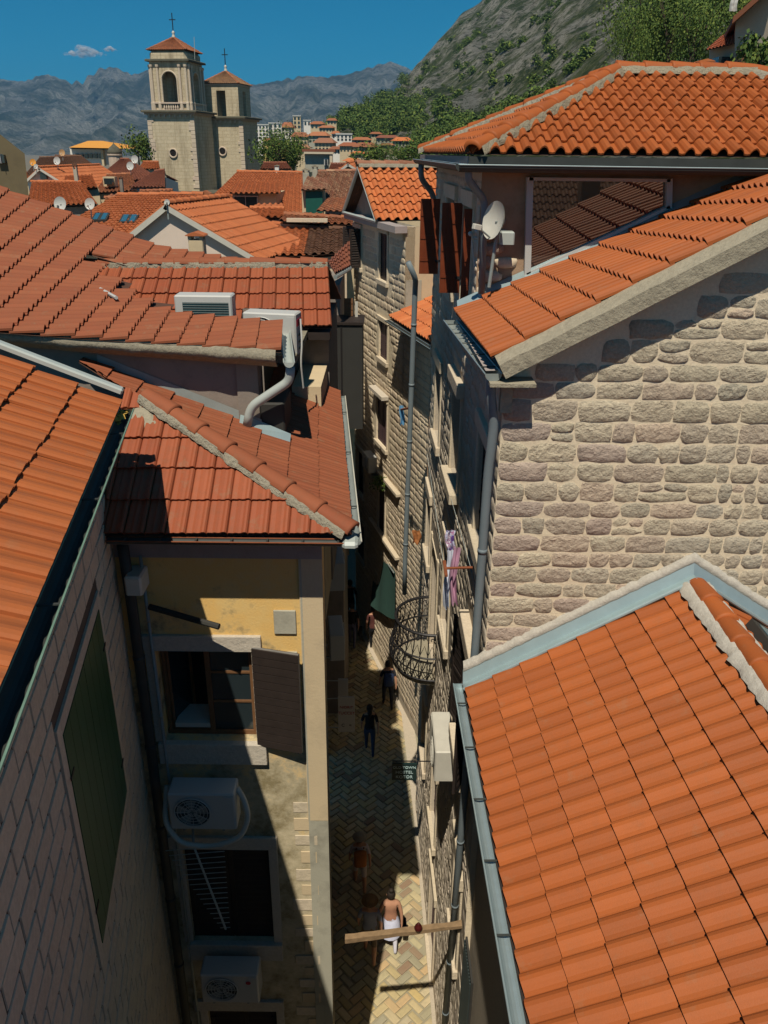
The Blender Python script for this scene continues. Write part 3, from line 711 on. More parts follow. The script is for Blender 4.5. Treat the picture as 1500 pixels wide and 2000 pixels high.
def pyfig(name, loc, heading, label, H=1.72, shirt=(.1, .1, .1), pants=(.05, .05, .07), hair=(.02, .014, .01), sleeves=True, shorts=False, stride=.16, arm=(.1, -.1), bare=False, group='people walking in the alley', extras=None, hatcol=None, longhair=False, lean=0):
    """a walking figure: one skinned body, with hair, hat, bags as children"""
    k = H / 1.75
    Vt = [(0, 0, .96), (0, .01, 1.12), (0, .0, 1.30), (0, -.01, 1.45), (0, .0, 1.53), (0, .025, 1.62), (0, .03, 1.72)]
    Rd = [(.155, .11), (.135, .10), (.165, .115), (.13, .085), (.055, .055), (.075, .092), (.06, .075)]
    E = [(i, i + 1) for i in range(6)]
    def add(p, r, par): Vt.append(p); Rd.append(r if isinstance(r, tuple) else (r, r)); E.append((par, len(Vt) - 1)); return len(Vt) - 1
    for s, sw in ((-1, stride), (1, -stride)):
        h = add((s * .095, 0, .88), (.095, .1), 0); kn = add((s * .10, sw * .75 + .03, .50), .062, h)
        cf = add((s * .10, sw * .95, .33), .056, kn); an = add((s * .10, sw * 1.25 - .02, .09), .038, cf); add((s * .105, sw * 1.25 + .03, .045), (.042, .035), an); add((s * .115, sw * 1.25 + .14, .035), (.04, .026), len(Vt) - 1)
    for s, sw in ((-1, arm[0]), (1, arm[1])):
        sh = add((s * .175, -.01, 1.42), .06, 3); el = add((s * .235, sw * .4 - .02, 1.15), .044, sh); wr = add((s * .245, sw * 1.2 + .02, .93), .028, el)
        pm = add((s * .245, sw * 1.35 + .03, .86), (.020, .034), wr)
        for f in range(4):
            a_ = add((s * .243, sw * 1.4 + .005 + .018 * f, .80 + .004 * abs(f - 1.5)), .009, pm); add((s * .232, sw * 1.4 + .012 + .018 * f, .765 + .006 * abs(f - 1.5)), .008, a_)
        a_ = add((s * .225, sw * 1.35 + .07, .85), .010, pm); add((s * .215, sw * 1.35 + .085, .82), .009, a_)
    me = bpy.data.meshes.new('b'); me.from_pydata([(x * k, y * k, z * k) for x, y, z in Vt], E, []); ob = bpy.data.objects.new('b', me); COL.objects.link(ob)
    md = ob.modifiers.new('s', 'SKIN'); md.use_smooth_shade = True
    for i, sv in enumerate(me.skin_vertices[0].data): sv.radius = (Rd[i][0] * k, Rd[i][1] * k); sv.use_root = (i == 0)
    ob.modifiers.new('u', 'SUBSURF').render_levels = 1; ob.modifiers['u'].levels = 1
    dg = bpy.context.evaluated_depsgraph_get(); bm_ = bpy.data.meshes.new_from_object(ob.evaluated_get(dg)); bpy.data.objects.remove(ob)
    bm_.name = name; bm_.materials.clear()
    for q in (M['skin'], cloth('shirt', shirt), cloth('trousers', pants), M['black']): bm_.materials.append(q)
    for p in bm_.polygons:
        x, y, z = (c / k for c in p.center); ax_ = abs(x)
        if z < .085: i = 3
        elif z < (.5 if shorts else .0): i = 0
        elif ax_ > .17 and z < 1.30: i = 0 if (z < (1.22 if sleeves else 1.5)) else 1
        elif ax_ > .15 and bare: i = 0
        elif z < .98: i = 2
        elif z < (1.47 if not bare else 1.32): i = 1
        else: i = 0
        p.material_index = i; p.use_smooth = True
    o = bpy.data.objects.new(name, bm_); COL.objects.link(o); o.location = V(loc); o.rotation_euler = (lean, 0, heading)
    tag(o, label, 'person', group)
    def child(nm, mb, mat, sm=True):
        me2 = mesh_data(nm, [v * k for v in mb.v], mb.f, mat, sm); c = bpy.data.objects.new(nm, me2); COL.objects.link(c); c.parent = o; return c
    hm = plain('hair_colour', hair, .7)
    hb = MB(); n = 12
    prof = [(.088, -.06), (.100, .0), (.098, .05), (.080, .095), (.045, .125), (.005, .135)]
    hb.lathe(prof, n, (0, .005, 1.655)); child('hair', hb, hm)
    if longhair: child('long_hair', MB().tube([(0, -.055, 1.68), (0, -.095, 1.56), (0, -.10, 1.40)], [.07, .075, .03], 10), hm)
    # face features
    child('nose', MB().tube([(0, .115, 1.655), (0, .135, 1.625), (0, .118, 1.615)], [.008, .014, .008], 6), M['skin'])
    for s in (-1, 1): child('ear', MB().lathe([(.005, -.03), (.018, -.01), (.018, .015), (.005, .03)], 6, (s * .088, .02, 1.645)), M['skin'])
    for s in (-1, 1): child('eye', MB().lathe([(.004, -.008), (.010, 0), (.004, .008)], 6, (s * .032, .112, 1.66)), M['black'])
    child('mouth', MB().box(-.025, .025, .108, .116, 1.575, 1.583), M['rust'], False)
    if hatcol:
        hat = MB(); hat.lathe([(.175, .0), (.178, .008), (.112, .02), (.108, .075), (.085, .105), (.01, .112)], 16, (0, .01, 1.70)); child('hat', hat, cloth('hat_cloth', hatcol))
    for ex in (extras or []):
        if ex[0] == 'backpack':
            b = MB(); b.bbox(-.15, .15, -.29, -.11, 1.02, 1.44, .05); child('backpack', b, cloth('backpack', ex[1]))
            for s in (-1, 1): child('strap', MB().tube([(s * .09, -.12, 1.44), (s * .10, .02, 1.47), (s * .11, .10, 1.34), (s * .13, -.02, 1.12), (s * .12, -.13, 1.08)], .016, 6), cloth('strap', c_mul(ex[1], .5)))
        if ex[0] == 'skirt':
            child('skirt', MB().lathe([(.15, .0), (.20, -.12), (.24, -ex[2])], 16, (0, 0, 1.0), cap=False), cloth('skirt', ex[1]))
        if ex[0] == 'bag':
            s = ex[2]; b = MB(); b.bbox(s * .30 - .06, s * .30 + .06, -.14, .14, .52, .80, .02); child('bag', b, cloth('bag', ex[1]))
            child('bag_strap', MB().tube([(s * .29, -.08, .80), (s * .245, 0, .88), (s * .29, .08, .80)], .01, 6), cloth('bag_strap', c_mul(ex[1], .5)))
        if ex[0] == 'bun': child('hair_bun', MB().lathe([(.01, -.05), (.05, -.03), (.06, 0), (.05, .035), (.01, .05)], 10, (0, -.03, 1.83)), hm)
    return o
def text_part(parent, body, O, ax, ay, size, mat, name='lettering', ext=.003):
    cu = bpy.data.curves.new(name, 'FONT'); cu.body = body; cu.size = size; cu.extrude = ext; cu.align_x = 'CENTER'; cu.align_y = 'CENTER'
    ob = bpy.data.objects.new('tmp', cu); COL.objects.link(ob)
    dg = bpy.context.evaluated_depsgraph_get(); me = bpy.data.meshes.new_from_object(ob.evaluated_get(dg)); bpy.data.objects.remove(ob)
    ax = V(ax); ay = V(ay); az = ax.cross(ay); base = ROOT[parent]
    for v in me.vertices: c = v.co.copy(); v.co = V(O) - base + ax * c.x + ay * c.y + az * c.z
    me.materials.clear(); me.materials.append(mat)
    o = bpy.data.objects.new(name, me); COL.objects.link(o); o.parent = parent; ROOT[o] = base
    return o
M['badge'] = plain('red_badge', (.35, .02, .04), .5)
M['dead_leaf'] = plain('dead_leaf', (.45, .28, .06), .9, 0, .6, 40)
M['wood_teal'] = plain('teal_door', (.012, .085, .065), .5, 0, .2)
M['yellow_roof'] = plain('yellow_orange_roof', (.62, .28, .05), .8, 0, .15)
M['tan'] = plain('tan_enamel', (.42, .25, .12), .6)
t = MT('hill_surface')
a = t.noise(.035, 9, .72); b = t.noise(.16, 9, .75); r1 = t.ridged(.05, 9, .7, t.stretch(1, .6, .8))
rock = t.ramp(b, [(.34, (.17, .16, .12)), (.45, (.34, .32, .27)), (.53, (.54, .52, .45)), (.6, (.32, .30, .24)), (.7, (.56, .54, .47))])
grn = t.ramp(t.noise(.5, 6, .75), [(.38, (.04, .07, .02)), (.5, (.11, .14, .05)), (.64, (.19, .20, .09))])
c_ = t.mix(t.ramp(a, [(.46, (0, 0, 0)), (.56, (1, 1, 1))]), rock, grn)
c_ = t.mix(t.ramp(t.noise(.22, 8, .8), [(.51, (0, 0, 0)), (.56, (.9, .9, .9))]), c_, (.055, .085, .03))
t.bump(t.math('ADD', t.math('MULTIPLY', r1, .5), t.math('ADD', t.noise(.12, 10, .8), t.math('MULTIPLY', t.noise(.6, 6, .75), .5))), 1.0, 15.0)
M['hill'] = t.fin(c_, .95, 0, .1)
t = MT('mountain_surface')
b = t.noise(.0065, 11, .78); a = t.noise(.004, 8, .65); r1 = t.ridged(.004, 10, .7, t.stretch(1, .5, .55))
rock = t.ramp(b, [(.38, (.12, .15, .11)), (.46, (.26, .28, .23)), (.52, (.54, .54, .48)), (.57, (.28, .29, .24)), (.64, (.58, .58, .52))])
grn = t.ramp(b, [(.4, (.07, .10, .05)), (.6, (.19, .20, .14))])
c_ = t.mix(t.ramp(a, [(.46, (0, 0, 0)), (.60, (1, 1, 1))]), rock, grn)
c_ = t.mix(t.ramp(t.noise(.02, 9, .8, t.stretch(1, 1, .45)), [(.54, (0, 0, 0)), (.62, (.8, .8, .8))]), c_, (.09, .12, .08))
t.bump(t.math('ADD', t.math('MULTIPLY', r1, .8), t.math('ADD', t.noise(.010, 12, .8), t.math('MULTIPLY', t.noise(.05, 6, .75), .5))), 1.0, 130.0)
M['mountain'] = t.fin(c_, .95, 0, .1)
t = MT('cloud_vapour'); M['cloud'] = t.fin((.8, .8, .82), 1.0, 0, 0)
t.l(t.math('MULTIPLY', t.ramp(t.noise(.012, 6, .7), [(.35, (0, 0, 0)), (.65, (1, 1, 1))]), .22), t.b.inputs['Alpha'])
t = MT('haze_air'); t.t.nodes.remove(t.b); pv = t.n('ShaderNodeVolumePrincipled'); pv.inputs['Color'].default_value = (.2, .52, .95, 1); pv.inputs['Density'].default_value = .00011; pv.inputs['Anisotropy'].default_value = .2
t.l(pv.outputs[0], t.o.inputs['Volume']); M['haze'] = t.m
def PW(W, u, v, d=0):
    r = ray(u, v); a = W.a + W.n * d
    k = (a - CAM).dot(W.n) / r.dot(W.n); p = CAM + r * k
    return W.xof(p), p.z
# ------------------------------------------------------------------ ground and street
part('ground', [(-6400, -380, -.35), (6400, -380, -.35), (6400, 8100, -.35), (-6400, 8100, -.35)], [(0, 1, 2, 3)], M['ground'])['kind'] = 'structure'
EDGE_R = [(1.3, -2), (1.25, 8), (1.22, 10.7), (1.0, 16.4), (.75, 20.5), (-1.0, 26.2), (-2.8, 32), (-6, 42)]
EDGE_L = [(-1.0, -2), (-.72, 7.8), (-1.05, 12.6), (-1.5, 17), (-2.2, 20.5), (-3.6, 26.2), (-5.4, 32), (-8.6, 42)]
def edge_x(E, y):
    for (x0, y0), (x1, y1) in zip(E[:-1], E[1:]):
        if y0 <= y <= y1: return x0 + (x1 - x0) * (y - y0) / (y1 - y0)
    return E[-1][0]
ys = [-2 + i * .8 for i in range(56)]
vs = []; fs = []
for y in ys: vs += [(edge_x(EDGE_L, y) - .6, y, -.03), (edge_x(EDGE_R, y) + .4, y, -.03)]
for i in range(len(ys) - 1): fs.append((2 * i, 2 * i + 1, 2 * i + 3, 2 * i + 2))
street = part('street', vs, fs, M['pave_joint']); street['kind'] = 'structure'
# herringbone paving slabs
R = random.Random(5); sw, slen = .172, .344; recs = []
c45 = math.cos(math.radians(43)); s45 = math.sin(math.radians(43))
for i in range(-110, 200):
    for j in range(-110, 200):
        # herringbone cell pair in rotated space
        k = i - j
        for horiz in (0, 1):
            if horiz == 0:
                if (i - j) % 4 != 0: continue
                x, y, a, b = i * sw, j * sw, slen, sw
            else:
                if (i - j) % 4 != 3: continue
                x, y, a, b = i * sw, j * sw, sw, slen
            X = (x + a / 2) * c45 - (y + b / 2) * s45; Y = (x + a / 2) * s45 + (y + b / 2) * c45 + 12
            if not (5 < Y < 40): continue
            if not (edge_x(EDGE_L, Y) - .3 < X < edge_x(EDGE_R, Y) - .12): continue
            recs.append(((V((X, Y, 0)) - CAM).length + (0 if inview(V((X, Y, 0)), 0) and X > -.9 else 500), x, y, a, b))
recs.sort(); joined = ([], [])
for q, (_, x, y, a, b) in enumerate(recs):
    g = R.uniform(.008, .024); h = R.uniform(-.008, .008); c = .02; tl = R.uniform(-.007, .007); jx = R.uniform(-.014, .014)
    base = [(x + g, y + g), (x + a - g, y + g), (x + a - g, y + b - g), (x + g, y + b - g)]
    vs = []
    for ins, z in ((0, -.04), (0, -.008), (c, 0)):
        for n_, (px, py) in enumerate(base):
            qx = px + (ins if n_ in (0, 3) else -ins) + jx; qy = py + (ins if n_ in (0, 1) else -ins)
            vs.append(V((qx * c45 - qy * s45, qx * s45 + qy * c45 + 12, z + h + tl * (1 if n_ in (0, 3) else -1))))
    fs = [(8, 9, 10, 11)] + [(r_ + k, r_ + (k + 1) % 4, r_ + 4 + (k + 1) % 4, r_ + 4 + k) for r_ in (0, 4) for k in range(4)]
    if q < 300: part('paving_stone', vs, fs, M['pave'], street)
    else:
        n_ = len(joined[0]); joined[0].extend(vs); joined[1].extend([tuple(z + n_ for z in f) for f in fs])
part('paving_stones', joined[0], joined[1], M['pave'], street)['kind'] = 'stuff'
# drain strip along the foot of the houses
vs = []; fs = []
yy = [6 + i * .5 for i in range(46)]
for y in yy: x = edge_x(EDGE_R, y); vs += [(x - .14, y, .012), (x + .2, y, .016)]
for i in range(len(yy) - 1): fs.append((2 * i, 2 * i + 1, 2 * i + 3, 2 * i + 2))
part('kerb_strip', vs, fs, M['mortar_grey'], street)
# ------------------------------------------------------------------ R0: low house, bottom right
H0 = thing('tiled_house', (2.6, 5, 0), 'low house with new orange tile roof and zinc gutter below the rubble gable', 'house')
e0a, e0b = V((.99, 7.8, 10.27)), V((1.17, 1.2, 10.27)); r0a, r0b = V((3.43, 7.8, 11.68)), V((3.62, 1.2, 11.68))
tile_patch(H0, [e0a, r0a], [e0b, r0b], M['tile_new'], w=.203, e=.345, prof='soft', hh=.042, seed=11, limit=300, jit=1.1)
tile_patch(H0, [(5.9, 1.2, 10.27), r0b], [(5.7, 7.8, 10.27), r0a], M['tile_new'], w=.203, e=.345, prof='soft', hh=.042, seed=12, sheet=True, jit=.5)
cap_tiles(H0, r0b + V((0, 0, .01)), r0a + V((0, 0, .01)), M['tile_new'], r=.11, ln=.38, mortar=M['mortar_white'], mw=.16, seed=5)
# zinc flashing and white mortar against the gable wall
for sg, (p, q, nm) in enumerate(((V((.95, 7.8, 10.24)), V((3.43, 7.8, 11.72)), 0), (V((5.75, 7.8, 10.24)), V((3.43, 7.8, 11.72)), 0))):
    d = (q - p).normalized(); up = V((0, 0, 1))
    mb = MB(); mb.quad(p - V((0, .02, -.05)), q - V((0, .02, -.05)), q + V((0, .10, .05)), p + V((0, .10, .05)), world=True)
    mb.quad(p + V((0, .10, .05)), q + V((0, .10, .05)), q + V((0, .16, .20)), p + V((0, .16, .20)), world=True)
    mb.tube([p + V((0, -.02, .055)), q + V((0, -.02, .055))], .022, 8, world=True)
    mb.build('flashing', M['zinc_bright'] if sg == 0 else M['zinc'], H0)
    vs = []; fs = []; n_ = 60
    for i in range(n_ + 1):
        c = p.lerp(q, i / n_); wv = noise.noise(V((i * .6, sg * 9, 2))) * .02
        for k, (oy, oz) in enumerate(((.150, .17 + wv), (.125, .215 + wv), (.16, .27 + wv * 2), (.215, .285 + wv * 2))): vs.append(c + V((0, oy, oz)))
    for i in range(n_):
        for k in range(3): fs.append((i * 4 + k, i * 4 + k + 1, i * 4 + 5 + k, i * 4 + 4 + k))
    part('mortar_bead', vs, fs, M['mortar_white'], H0, True)
gutter(H0, (.92, 7.95, 10.25), (1.10, 1.2, 10.25), .075, M['zinc'], M['zinc_bright'], brackets=9)
W0 = Wall((1.28, 7.98), (1.42, 1.2), 0, 10.25, (-1, 0))
wall_face(H0, W0, M['mortar_grey'])
mb = MB(); mb.quad((.95, 7.95, 10.23), (1.15, 1.2, 10.23), (1.45, 1.2, 10.23), (1.3, 7.95, 10.23), world=True); mb.build('soffit', M['wood_dark'], H0)
W0b = Wall((1.42, 1.2), (5.9, 1.2), 0, 10.2, (0, -1)); wall_face(H0, W0b, M['mortar_grey'])
# roof window on the far slope
mb = MB(V((4.08, 7.0, 11.34)), V((.85, 0, -.52)).normalized(), V((0, 1, 0)), V((.52, 0, .85)).normalized())
mb.box(-.34, .34, -.27, .27, 0, .10); rw = mb.build('roof_window', M['charcoal'], H0)
mb = MB(V((4.08, 7.0, 11.34)), V((.85, 0, -.52)).normalized(), V((0, 1, 0)), V((.52, 0, .85)).normalized()); mb.box(-.27, .27, -.2, .2, .1, .106); mb.build('pane', M['sky_glass'], rw)
# ------------------------------------------------------------------ R1: stone house with the lit gable wall
H1 = thing('stone_house', (3, 9.4, 0), 'rubble stone house with a sunlit gable wall and single-slope orange roof, right of the alley', 'house')
def r1z(x): return 14.12 + (x - 1.16) * .545
W1g = Wall((1.2, 8.0), (6.4, 8.0), 0, 17.2, (0, -1))
n1 = V((-.545, 0, 1)).normalized() * -1
pl = [(V((1.16, 8, 13.93)), n1)]
w1 = wall_face(H1, W1g, M['mortar'], planes=pl)
def in1(x, z):
    X = 1.2 + x
    lo = 10.3 + min((X - .95), (5.9 - X)) * .59 - .15
    return z < r1z(X) - .17 and z > max(9.2, lo - .35)
def var1(x, z):
    return .62 if (x > 2.0 and z < 13.0 - (x - 2.0) * .5 + .3) else 1.0
stones(H1, w1, W1g, M['stone_gable'], 9.6, 16.4, ch=(.165, .25), cw=(.20, .56), inside=in1, limit=299, depth=.010, gap=.005, seed=21, rough=1.0, quoin=(.52, .30), alt=M['stone_pink'], altp=.015, var=var1)
W1f = Wall((1.2, 8.0), (1.16, 10.75), 0, 14.05, (-1, 0))
holes1 = [(.7, 1.5, 11.55, 12.95), (.55, 1.45, 8.35, 10.05), (.6, 1.4, 4.6, 6.3)]
w1f = wall_face(H1, W1f, M['mortar_grey'], holes1)
HB = [(h[0] - .16, h[1] + .16, h[2] - .2, h[3] + .22) for h in holes1]
def in1f(x, z): return not any(a < x < b and c < z < d for a, b, c, d in HB)
stones(H1, w1f, W1f, M['stone_facade'], .1, 13.95, ch=(.17, .24), cw=(.22, .45), inside=in1f, limit=299, depth=.012, gap=.012, seed=22, rough=1.0, quoin=(.3, .5))
window(H1, W1f, *holes1[0], frame='dressed', fw=.14, sill=.18, sash='wood_dark', shutters='closed', smat='wood_dark', depth=.14)
window(H1, W1f, *holes1[1], frame='dressed', fw=.15, sill=.16, lintel=.22, sash='wood_dark', proj=.16, depth=.18, shutters='open', smat='wood_dark', ang=(150, 165))
window(H1, W1f, *holes1[2], frame='dressed', fw=.15, sill=.16, lintel=.22, sash='wood_dark', proj=.05, depth=.16, shutters='closed', smat='wood_plum')
A1 = [V((1.04, 7.93, 14.16)), V((1.04 + 3.6, 7.93, 14.16 + 3.6 * .545))]; B1 = [V((.90, 10.70, 14.10)), V((.90 + 3.9, 10.70, 14.10 + 3.9 * .46))]
tile_patch(H1, A1, B1, M['tile_new'], w=.172, e=.37, prof='barrel', hh=.055, seed=31, limit=299, lift=.04)
# concrete verge along the gable
d = V((1, 0, .545)).normalized(); up = V((-.545, 0, 1)).normalized()
mb = MB(V((1.10, 7.72, 14.13)), d, V((0, 1, 0)), up); 
n_ = 40
vs = []; fs = []
for i in range(n_ + 1):
    s = 4.1 * i / n_; wv = noise.noise(V((s * 3, 1, 4))) * .012 + noise.noise(V((s * 11, 1, 4))) * .008
    for (oy, oz) in ((0 + wv, -.15), (0 + wv, .00 + wv), (.22, .05 + wv), (.30, -.0), (.3, -.15)): vs.append(mb.w((s, oy, oz)))
for i in range(n_):
    for k in range(5): fs.append((i * 5 + k, i * 5 + (k + 1) % 5, i * 5 + 5 + (k + 1) % 5, i * 5 + 5 + k))
fs.append((0, 1, 2, 3, 4))
part('verge', vs, fs, M['concrete'], H1)
MB().box(1.02, 1.47, 7.70, 7.99, 13.92, 13.955).build('eave_slab', M['concrete'], H1)
gutter(H1, (1.06, 7.80, 14.03), (.84, 10.72, 14.0), .085, M['gutter'], M['zinc'], brackets=5)
mb = MB(); mb.quad((1.0, 7.95, 14.02), (.92, 10.7, 14.0), (1.2, 10.7, 14.01), (1.24, 7.95, 14.03), world=True); mb.build('soffit', M['soffit'], H1)
pipe(H1, [(1.06, 7.93, 13.96), (1.06, 7.93, 13.8), (1.12, 7.97, 13.45), (1.10, 8.02, 12.9), (1.10, 8.25, 8.2), (1.10, 8.9, 2.5)], .05)
MB(V((0, 0, 0))).box(1.16, 1.28, 7.9, 8.0, 13.6, 13.9).build('eave_bracket', M['concrete'], H1)
# ------------------------------------------------------------------ R2: tall house behind with the hipped roof
H2 = thing('tall_house', (3, 13.3, 0), 'tall stone house with hipped orange roof, red-brown shutters and a large dark window', 'house')
W2s = Wall((1.16, 10.76), (7.5, 10.76), 0, 15.82, (0, -1))
def mwx(u, v): p = P(u, v, Y=10.76); return p.x, p.z
mq = [mwx(1033, 349), mwx(1303, 352), mwx(1302, 404), mwx(1028, 534)]
w2 = wall_face(H2, W2s, M['rust_wall'])
def in2s(x, z): return z > 14.05 + x * .46 and z < 15.42 and (x < .52)
stones(H2, w2, W2s, M['stone_warm'], 14.1, 15.5, x1=.6, ch=(.16, .22), cw=(.2, .34), inside=in2s, depth=.05, seed=41, rough=1.0, quoin=(.34, .2), alt=M['stone_pink'], altp=.4)
stones(H2, w2, W2s, M['stone_warm'], 14.6, 15.75, x0=2.4, ch=(.2, .26), cw=(.25, .4), inside=lambda x, z: z > 14.2 + x * .545, depth=.03, seed=42)
# window wall: frame, panes
mb = MB(); Yw = 10.70
vs = [V((x, Yw + .03, z)) for x, z in mq]; mb.add(vs, [(0, 1, 2, 3)], True); big = mb.build('window', M['mirror'], H2)
for (a, b), wd in zip(((0, 1), (1, 2), (2, 3), (3, 0)), (.018, .035, .02, .04)):
    A_, B_ = V((mq[a][0], Yw, mq[a][1])), V((mq[b][0], Yw, mq[b][1])); dd = (B_ - A_); q = MB(A_, dd.normalized(), V((0, 1, 0)), V((0, -1, 0)).cross(dd.normalized()))
    q.box(-wd * .5, dd.length + wd * .5, -.045, .045, -wd, wd); q.build('window_frame', M['white'], big)
# flashing between the lower roof and this wall
p, q = V((.92, 10.60, 14.16)), V((4.9, 10.60, 14.16 + 3.98 * .46))
mb = MB(); mb.quad(p, q, q + V((0, .08, .05)), p + V((0, .08, .05)), world=True); mb.quad(p + V((0, .08, .05)), q + V((0, .08, .05)), q + V((0, .14, .09)), p + V((0, .14, .09)), world=True)
mb.build('flashing', M['zinc_bright'], H2)
W2f = Wall((1.16, 10.76), (.93, 16.6), 0, 15.8, (-1, 0))
holes2 = [(.55, 1.40, 14.0, 15.35), (2.5, 3.75, 14.0, 15.35), (.75, 1.75, 11.25, 12.75), (3.6, 4.5, 11.0, 12.4), (1.1, 2.0, 8.2, 9.9), (4.6, 5.4, 8.0, 9.4), (1.5, 2.4, 3.2, 4.9), (.9, 1.9, .05, 2.3), (3.9, 4.8, 3.0, 4.7)]
arch = (2.95, 4.05, 6.32, 8.85)
w2f = wall_face(H2, W2f, M['mortar_grey'], holes2 + [arch])
HB2 = [(h[0] - .16, h[1] + .16, h[2] - .2, h[3] + .22) for h in holes2 + [arch]]
def in2f(x, z): return not any(a < x < b and c < z < d for a, b, c, d in HB2)
stones(H2, w2f, W2f, M['stone_facade'], .1, 15.7, ch=(.17, .24), cw=(.22, .45), inside=in2f, limit=299, depth=.012, gap=.012, seed=43, rough=1.0)
for i, h in enumerate(holes2):
    window(H2, W2f, *h, frame='dressed', fw=.13, sill=.16, lintel=.2, sash='wood_dark' if i != 7 else 'wood_plum', proj=.12 if i == 2 else .05, depth=.18, shutters='closed' if i in (4, 5, 6, 7, 8) else None, smat='wood_plum' if i > 5 else 'wood_dark')
# arched balcony door
mb = W2f.mb(); mb.box(arch[0], arch[1], -.15, -.12, arch[2], arch[3]); dr = mb.build('balcony_door', M['plaster_cream'], H2)
mb = W2f.mb(); n_ = 12; cx = (arch[0] + arch[1]) / 2; rr = (arch[1] - arch[0]) / 2
poly = [(arch[0], arch[3]), (arch[0], arch[3] - rr)] + [(cx - rr * math.cos(math.pi * k / n_), arch[3] - rr + rr * math.sin(math.pi * k / n_)) for k in range(1, n_)] + [(arch[1], arch[3] - rr), (arch[1], arch[3])]
for k in range(len(poly) // 2 - 0): pass
for k in range(1, len(poly) - 2):
    a_, b_ = poly[k], poly[k + 1]; mb.prism([a_, b_, (b_[0], arch[3]), (a_[0], arch[3])], -.1, .02)
mb.build('arch_surround', M['dressed'], dr)
for x0_, x1_ in ((arch[0] - .15, arch[0]), (arch[1], arch[1] + .15)): W2f.mb().bbox(x0_, x1_, -.02, .03, arch[2], arch[3] + .1, .008).build('jamb', M['dressed'], dr)
# open shutters on the upper floor seen flat-on
def leaf(u0, u1, v0, v1, Y, mat):
    a = P(u0, v0, Y=Y); b = P(u1, v1, Y=Y)
    mb = MB(V((a.x, Y, 0))); mb.box(0, b.x - a.x, -.015, .02, b.z, a.z); s = mb.build('shutter', M[mat], H2)
    for k in range(4):
        q = MB(V((a.x, Y, 0))); ww = (b.x - a.x) / 4; q.box(ww * k + .003, ww * (k + 1) - .003, -.024, -.015, b.z + .003, a.z - .003); q.build('plank', M[mat], s)
    for zz in (.2, .5, .8):
        q = MB(V((a.x, Y, 0))); z_ = b.z + (a.z - b.z) * zz; q.box(.01, b.x - a.x - .01, -.034, -.024, z_ - .03, z_ + .03); q.build('ledge', M[mat], s)
    q = MB(V((b.x, Y, 0))); q.box(-.06, .04, -.04, -.034, b.z + .2, b.z + .24); q.build('hinge', M['black'], s)
leaf(822, 855, 388, 535, 14.6, 'wood_red'); leaf(864, 896, 396, 572, 12.15, 'wood_red'); leaf(907, 926, 408, 600, 11.25, 'wood_red')
# hipped roof
ZE = 16.0
sw_, nw_, se_, ne_ = V((1.0, 10.3, ZE)), V((.62, 15.4, ZE)), V((7.6, 10.3, ZE)), V((7.6, 15.4, ZE)); ra, rb = V((3.2, 12.85, 17.05)), V((5.1, 12.85, 17.05))
tile_patch(H2, [sw_, V((sw_.x, 12.85, 17.05))], [se_, V((se_.x, 12.85, 17.05))], M['tile_new'], w=.19, e=.34, prof='barrel', hh=.07, seed=51, limit=260, planes=[vplane(sw_, ra, (4, 10.5)), vplane(se_, rb, (4, 10.5))])
tile_patch(H2, [nw_, V((3.2, 15.4, 17.05))], [sw_, V((3.2, 10.3, 17.05))], M['tile_new'], w=.19, e=.34, prof='barrel', hh=.07, seed=52, limit=39, planes=[vplane(sw_, ra, (.8, 12.8)), vplane(nw_, ra, (.8, 12.8))])
tile_patch(H2, [ne_, V((7.6, 12.85, 17.05))], [nw_, V((.62, 12.85, 17.05))], M['tile_new'], w=.19, e=.34, prof='barrel', hh=.07, seed=53, sheet=True, planes=[vplane(nw_, ra, (4, 15.3)), vplane(ne_, rb, (4, 15.3))])
tile_patch(H2, [se_, V((5.1, 10.3, 17.05))], [ne_, V((5.1, 15.4, 17.05))], M['tile_new'], w=.19, e=.34, prof='barrel', hh=.07, seed=54, sheet=True, planes=[vplane(se_, rb, (7.5, 12.8)), vplane(ne_, rb, (7.5, 12.8))])
up_ = V((0, 0, .03))
for k, (a, b) in enumerate(((sw_, ra), (nw_, ra), (ra, rb), (se_, rb), (ne_, rb))): cap_tiles(H2, a + up_, b + up_, M['tile_new'], r=.105, ln=.36, mortar=M['mortar_hip'], mw=.08, seed=60 + k)
# boxed eaves and gutter
mb = MB(); mb.box(1.02, 7.6, 10.36, 10.76, 15.80, 15.97); mb.build('eave_board', M['soffit'], H2)
mb = MB(); mb.add([(.99, 10.36, 15.80), (1.2, 10.36, 15.80), (.93, 16.4, 15.8), (.60, 16.4, 15.8), (.99, 10.36, 15.97), (1.2, 10.36, 15.97), (.93, 16.4, 15.97), (.60, 16.4, 15.97)], [(3, 2, 1, 0), (4, 5, 6, 7), (0, 1, 5, 4), (1, 2, 6, 5), (2, 3, 7, 6), (3, 0, 4, 7)], True); mb.build('eave_board', M['soffit'], H2)
gutter(H2, (.83, 10.22, 15.88), (7.6, 10.22, 15.86), .08, M['gutter_dark'], M['zinc'], brackets=14)
gutter(H2, (.52, 15.5, 15.90), (.86, 10.22, 15.88), .075, M['gutter_dark'], M['zinc'], brackets=8)
mb = MB(); mb.box(.95, 7.6, 10.28, 10.38, 15.84, 15.97); mb.build('fascia', M['gutter_dark'], H2)
pipe(H2, [(.95, 10.28, 15.86), (.95, 10.30, 15.72), (1.17, 10.60, 15.50), (1.20, 10.62, 15.40), (1.22, 10.62, 14.36)], .045, M['pvc_blue'])
pipe(H2, [(.58, 15.2, 15.86), (.58, 15.2, 15.6), (.80, 15.6, 15.35), (.85, 15.7, 15.2)], .05, M['pvc_blue'])
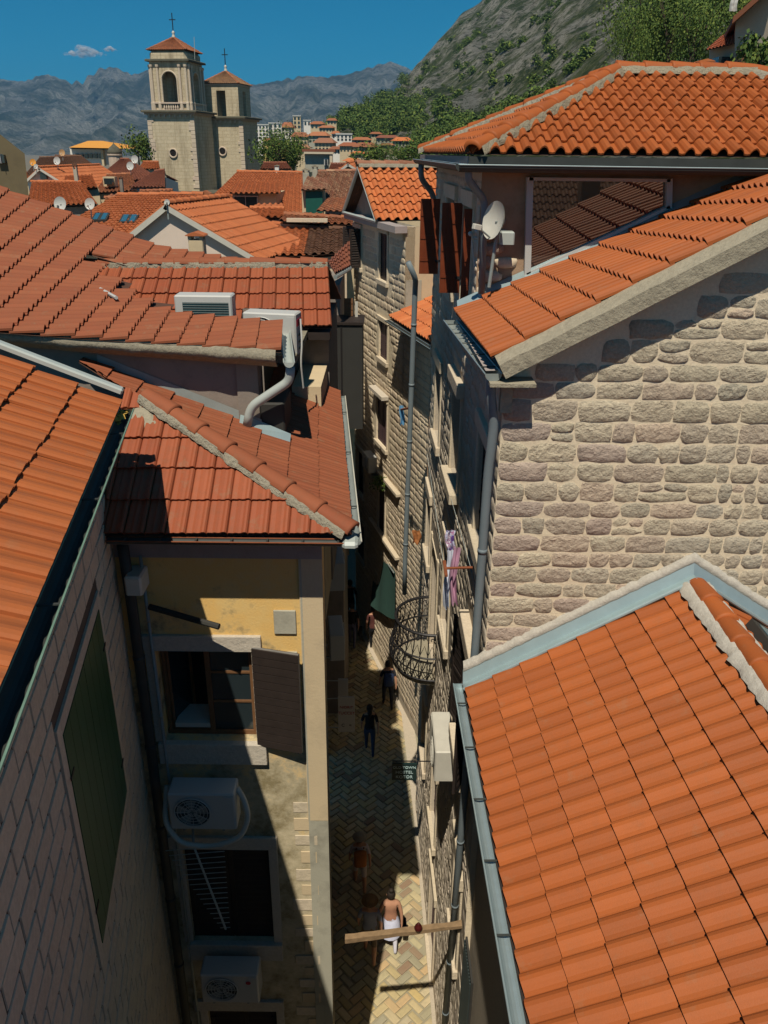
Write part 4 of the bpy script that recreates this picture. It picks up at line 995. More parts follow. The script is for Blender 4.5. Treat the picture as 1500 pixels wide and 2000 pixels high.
pipe(H2, [P(797, 512, Y=16.3), P(812, 545, Y=16.4), P(811, 560, Y=16.6), P(791, 1100, Y=16.75), P(790, 1160, Y=16.8)], .055, M['pvc_blue'])
pw = P(1197, 430, Y=10.4)
W2e = Wall((.93, 16.6), (7.5, 16.6), 0, 15.8, (0, 1)); wall_face(H2, W2e, M['rust_wall'])
# ------------------------------------------------------------------ balcony of the tall house
bc = W2f.p((arch[0] + arch[1]) / 2, 0); rB = .76
mb = MB(bc, W2f.ex, W2f.n, V((0, 0, 1))); n_ = 20
poly = [(rB * .98 * math.cos(math.pi * k / n_), rB * .98 * math.sin(math.pi * k / n_)) for k in range(n_ + 1)]
vs = [(x, y, 6.30) for x, y in poly] + [(x, y, 6.18) for x, y in poly]
mb.add(vs, [tuple(range(n_ + 1)), tuple(range(2 * n_ + 1, n_, -1))] + [(k, k + n_ + 1, k + n_ + 2, k + 1) for k in range(n_)]); bal = mb.build('balcony', M['concrete'], H2)
def bp(th, r, z): return mb.w((r * math.cos(th), r * math.sin(th), z))
def belly(z): return rB * (1 + .17 * math.sin(math.pi * min(1, max(0, (7.0 - z) / .75))))
for nm, z, r_ in (('top_rail', 7.36, .032), ('middle_rail', 6.86, .02), ('bottom_rail', 6.32, .022)):
    part(nm, *_tube([bp(math.pi * k / 28, belly(z), z) for k in range(29)], r_, 7), M['black'], bal)
for k in range(17):
    th = math.pi * k / 16
    part('baluster', *_tube([bp(th, belly(z), z) for z in (6.32, 6.5, 6.68, 6.86, 7.1, 7.36)], .012, 5), M['black'], bal)
for k in range(16):
    t0, t1 = math.pi * k / 16, math.pi * (k + 1) / 16
    for za, zb in ((6.34, 6.84), (6.84, 6.34)): part('lattice_bar', *_tube([bp(t0 + (t1 - t0) * s, belly(za + (zb - za) * s), za + (zb - za) * s) for s in (0, .5, 1)], .010, 4), M['black'], bal)
    tm = (t0 + t1) / 2
    sc = []
    for q_ in range(15):
        a_ = q_ / 14 * 4.2; rr_ = .055 * (1 - q_ / 18); sc.append(bp(tm + rr_ * math.cos(a_) / rB, belly(7.2), 7.24 + rr_ * math.sin(a_)))
    part('scroll', *_tube(sc, .010, 4), M['black'], bal)
    part('lattice_bar', *_tube([bp(t0, belly(6.9), 6.9), bp(tm, belly(7.05), 7.10), bp(t1, belly(6.9), 6.9)], .009, 4), M['black'], bal)
mb2 = MB(bc, W2f.ex, W2f.n, V((0, 0, 1))); mb2.box(-.3, .3, 0, .35, 5.95, 6.18); mb2.build('corbel', M['dressed_old'], bal)
# ------------------------------------------------------------------ yellow house, centre left
H3 = thing('yellow_house', (-1.8, 9, 0), 'ochre plastered house with hipped red tile roof and open brown shutter, left of the alley', 'house')
se, sw = V((-.33, 7.4, 12.45)), V((-3.05, 7.4, 12.42)); ne = V((-.74, 12.7, 12.45)); hp = V((-2.58, 8.7, 13.40))
pf = .735
WY = 7.85
tile_patch(H3, [sw, sw + V((0, 1.9, 1.9 * pf))], [se, se + V((0, 1.9, 1.9 * pf))], M['tile_red'], w=.216, e=.40, prof='flat', hh=.04, seed=71, limit=299, lift=.03, planes=[vplane(se, hp, (-3, 7.5)), (V((-2.93, 0, 0)), V((1, 0, 0)))])
tile_patch(H3, [se, V((-3.4, 7.2, 13.75))], [ne, V((-3.8, 12.5, 13.75))], M['tile_pink'], w=.215, e=.375, prof='flat', hh=.030, seed=72, limit=299, lift=.024, planes=[vplane(se, hp, (-.5, 12)), vplane((-9, 9.46), (9, 9.46), (0, 8))] )
tile_patch(H3, [V((-.49, 9.40, 12.45)), V((-1.55, 9.40, 12.92))], [ne, V((-1.75, 12.7, 12.92))], M['tile_pink'], w=.215, e=.375, prof='flat', hh=.030, seed=73, limit=120, lift=.024, planes=[vplane((-9, 9.462), (9, 9.462), (0, 12))])
cap_tiles(H3, se + V((-.02, .02, .03)), hp + (hp - se).normalized() * .12 + V((0, 0, .05)), M['tile_pink'], r=.105, ln=.40, mortar=M['mortar_hip'], mw=.03, seed=8, name='hip_tile')
# lump of mortar at the head of the hip
mb = MB(); n_ = 9; vs = []; fs = []
for i in range(n_):
    for j in range(n_):
        s, t_ = i / (n_ - 1) - .5, j / (n_ - 1) - .5
        x, y = -2.66 + s * .36, 8.62 + t_ * .34
        vs.append((x, y, 13.33 + (y - 8.62) * .62 + .06 * math.cos(s * 3) * math.cos(t_ * 3) + noise.noise(V((x * 9, y * 9, 1))) * .05))
for i in range(n_ - 1):
    for j in range(n_ - 1): fs.append((i * n_ + j, (i + 1) * n_ + j, (i + 1) * n_ + j + 1, i * n_ + j + 1))
part('hip_mortar', vs, fs, M['concrete'], H3, True)
WYf = Wall((-2.95, WY), (-.67, WY), 0, 12.45, (0, -1))
def hx(X): return X + 2.95
hY = [(hx(-2.62), hx(-1.51), 9.45, 10.76), (hx(-2.58), hx(-1.46), 5.97, 7.71), (hx(-2.5), hx(-1.5), 2.9, 4.55)]
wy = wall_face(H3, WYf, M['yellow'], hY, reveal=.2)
WYe = Wall((-.67, WY), (-1.05, 12.7), 0, 12.45, (1, 0)); wall_face(H3, WYe, M['plaster_grey'])
# window with one open shutter
def surround(h, fw, mat='dressed_old'):
    x0, x1, z0, z1 = h; r = []
    WYf.mb().bbox(x0 - fw, x0 - .001, -.02, .03, z0, z1, .006).build('jamb', M[mat], wy)
    WYf.mb().bbox(x1 + .001, x1 + fw, -.02, .03, z0, z1, .006).build('jamb', M[mat], wy)
    WYf.mb().bbox(x0 - fw * 1.6, x1 + fw * 1.05, -.02, .045, z1 + .001, z1 + fw * 1.75, .006).build('lintel', M[mat], wy)
    WYf.mb().bbox(x0 - fw * .7, x1 + fw * 1.0, -.08, .08, z0 - .30, z0 - .001, .006).build('sill', M[mat], wy)
for h in hY: surround(h, .115)
x0, x1, z0, z1 = hY[0]
mb = WYf.mb(); mb.box(x0, x1, -.62, -.60, z0 - .2, z1); mb.build('room_back', M['void'], H3)
win = WYf.mb().box(x0 + .02, x0 + .06, -.17, -.12, z0, z1).box(x1 - .06, x1 - .02, -.17, -.12, z0, z1).box(x0, x1, -.17, -.121, z0 + .001, z0 + .06).box(x0, x1, -.17, -.121, z1 - .05, z1 - .001).box((x0 + x1) / 2 - .03, (x0 + x1) / 2 + .03, -.17, -.119, z0 + .06, z1 - .05).build('window_frame', M['wood_brown'], H3)
WYf.mb().box((x0 + x1) / 2 + .03, x1 - .06, -.15, -.145, z0 + .06, z1 - .05).build('pane', M['glass'], win)
for zz in (.36, .68): WYf.mb().box((x0 + x1) / 2 + .03, x1 - .06, -.155, -.13, z0 + (z1 - z0) * zz, z0 + (z1 - z0) * zz + .03).build('glazing_bar', M['wood_brown'], win)
# inward-opened sash on the left with its blue curtain reflection
mb = MB(WYf.p(x0 + .06, 0, -.15), V((.35, .94, 0)).normalized(), V((-.94, .35, 0)).normalized(), V((0, 0, 1)))
mb.box(0, .04, -.02, .02, z0 + .06, z1 - .06).box(.44, .48, -.02, .02, z0 + .06, z1 - .06).box(.04, .44, -.019, .019, z0 + .06, z0 + .12).box(.04, .44, -.019, .019, z1 - .12, z1 - .06); sash = mb.build('sash', M['wood_brown'], H3)
mb = MB(WYf.p(x0 + .06, 0, -.15), V((.35, .94, 0)).normalized(), V((-.94, .35, 0)).normalized(), V((0, 0, 1))); mb.box(.04, .44, -.004, .004, z0 + .12, z1 - .12); mb.build('pane', M['glass'], sash)
WYf.mb().box(x0 + .1, x1 - .55, -.5, -.12, z0 + .10, z0 + .16).build('inner_sill', M['white_old'], H3)
shutter_pair(H3, WYf, x0, x1 + .02, z0 - .02, z1 + .06, 'wood_dark', (0, 166), slats=13, which=(1,), style='board')
x0, x1, z0, z1 = hY[1]
shutter_pair(H3, WYf, x0, x1, z0, z1, 'wood_dark', (0, 0), slats=16, depth=.2)
x0, x1, z0, z1 = hY[2]
shutter_pair(H3, WYf, x0, x1, z0, z1, 'wood_dark', (0, 0), slats=12, depth=.2)
for h in hY[1:]: WYf.mb().box(h[0], h[1], -.21, -.19, h[2], h[3]).build('window', M['void'], H3)
# grey corner strip, quoin stones, plaster band
xe = WYf.L
WYf.mb().box(xe - .26, xe - .001, .001, .018, 8.2, 11.95).build('corner_render', M['plaster_cream'], H3)
WYf.mb().box(xe - .12, xe - .001, .001, .014, 0.2, 8.2).build('corner_render', M['plaster_grey'], H3)
for z_ in (11.3, 10.75): WYf.mb().bbox(xe - .56, xe - .31, .001, .028, z_ - .3, z_, .006).build('quoin', M['plaster_grey'], H3)
R = random.Random(4); z_ = 8.5; k = 0
while z_ > 1.5:
    h_ = R.uniform(.16, .22); w_ = (.30 if k % 2 == 0 else .22) + R.uniform(-.05, .05)
    WYf.mb().bbox(xe - .17 - w_ - R.uniform(0, .03), xe - .17 + R.uniform(-.01, .03), .001, .008 + R.uniform(0, .008), z_ - h_, z_ - .01, .006).build('quoin', M['dressed'] if k % 2 == 0 else M['plaster_cream'], H3)
    z_ -= h_ + R.uniform(.06, .12); k += 1
WYf.mb().box(0, xe, .001, .02, 11.95, 12.3).build('eave_band', M['soffit'], H3)
mb = MB(); mb.box(-3.0, -.36, 7.44, WY, 12.30, 12.36); mb.build('soffit', M['soffit'], H3)
mb = MB(); mb.add([(-.67, 7.44, 12.30), (-.37, 7.44, 12.30), (-.76, 12.7, 12.30), (-1.06, 12.7, 12.30)], [(0, 1, 2, 3)], True); mb.build('soffit', M['soffit'], H3)
gutter(H3, (-2.8, 7.36, 12.40), (-.28, 7.36, 12.40), .05, M['gutter_dark'], M['rust'], brackets=7)
gutter(H3, (-.27, 7.36, 12.40), (-.69, 12.7, 12.40), .045, M['gutter'], M['pvc_cream'], brackets=3)
MB().bbox(-.42, -.26, 7.28, 7.5, 12.36, 12.42, .03).build('gutter_corner', M['pvc'], H3)
# dark rail, lamp box, drainpipe and cables
a, b = P(292, 1185, Y=7.70), P(428, 1224, Y=7.45)
part('handrail', *_tube([a, b], .035, 8), M['charcoal'], H3)
pipe(H3, [(-2.76, 7.66, 12.2), (-2.76, 7.70, 11.5), (-2.80, 7.72, .1)], .06, M['gutter_dark'])
pipe(H3, [(-2.62, 7.76, 12.0), (-2.62, 7.78, 8.0), (-2.66, 7.80, .1)], .018, M['gutter'])
MB(V((-2.66, 7.62, 11.75))).bbox(-.09, .09, -.1, .2, -.10, .12, .02).build('junction_box', M['pvc_cream'], H3)
# ------------------------------------------------------------------ things on the yellow wall
ac_unit('air_conditioner', V((-2.14, 7.53, 8.50)), V((1, 0, 0)), V((0, -1, 0)), 'white air conditioner under the open-shuttered window of the ochre wall', .80, .30, .54)
ac_unit('air_conditioner', V((-2.02, 7.53, 5.36)), V((1, 0, 0)), V((0, -1, 0)), 'white air conditioner with red badge, lower on the ochre wall', .78, .30, .54, logo=True)
hz = [(-2.6, 7.62, 8.95), (-2.62, 7.42, 8.55), (-2.45, 7.36, 8.28), (-2.05, 7.36, 8.22), (-1.70, 7.40, 8.35), (-1.60, 7.46, 8.62), (-1.66, 7.52, 8.85), (-1.74, 7.56, 8.98)]
one('drain_hose', MB().tube(smooth_path(hz, .2, 5), .035, 9, world=True), M['white_old'], 'thick pale hose looping below the upper air conditioner', 'hose', smooth=True, loc=(-2.1, 7.4, 8.3))
at = thing('tv_antenna', (-2.4, 7.3, 8.0), 'thin comb-shaped aerial hanging in front of the closed dark shutters', 'antenna')
a, b = P(378, 1652, Y=7.35), P(441, 1815, Y=7.15); d = (b - a).normalized(); xx = d.cross(V((.2, 1, 0))).normalized()
part('boom', *_tube([a, b], .014, 6), M['pvc'], at)
for k in range(17):
    s = k / 16; L = .34 * (1 - s) + .07; c = a.lerp(b, .03 + s * .95); part('rod', *_tube([c - xx * L, c + xx * L], .005, 5), M['pvc'], at)
part('bracket', *_tube([a, a + V((-.1, .45, .15))], .016, 6), M['gutter'], at)
# ------------------------------------------------------------------ L1: house in the left foreground
H4 = thing('block_house', (-3, 5, 0), 'house at the far left with orange roof, dark gutter, block wall and closed green shutters', 'house')
az = math.radians(-10.2); ed = V((math.sin(az), math.cos(az), 0)); un = V((-math.cos(az), math.sin(az), 0))
E1 = V((-2.54, 7.55, 13.78)); E0 = E1 - ed * 7.5
tp = math.tan(math.radians(25))
def upv(p, s): return p + un * s + V((0, 0, s * tp))
tile_patch(H4, [E0, upv(E0, 2.6)], [E1, upv(E1, 2.6)], M['tile_left'], w=.215, e=.385, prof='soft', hh=.034, seed=81, limit=299, lift=.028, jit=1.6)
d_ = (upv(E1, 1) - E1).normalized(); q0 = upv(E1, .02) + V((0, .06, .07)); 
mb = MB(q0, d_, ed, d_.cross(ed) * -1); mb.bbox(-.02, 2.6, -.07, .04, 0, .05, .015); mb.build('verge_flashing', M['pvc'], H4)
gutter(H4, E1 + V((.02, .05, -.09)), E0 + V((.02, 0, -.09)), .068, M['gutter_dark'], M['copper'], brackets=5)
WL = Wall((-2.92, 7.80), (-2.92 + 7.6 * .1799, .2), 0, 13.66, (1, 0))
xs_ = []
q = [PW(WL, u, v) for u, v in ((183, 1208), (110, 1455), (197, 1815), (247, 1530))]
xs_ = sorted(a[0] for a in q); sx0, sx1 = (xs_[0] + xs_[1]) / 2, (xs_[2] + xs_[3]) / 2; sz1 = (q[0][1] + q[1][1]) / 2; sz0 = (q[2][1] + q[3][1]) / 2
hL = (sx0, sx1, sz0, sz1)
wl = wall_face(H4, WL, M['dark_joint'], [hL])
fwL = .13
stones(H4, wl, WL, M['ashlar'], 3.5, 13.5, x0=.02, ch=(.215, .225), cw=(.40, .44), inside=lambda x, z: not (hL[0] - fwL < x < hL[1] + fwL and hL[2] - fwL < z < hL[3] + fwL), limit=299, depth=.012, gap=.016, seed=82, flat=True, cut=[(hL[0] - fwL - .01, hL[1] + fwL + .01, hL[2] - fwL - .01, hL[3] + fwL + .01)])
for a_, b_, c_, d2 in ((hL[0] - fwL, hL[0], hL[2] - fwL, hL[3] + fwL), (hL[1], hL[1] + fwL, hL[2] - fwL, hL[3] + fwL), (hL[0], hL[1], hL[2] - fwL, hL[2]), (hL[0], hL[1], hL[3], hL[3] + fwL)):
    WL.mb().box(a_ + .001, b_ - .001, -.01, .022, c_ + .001, d2 - .001).build('window_surround', M['ashlar'], wl)
shutter_pair(H4, WL, hL[0], hL[1], hL[2], hL[3], 'wood_green', (0, 0), slats=4, depth=-.02, style='plank')
WL.mb().box(hL[0], hL[1], -.18, -.16, hL[2], hL[3]).build('window', M['void'], H4)
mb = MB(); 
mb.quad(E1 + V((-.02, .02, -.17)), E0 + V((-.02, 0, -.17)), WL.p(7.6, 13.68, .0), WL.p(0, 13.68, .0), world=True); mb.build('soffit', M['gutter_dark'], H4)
mb = MB(E1 + V((.0, 0, -.19)), -ed, V((1, 0, 0)), V((0, 0, 1))); mb.box(-.1, 7.5, -.16, -.05, -.06, .10); mb.build('fascia', M['gutter_dark'], H4)
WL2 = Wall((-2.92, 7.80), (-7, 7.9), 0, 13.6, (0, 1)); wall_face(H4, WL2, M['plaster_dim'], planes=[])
# leaves caught in the gutter end
mb = MB(); R = random.Random(3)
for k in range(40):
    c = E1 + V((.02 + R.uniform(-.06, .06), R.uniform(-.35, .0), -.12 + R.uniform(0, .07))); s = R.uniform(.02, .045); x_ = V((R.uniform(-1, 1), R.uniform(-1, 1), R.uniform(-.4, .4))).normalized() * s; y_ = V((R.uniform(-1, 1), R.uniform(-1, 1), R.uniform(-.4, .4))).normalized() * s
    mb.quad(c - x_, c + y_, c + x_, c - y_, world=True)
tag(mb.build('dead_leaves', M['dead_leaf'], H4), kind='stuff')
# ------------------------------------------------------------------ L2: neighbour with the broad low roof
H5 = thing('broad_house', (-5, 12, 0), 'house with a broad low terracotta roof and mortared verge, behind the ochre house', 'house')
A2 = [V((-1.2, 9.22, 13.90)), V((-3.4, 9.15, 14.045)), V((-6.0, 9.0, 14.25)), V((-9.6, 8.9, 14.9))]
B2 = [V((-1.90, 15.9, 13.96)), V((-4.25, 15.9, 14.30)), V((-7.05, 15.9, 15.32)), V((-10.8, 15.9, 16.9))]
def skip5(c):
    if c.y < 10.72 or c.y > 13.75: return False
    return c.x > -2.90 - (c.y - 10.72) * .72
tile_patch(H5, A2, B2, M['tile_pink'], w=.215, e=.385, prof='roman', hh=.06, seed=91, limit=299, skip=skip5, lift=.045)
WG = Wall((-9, 9.45), (-1.52, 9.45), 11, 14.4, (0, -1))
def z5(x): return 13.90 + (-1.2 - x) * .066 if x > -3.4 else 14.045 + (-3.4 - x) * .079
wall_face(H5, WG, M['plaster_dim'], planes=[(V((-1.2, 9, 13.78)), V((-.066, 0, -1)))])
# mortar and stone course below the verge
vs = []; fs = []; n_ = 110
for i in range(n_ + 1):
    x = -1.26 - 7.5 * i / n_; z = z5(x); wv = noise.noise(V((x * 4, 0, 1))) * .02; w2_ = noise.noise(V((x * 9, 3, 1))) * .014
    for oy, oz in ((9.24 - .03 + wv, .02 + w2_), (9.15 + wv, -.05 + w2_), (9.17 + wv, -.12 + wv), (9.2, -.125 + wv), (9.30 + wv, -.20), (9.46, -.21)): vs.append((x, oy, z + oz))
for i in range(n_):
    for k in range(5): fs.append((i * 6 + k, i * 6 + k + 1, i * 6 + 7 + k, i * 6 + 6 + k))
part('verge', vs, fs, M['concrete'], H5, True)
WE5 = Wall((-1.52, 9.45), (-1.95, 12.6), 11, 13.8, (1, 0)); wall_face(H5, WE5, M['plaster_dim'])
gutter(H5, (-1.10, 9.12, 13.80), (-1.36, 11.0, 13.80), .06, M['pvc'], M['pvc'], brackets=0)
pipe(H5, [(-1.10, 9.22, 13.72), (-1.12, 9.25, 13.55), (-1.60, 9.3, 13.22), (-1.66, 9.32, 12.98)], .055, M['pvc'])
# flashing at the foot of the wall
mb = MB(); mb.quad((-3.4, 9.41, 13.52), (-1.5, 9.41, 12.80), (-1.5, 9.44, 13.02), (-3.4, 9.44, 13.80), world=True); mb.build('flashing', M['gutter'], H5)
mb = MB(); mb.quad((-1.75, 9.28, 12.99), (-1.15, 9.28, 12.76), (-1.15, 9.44, 12.84), (-1.75, 9.44, 13.10), world=True); mb.build('flashing', M['zinc_bright'], H5)
MB(V((-1.38, 9.65, 12.80))).bbox(-.14, .16, -.19, .5, 0, .42, .02).build('roof_box', M['charcoal'], H5)
# rear wing with its front slope
wl0, wl1 = V((-6.2, 12.4, 13.5)), V((-.82, 12.4, 13.55)); wr0, wr1 = V((-6.2, 13.75, 14.24)), V((-.96, 13.75, 14.30))
tile_patch(H5, [wl0, wr0], [wl1, wr1], M['tile_red'], w=.215, e=.385, prof='flat', hh=.045, seed=92, limit=160, lift=.03, planes=[vplane((-3.3, 10.7), (-5.35, 13.75), (-1, 12.4))], name='wing_tile')
tile_patch(H5, [V((-.82, 15.1, 13.55)), wr1], [V((-6.2, 15.1, 13.5)), wr0], M['tile_red'], w=.215, e=.385, prof='flat', hh=.045, seed=93, sheet=True, planes=[vplane((-5.35, 13.75), (-6.2, 15.1), (-1, 14))])
cap_tiles(H5, V((-5.5, 13.75, 14.26)), wr1 + V((0, 0, .02)), M['tile_pink'], r=.10, ln=.40, mortar=M['mortar_hip'], mw=.0, seed=9)
MB().box(-1.95, -.90, 12.75, 15.0, 9, 13.5).build('wing_wall', M['plaster_dim'], H5)
MB().box(-2.9, -.86, 12.42, 12.75, 13.36, 13.47).build('wing_eave', M['wood_dark'], H5)
MB().box(-4.2, -1.2, 10.75, 12.7, 13.40, 13.50).build('valley_terrace', M['concrete'], H5)
MB().box(-1.35, -.93, 11.4, 12.74, 9, 12.9).build('rear_wall', M['plaster_cream'], H5)
c = P(165, 565, Z=14.2)
va = [P(100, 518, Y=13.6), P(150, 545, Y=12.9), P(185, 572, Y=12.0), P(232, 600, Y=10.9)]
part('valley_sheet', *_tube(smooth_path([p + V((0, -.05, .13)) for p in va], .2), .024, 6), M['white'], H5)
ac_unit('air_conditioner', P(405, 640, Y=11.3) + V((0, 0, -.20)), V((1, 0, 0)), V((0, -1, 0)), 'air conditioner showing its dark finned back, between the red tile slopes', .78, .30, .66, back=True, brackets=False)
u2 = ac_unit('air_conditioner', P(533, 690, Y=11.0) + V((0, .1, .0)), V((.985, -.17, 0)), V((-.17, -.985, 0)), 'air conditioner with red side badge at the end of the low roof', .74, .30, .55, brackets=True)
u2x = V((.985, -.17, 0)); b0 = ROOT[u2] + u2x * .375
MB(b0, V((.17, .985, 0)), u2x, V((0, 0, 1))).box(-.12, .10, 0, .006, .38, .47).build('side_badge', M['badge'], u2)
for k in range(3): MB(b0, V((.17, .985, 0)), u2x, V((0, 0, 1))).box(-.06, .10, 0, .005, .06 + .09 * k, .09 + .09 * k).build('louvre', M['fin_dark'], u2)
part('cable', *_tube(smooth_path([V((-1.12, 10.7, 14.0)), V((-1.1, 10.6, 13.7)), V((-1.12, 10.55, 13.45)), V((-1.1, 10.6, 13.1))], .1), .012, 6), M['white'], u2)
# ------------------------------------------------------------------ L3: bay deeper in the alley, shade put into its charcoal colour
H6 = thing('shade_toned_bay', (-1.6, 20, 9), 'bay with shade put into its charcoal colour, jutting over the alley beside the narrow stone house', 'bay')
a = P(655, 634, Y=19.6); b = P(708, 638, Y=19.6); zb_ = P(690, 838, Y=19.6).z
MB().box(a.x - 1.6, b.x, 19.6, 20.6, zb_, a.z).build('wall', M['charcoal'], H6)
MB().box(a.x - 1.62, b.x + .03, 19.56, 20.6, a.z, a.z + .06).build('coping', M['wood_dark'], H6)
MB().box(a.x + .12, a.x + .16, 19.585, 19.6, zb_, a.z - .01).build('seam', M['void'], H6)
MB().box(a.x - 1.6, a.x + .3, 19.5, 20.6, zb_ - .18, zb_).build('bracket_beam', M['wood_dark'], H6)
H7 = thing('rear_house', (-2.2, 20, 0), 'shaded house with a brown boarded opening behind the charcoal bay', 'house')
MB().box(-4.0, -1.15, 20.5, 23, 0, 13.0).build('wall', M['plaster_dim'], H7)
a = P(672, 588, Y=20.4); b = P(690, 634, Y=20.4)
MB().box(a.x, b.x, 20.38, 20.5, b.z - .4, a.z).build('door', M['wood_brown'], H7)
for k in range(7): MB().box(a.x, b.x, 20.36, 20.38, b.z - .38 + k * .15, b.z - .25 + k * .15).build('board', M['wood_brown'], H7)
MB().box(b.x + .05, b.x + .12, 20.3, 20.36, 11.0, a.z).build('downpipe', M['white_old'], H7)
ra_, rb_ = P(640, 545, Y=19), P(680, 560, Y=19)
tile_patch(H7, [P(655, 535, Y=19.0), P(640, 512, Y=20.5)], [P(683, 520, Y=20.5), P(683, 470, Y=23)], M['tile_rust'], w=.22, e=.37, prof='roman', seed=95, sheet=True)
MB().tube([P(655, 537, Y=19.0) + V((0, 0, -.05)), P(684, 520, Y=20.5) + V((0, 0, -.05))], .05, 8, world=True).build('gutter', M['gutter'], H7)
# left side of the alley beyond the ochre house
H8 = thing('alley_house', (-2, 15, 0), 'shaded house on the left side of the alley with air conditioners and shop signs', 'house')
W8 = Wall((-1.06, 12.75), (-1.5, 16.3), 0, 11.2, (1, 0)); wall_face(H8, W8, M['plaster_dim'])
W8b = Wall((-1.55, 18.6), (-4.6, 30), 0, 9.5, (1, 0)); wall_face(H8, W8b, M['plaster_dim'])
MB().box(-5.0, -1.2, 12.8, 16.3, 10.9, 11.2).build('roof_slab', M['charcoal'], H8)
# ------------------------------------------------------------------ R3: narrow stone house closing the view down the alley
def f3(y): return (.75 - .305 * (y - 20.5), y)
H9 = thing('narrow_house', (-.2, 24, 0), 'tall narrow stone house with a triangular pediment at the bend of the alley', 'house')
W3 = Wall(f3(21.4), f3(26.3), 0, 14.32, (-1, -.3))
def rect(W, u0, u1, v0, v1):
    uc, vc = (u0 + u1) / 2, (v0 + v1) / 2
    a, b = PW(W, u0, vc)[0], PW(W, u1, vc)[0]
    return (min(a, b), max(a, b), PW(W, uc, v1)[1], PW(W, uc, v0)[1])
h3 = [rect(W3, 741, 757, 455, 548), rect(W3, 694, 706, 445, 520), rect(W3, 741, 757, 628, 702), rect(W3, 736, 756, 778, 868), rect(W3, 739, 752, 948, 1040), rect(W3, 697, 711, 880, 965), rect(W3, 698, 712, 1018, 1090)]
h3 = [h for h in h3 if h[0] > .1 and h[1] < W3.L - .1]
w3 = wall_face(H9, W3, M['mortar'], h3)
HB3 = [(h[0] - .1, h[1] + .1, h[2] - .16, h[3] + .16) for h in h3]
stones(H9, w3, W3, M['stone_warm'], .3, 14.0, ch=(.16, .24), cw=(.2, .5), inside=lambda x, z: not any(a < x < b and c < z < d for a, b, c, d in HB3), limit=299, depth=.010, gap=.012, seed=101, rough=.8, quoin=(.5, .3))
for i, h in enumerate(h3):
    window(H9, W3, *h, frame='dressed', fw=.09, sill=.12, lintel=.12, sash='wood_plum', shutters='closed' if i != 5 else None, smat='wood_plum' if i else 'wood_dark', depth=.12, slats=18)
for (u0, v0), (u1, v1) in (((713, 883), (790, 970)), ((726, 1010), (784, 1093))):
    a = PW(W3, u0, v0); b = PW(W3, u1, v1); z = (a[1] + b[1]) / 2; W3.mb().bbox(max(0, min(a[0], b[0])), min(W3.L, max(a[0], b[0])), -.02, .14, z - .09, z, .01).build('string_course', M['dressed'], w3)
for h in (h3[3], h3[4]) if len(h3) > 4 else []: W3.mb().bbox(h[0] - .15, h[1] + .15, .001, .22, h[3] + .13, h[3] + .24, .01).build('hood', M['dressed_old'], w3)
# open dark shutters at the top left window
if len(h3) > 1: shutter_pair(H9, W3, h3[1][0], h3[1][1], h3[1][2], h3[1][3], 'wood_dark', (100, 120), slats=14)
# cornice, pediment and roof
xp0, xp1 = PW(W3, 757, 430)[0], min(W3.L, PW(W3, 680, 414)[0]); xa = (xp0 + xp1) / 2; zc = 14.32; za = 15.62
W3.mb().box(-.05, W3.L + .05, -.02, .30, 14.16, zc).build('cornice', M['soffit'], H9)
mb = W3.mb(); mb.prism([(xp0 + .1, zc), (xp1 - .1, zc), (xa, za - .12)], -.2, .0); mb.build('pediment', M['plaster_dim'], H9)
mb = W3.mb()
for a, b in (((xp0 - .05, zc), (xa, za)), ((xp1 + .05, zc), (xa, za)), ((xp0, zc), (xp1, zc))): mb.tube([(a[0], .32, a[1]), (b[0], .32, b[1])], .05, 6)
mb.build('pediment_moulding', M['pvc'], H9)
inn = -W3.n
for k, (xe_, sd_) in enumerate(((xp0 - .1, 1), (xp1 + .1, 2))):
    e_ = W3.p(xe_, zc + .02, .36); r_ = W3.p(xa, za + .02, .36)
    if k == 0: tile_patch(H9, [e_, r_], [e_ + inn * 4.6, r_ + inn * 4.6], M['tile_bright'], w=.26, e=.34, prof='barrel', hh=.09, seed=103, limit=200, lift=.04)
    else: tile_patch(H9, [e_ + inn * 4.6, r_ + inn * 4.6], [e_, r_], M['tile_bright'], w=.26, e=.34, prof='barrel', hh=.09, seed=104, sheet=True)
cap_tiles(H9, W3.p(xa, za + .05, .36), W3.p(xa, za + .05, -4.2), M['tile_mottled'], r=.13, ln=.4, mortar=M['mortar_hip'])
Ws = Wall(f3(21.4), (f3(21.4)[0] + 4.4, 21.4 + 4.4 * .305), 0, 14.3, (0.3, -1)); wall_face(H9, Ws, M['plaster_cream'])
Ws.mb().box(.02, .45, .001, .02, 12.2, 13.0).build('render_patch', M['plaster_grey'], H9)
# ------------------------------------------------------------------ R3b: lower house between
H10 = thing('lower_house', (1, 19, 0), 'lower stone house with a small bright orange roof beside the narrow house', 'house')
W4 = Wall(f3(16.8), f3(21.38), 0, 12.0, (-1, -.3))
h4 = [rect(W4, 776, 795, 655, 745)]
h4 = [(max(.15, h4[0][0]), h4[0][1], h4[0][2], h4[0][3])]
w4 = wall_face(H10, W4, M['mortar_grey'])
stones(H10, w4, W4, M['stone_warm'], .3, 11.9, ch=(.16, .24), cw=(.2, .5), limit=200, depth=.010, gap=.012, seed=105, rough=.8)
e_ = W4.p(W4.L, 12.10, .42); e2 = W4.p(0, 12.10, .42)
tile_patch(H10, [e_, e_ + inn * 3.2 + V((0, 0, 1.25))], [e2, e2 + inn * 3.2 + V((0, 0, 1.25))], M['tile_bright'], w=.2, e=.36, prof='roman', hh=.05, seed=106, limit=200)
gutter(H10, e_ + V((-.06, 0, -.08)), e2 + V((-.06, 0, -.08)), .06, M['gutter_dark'], M['zinc'])
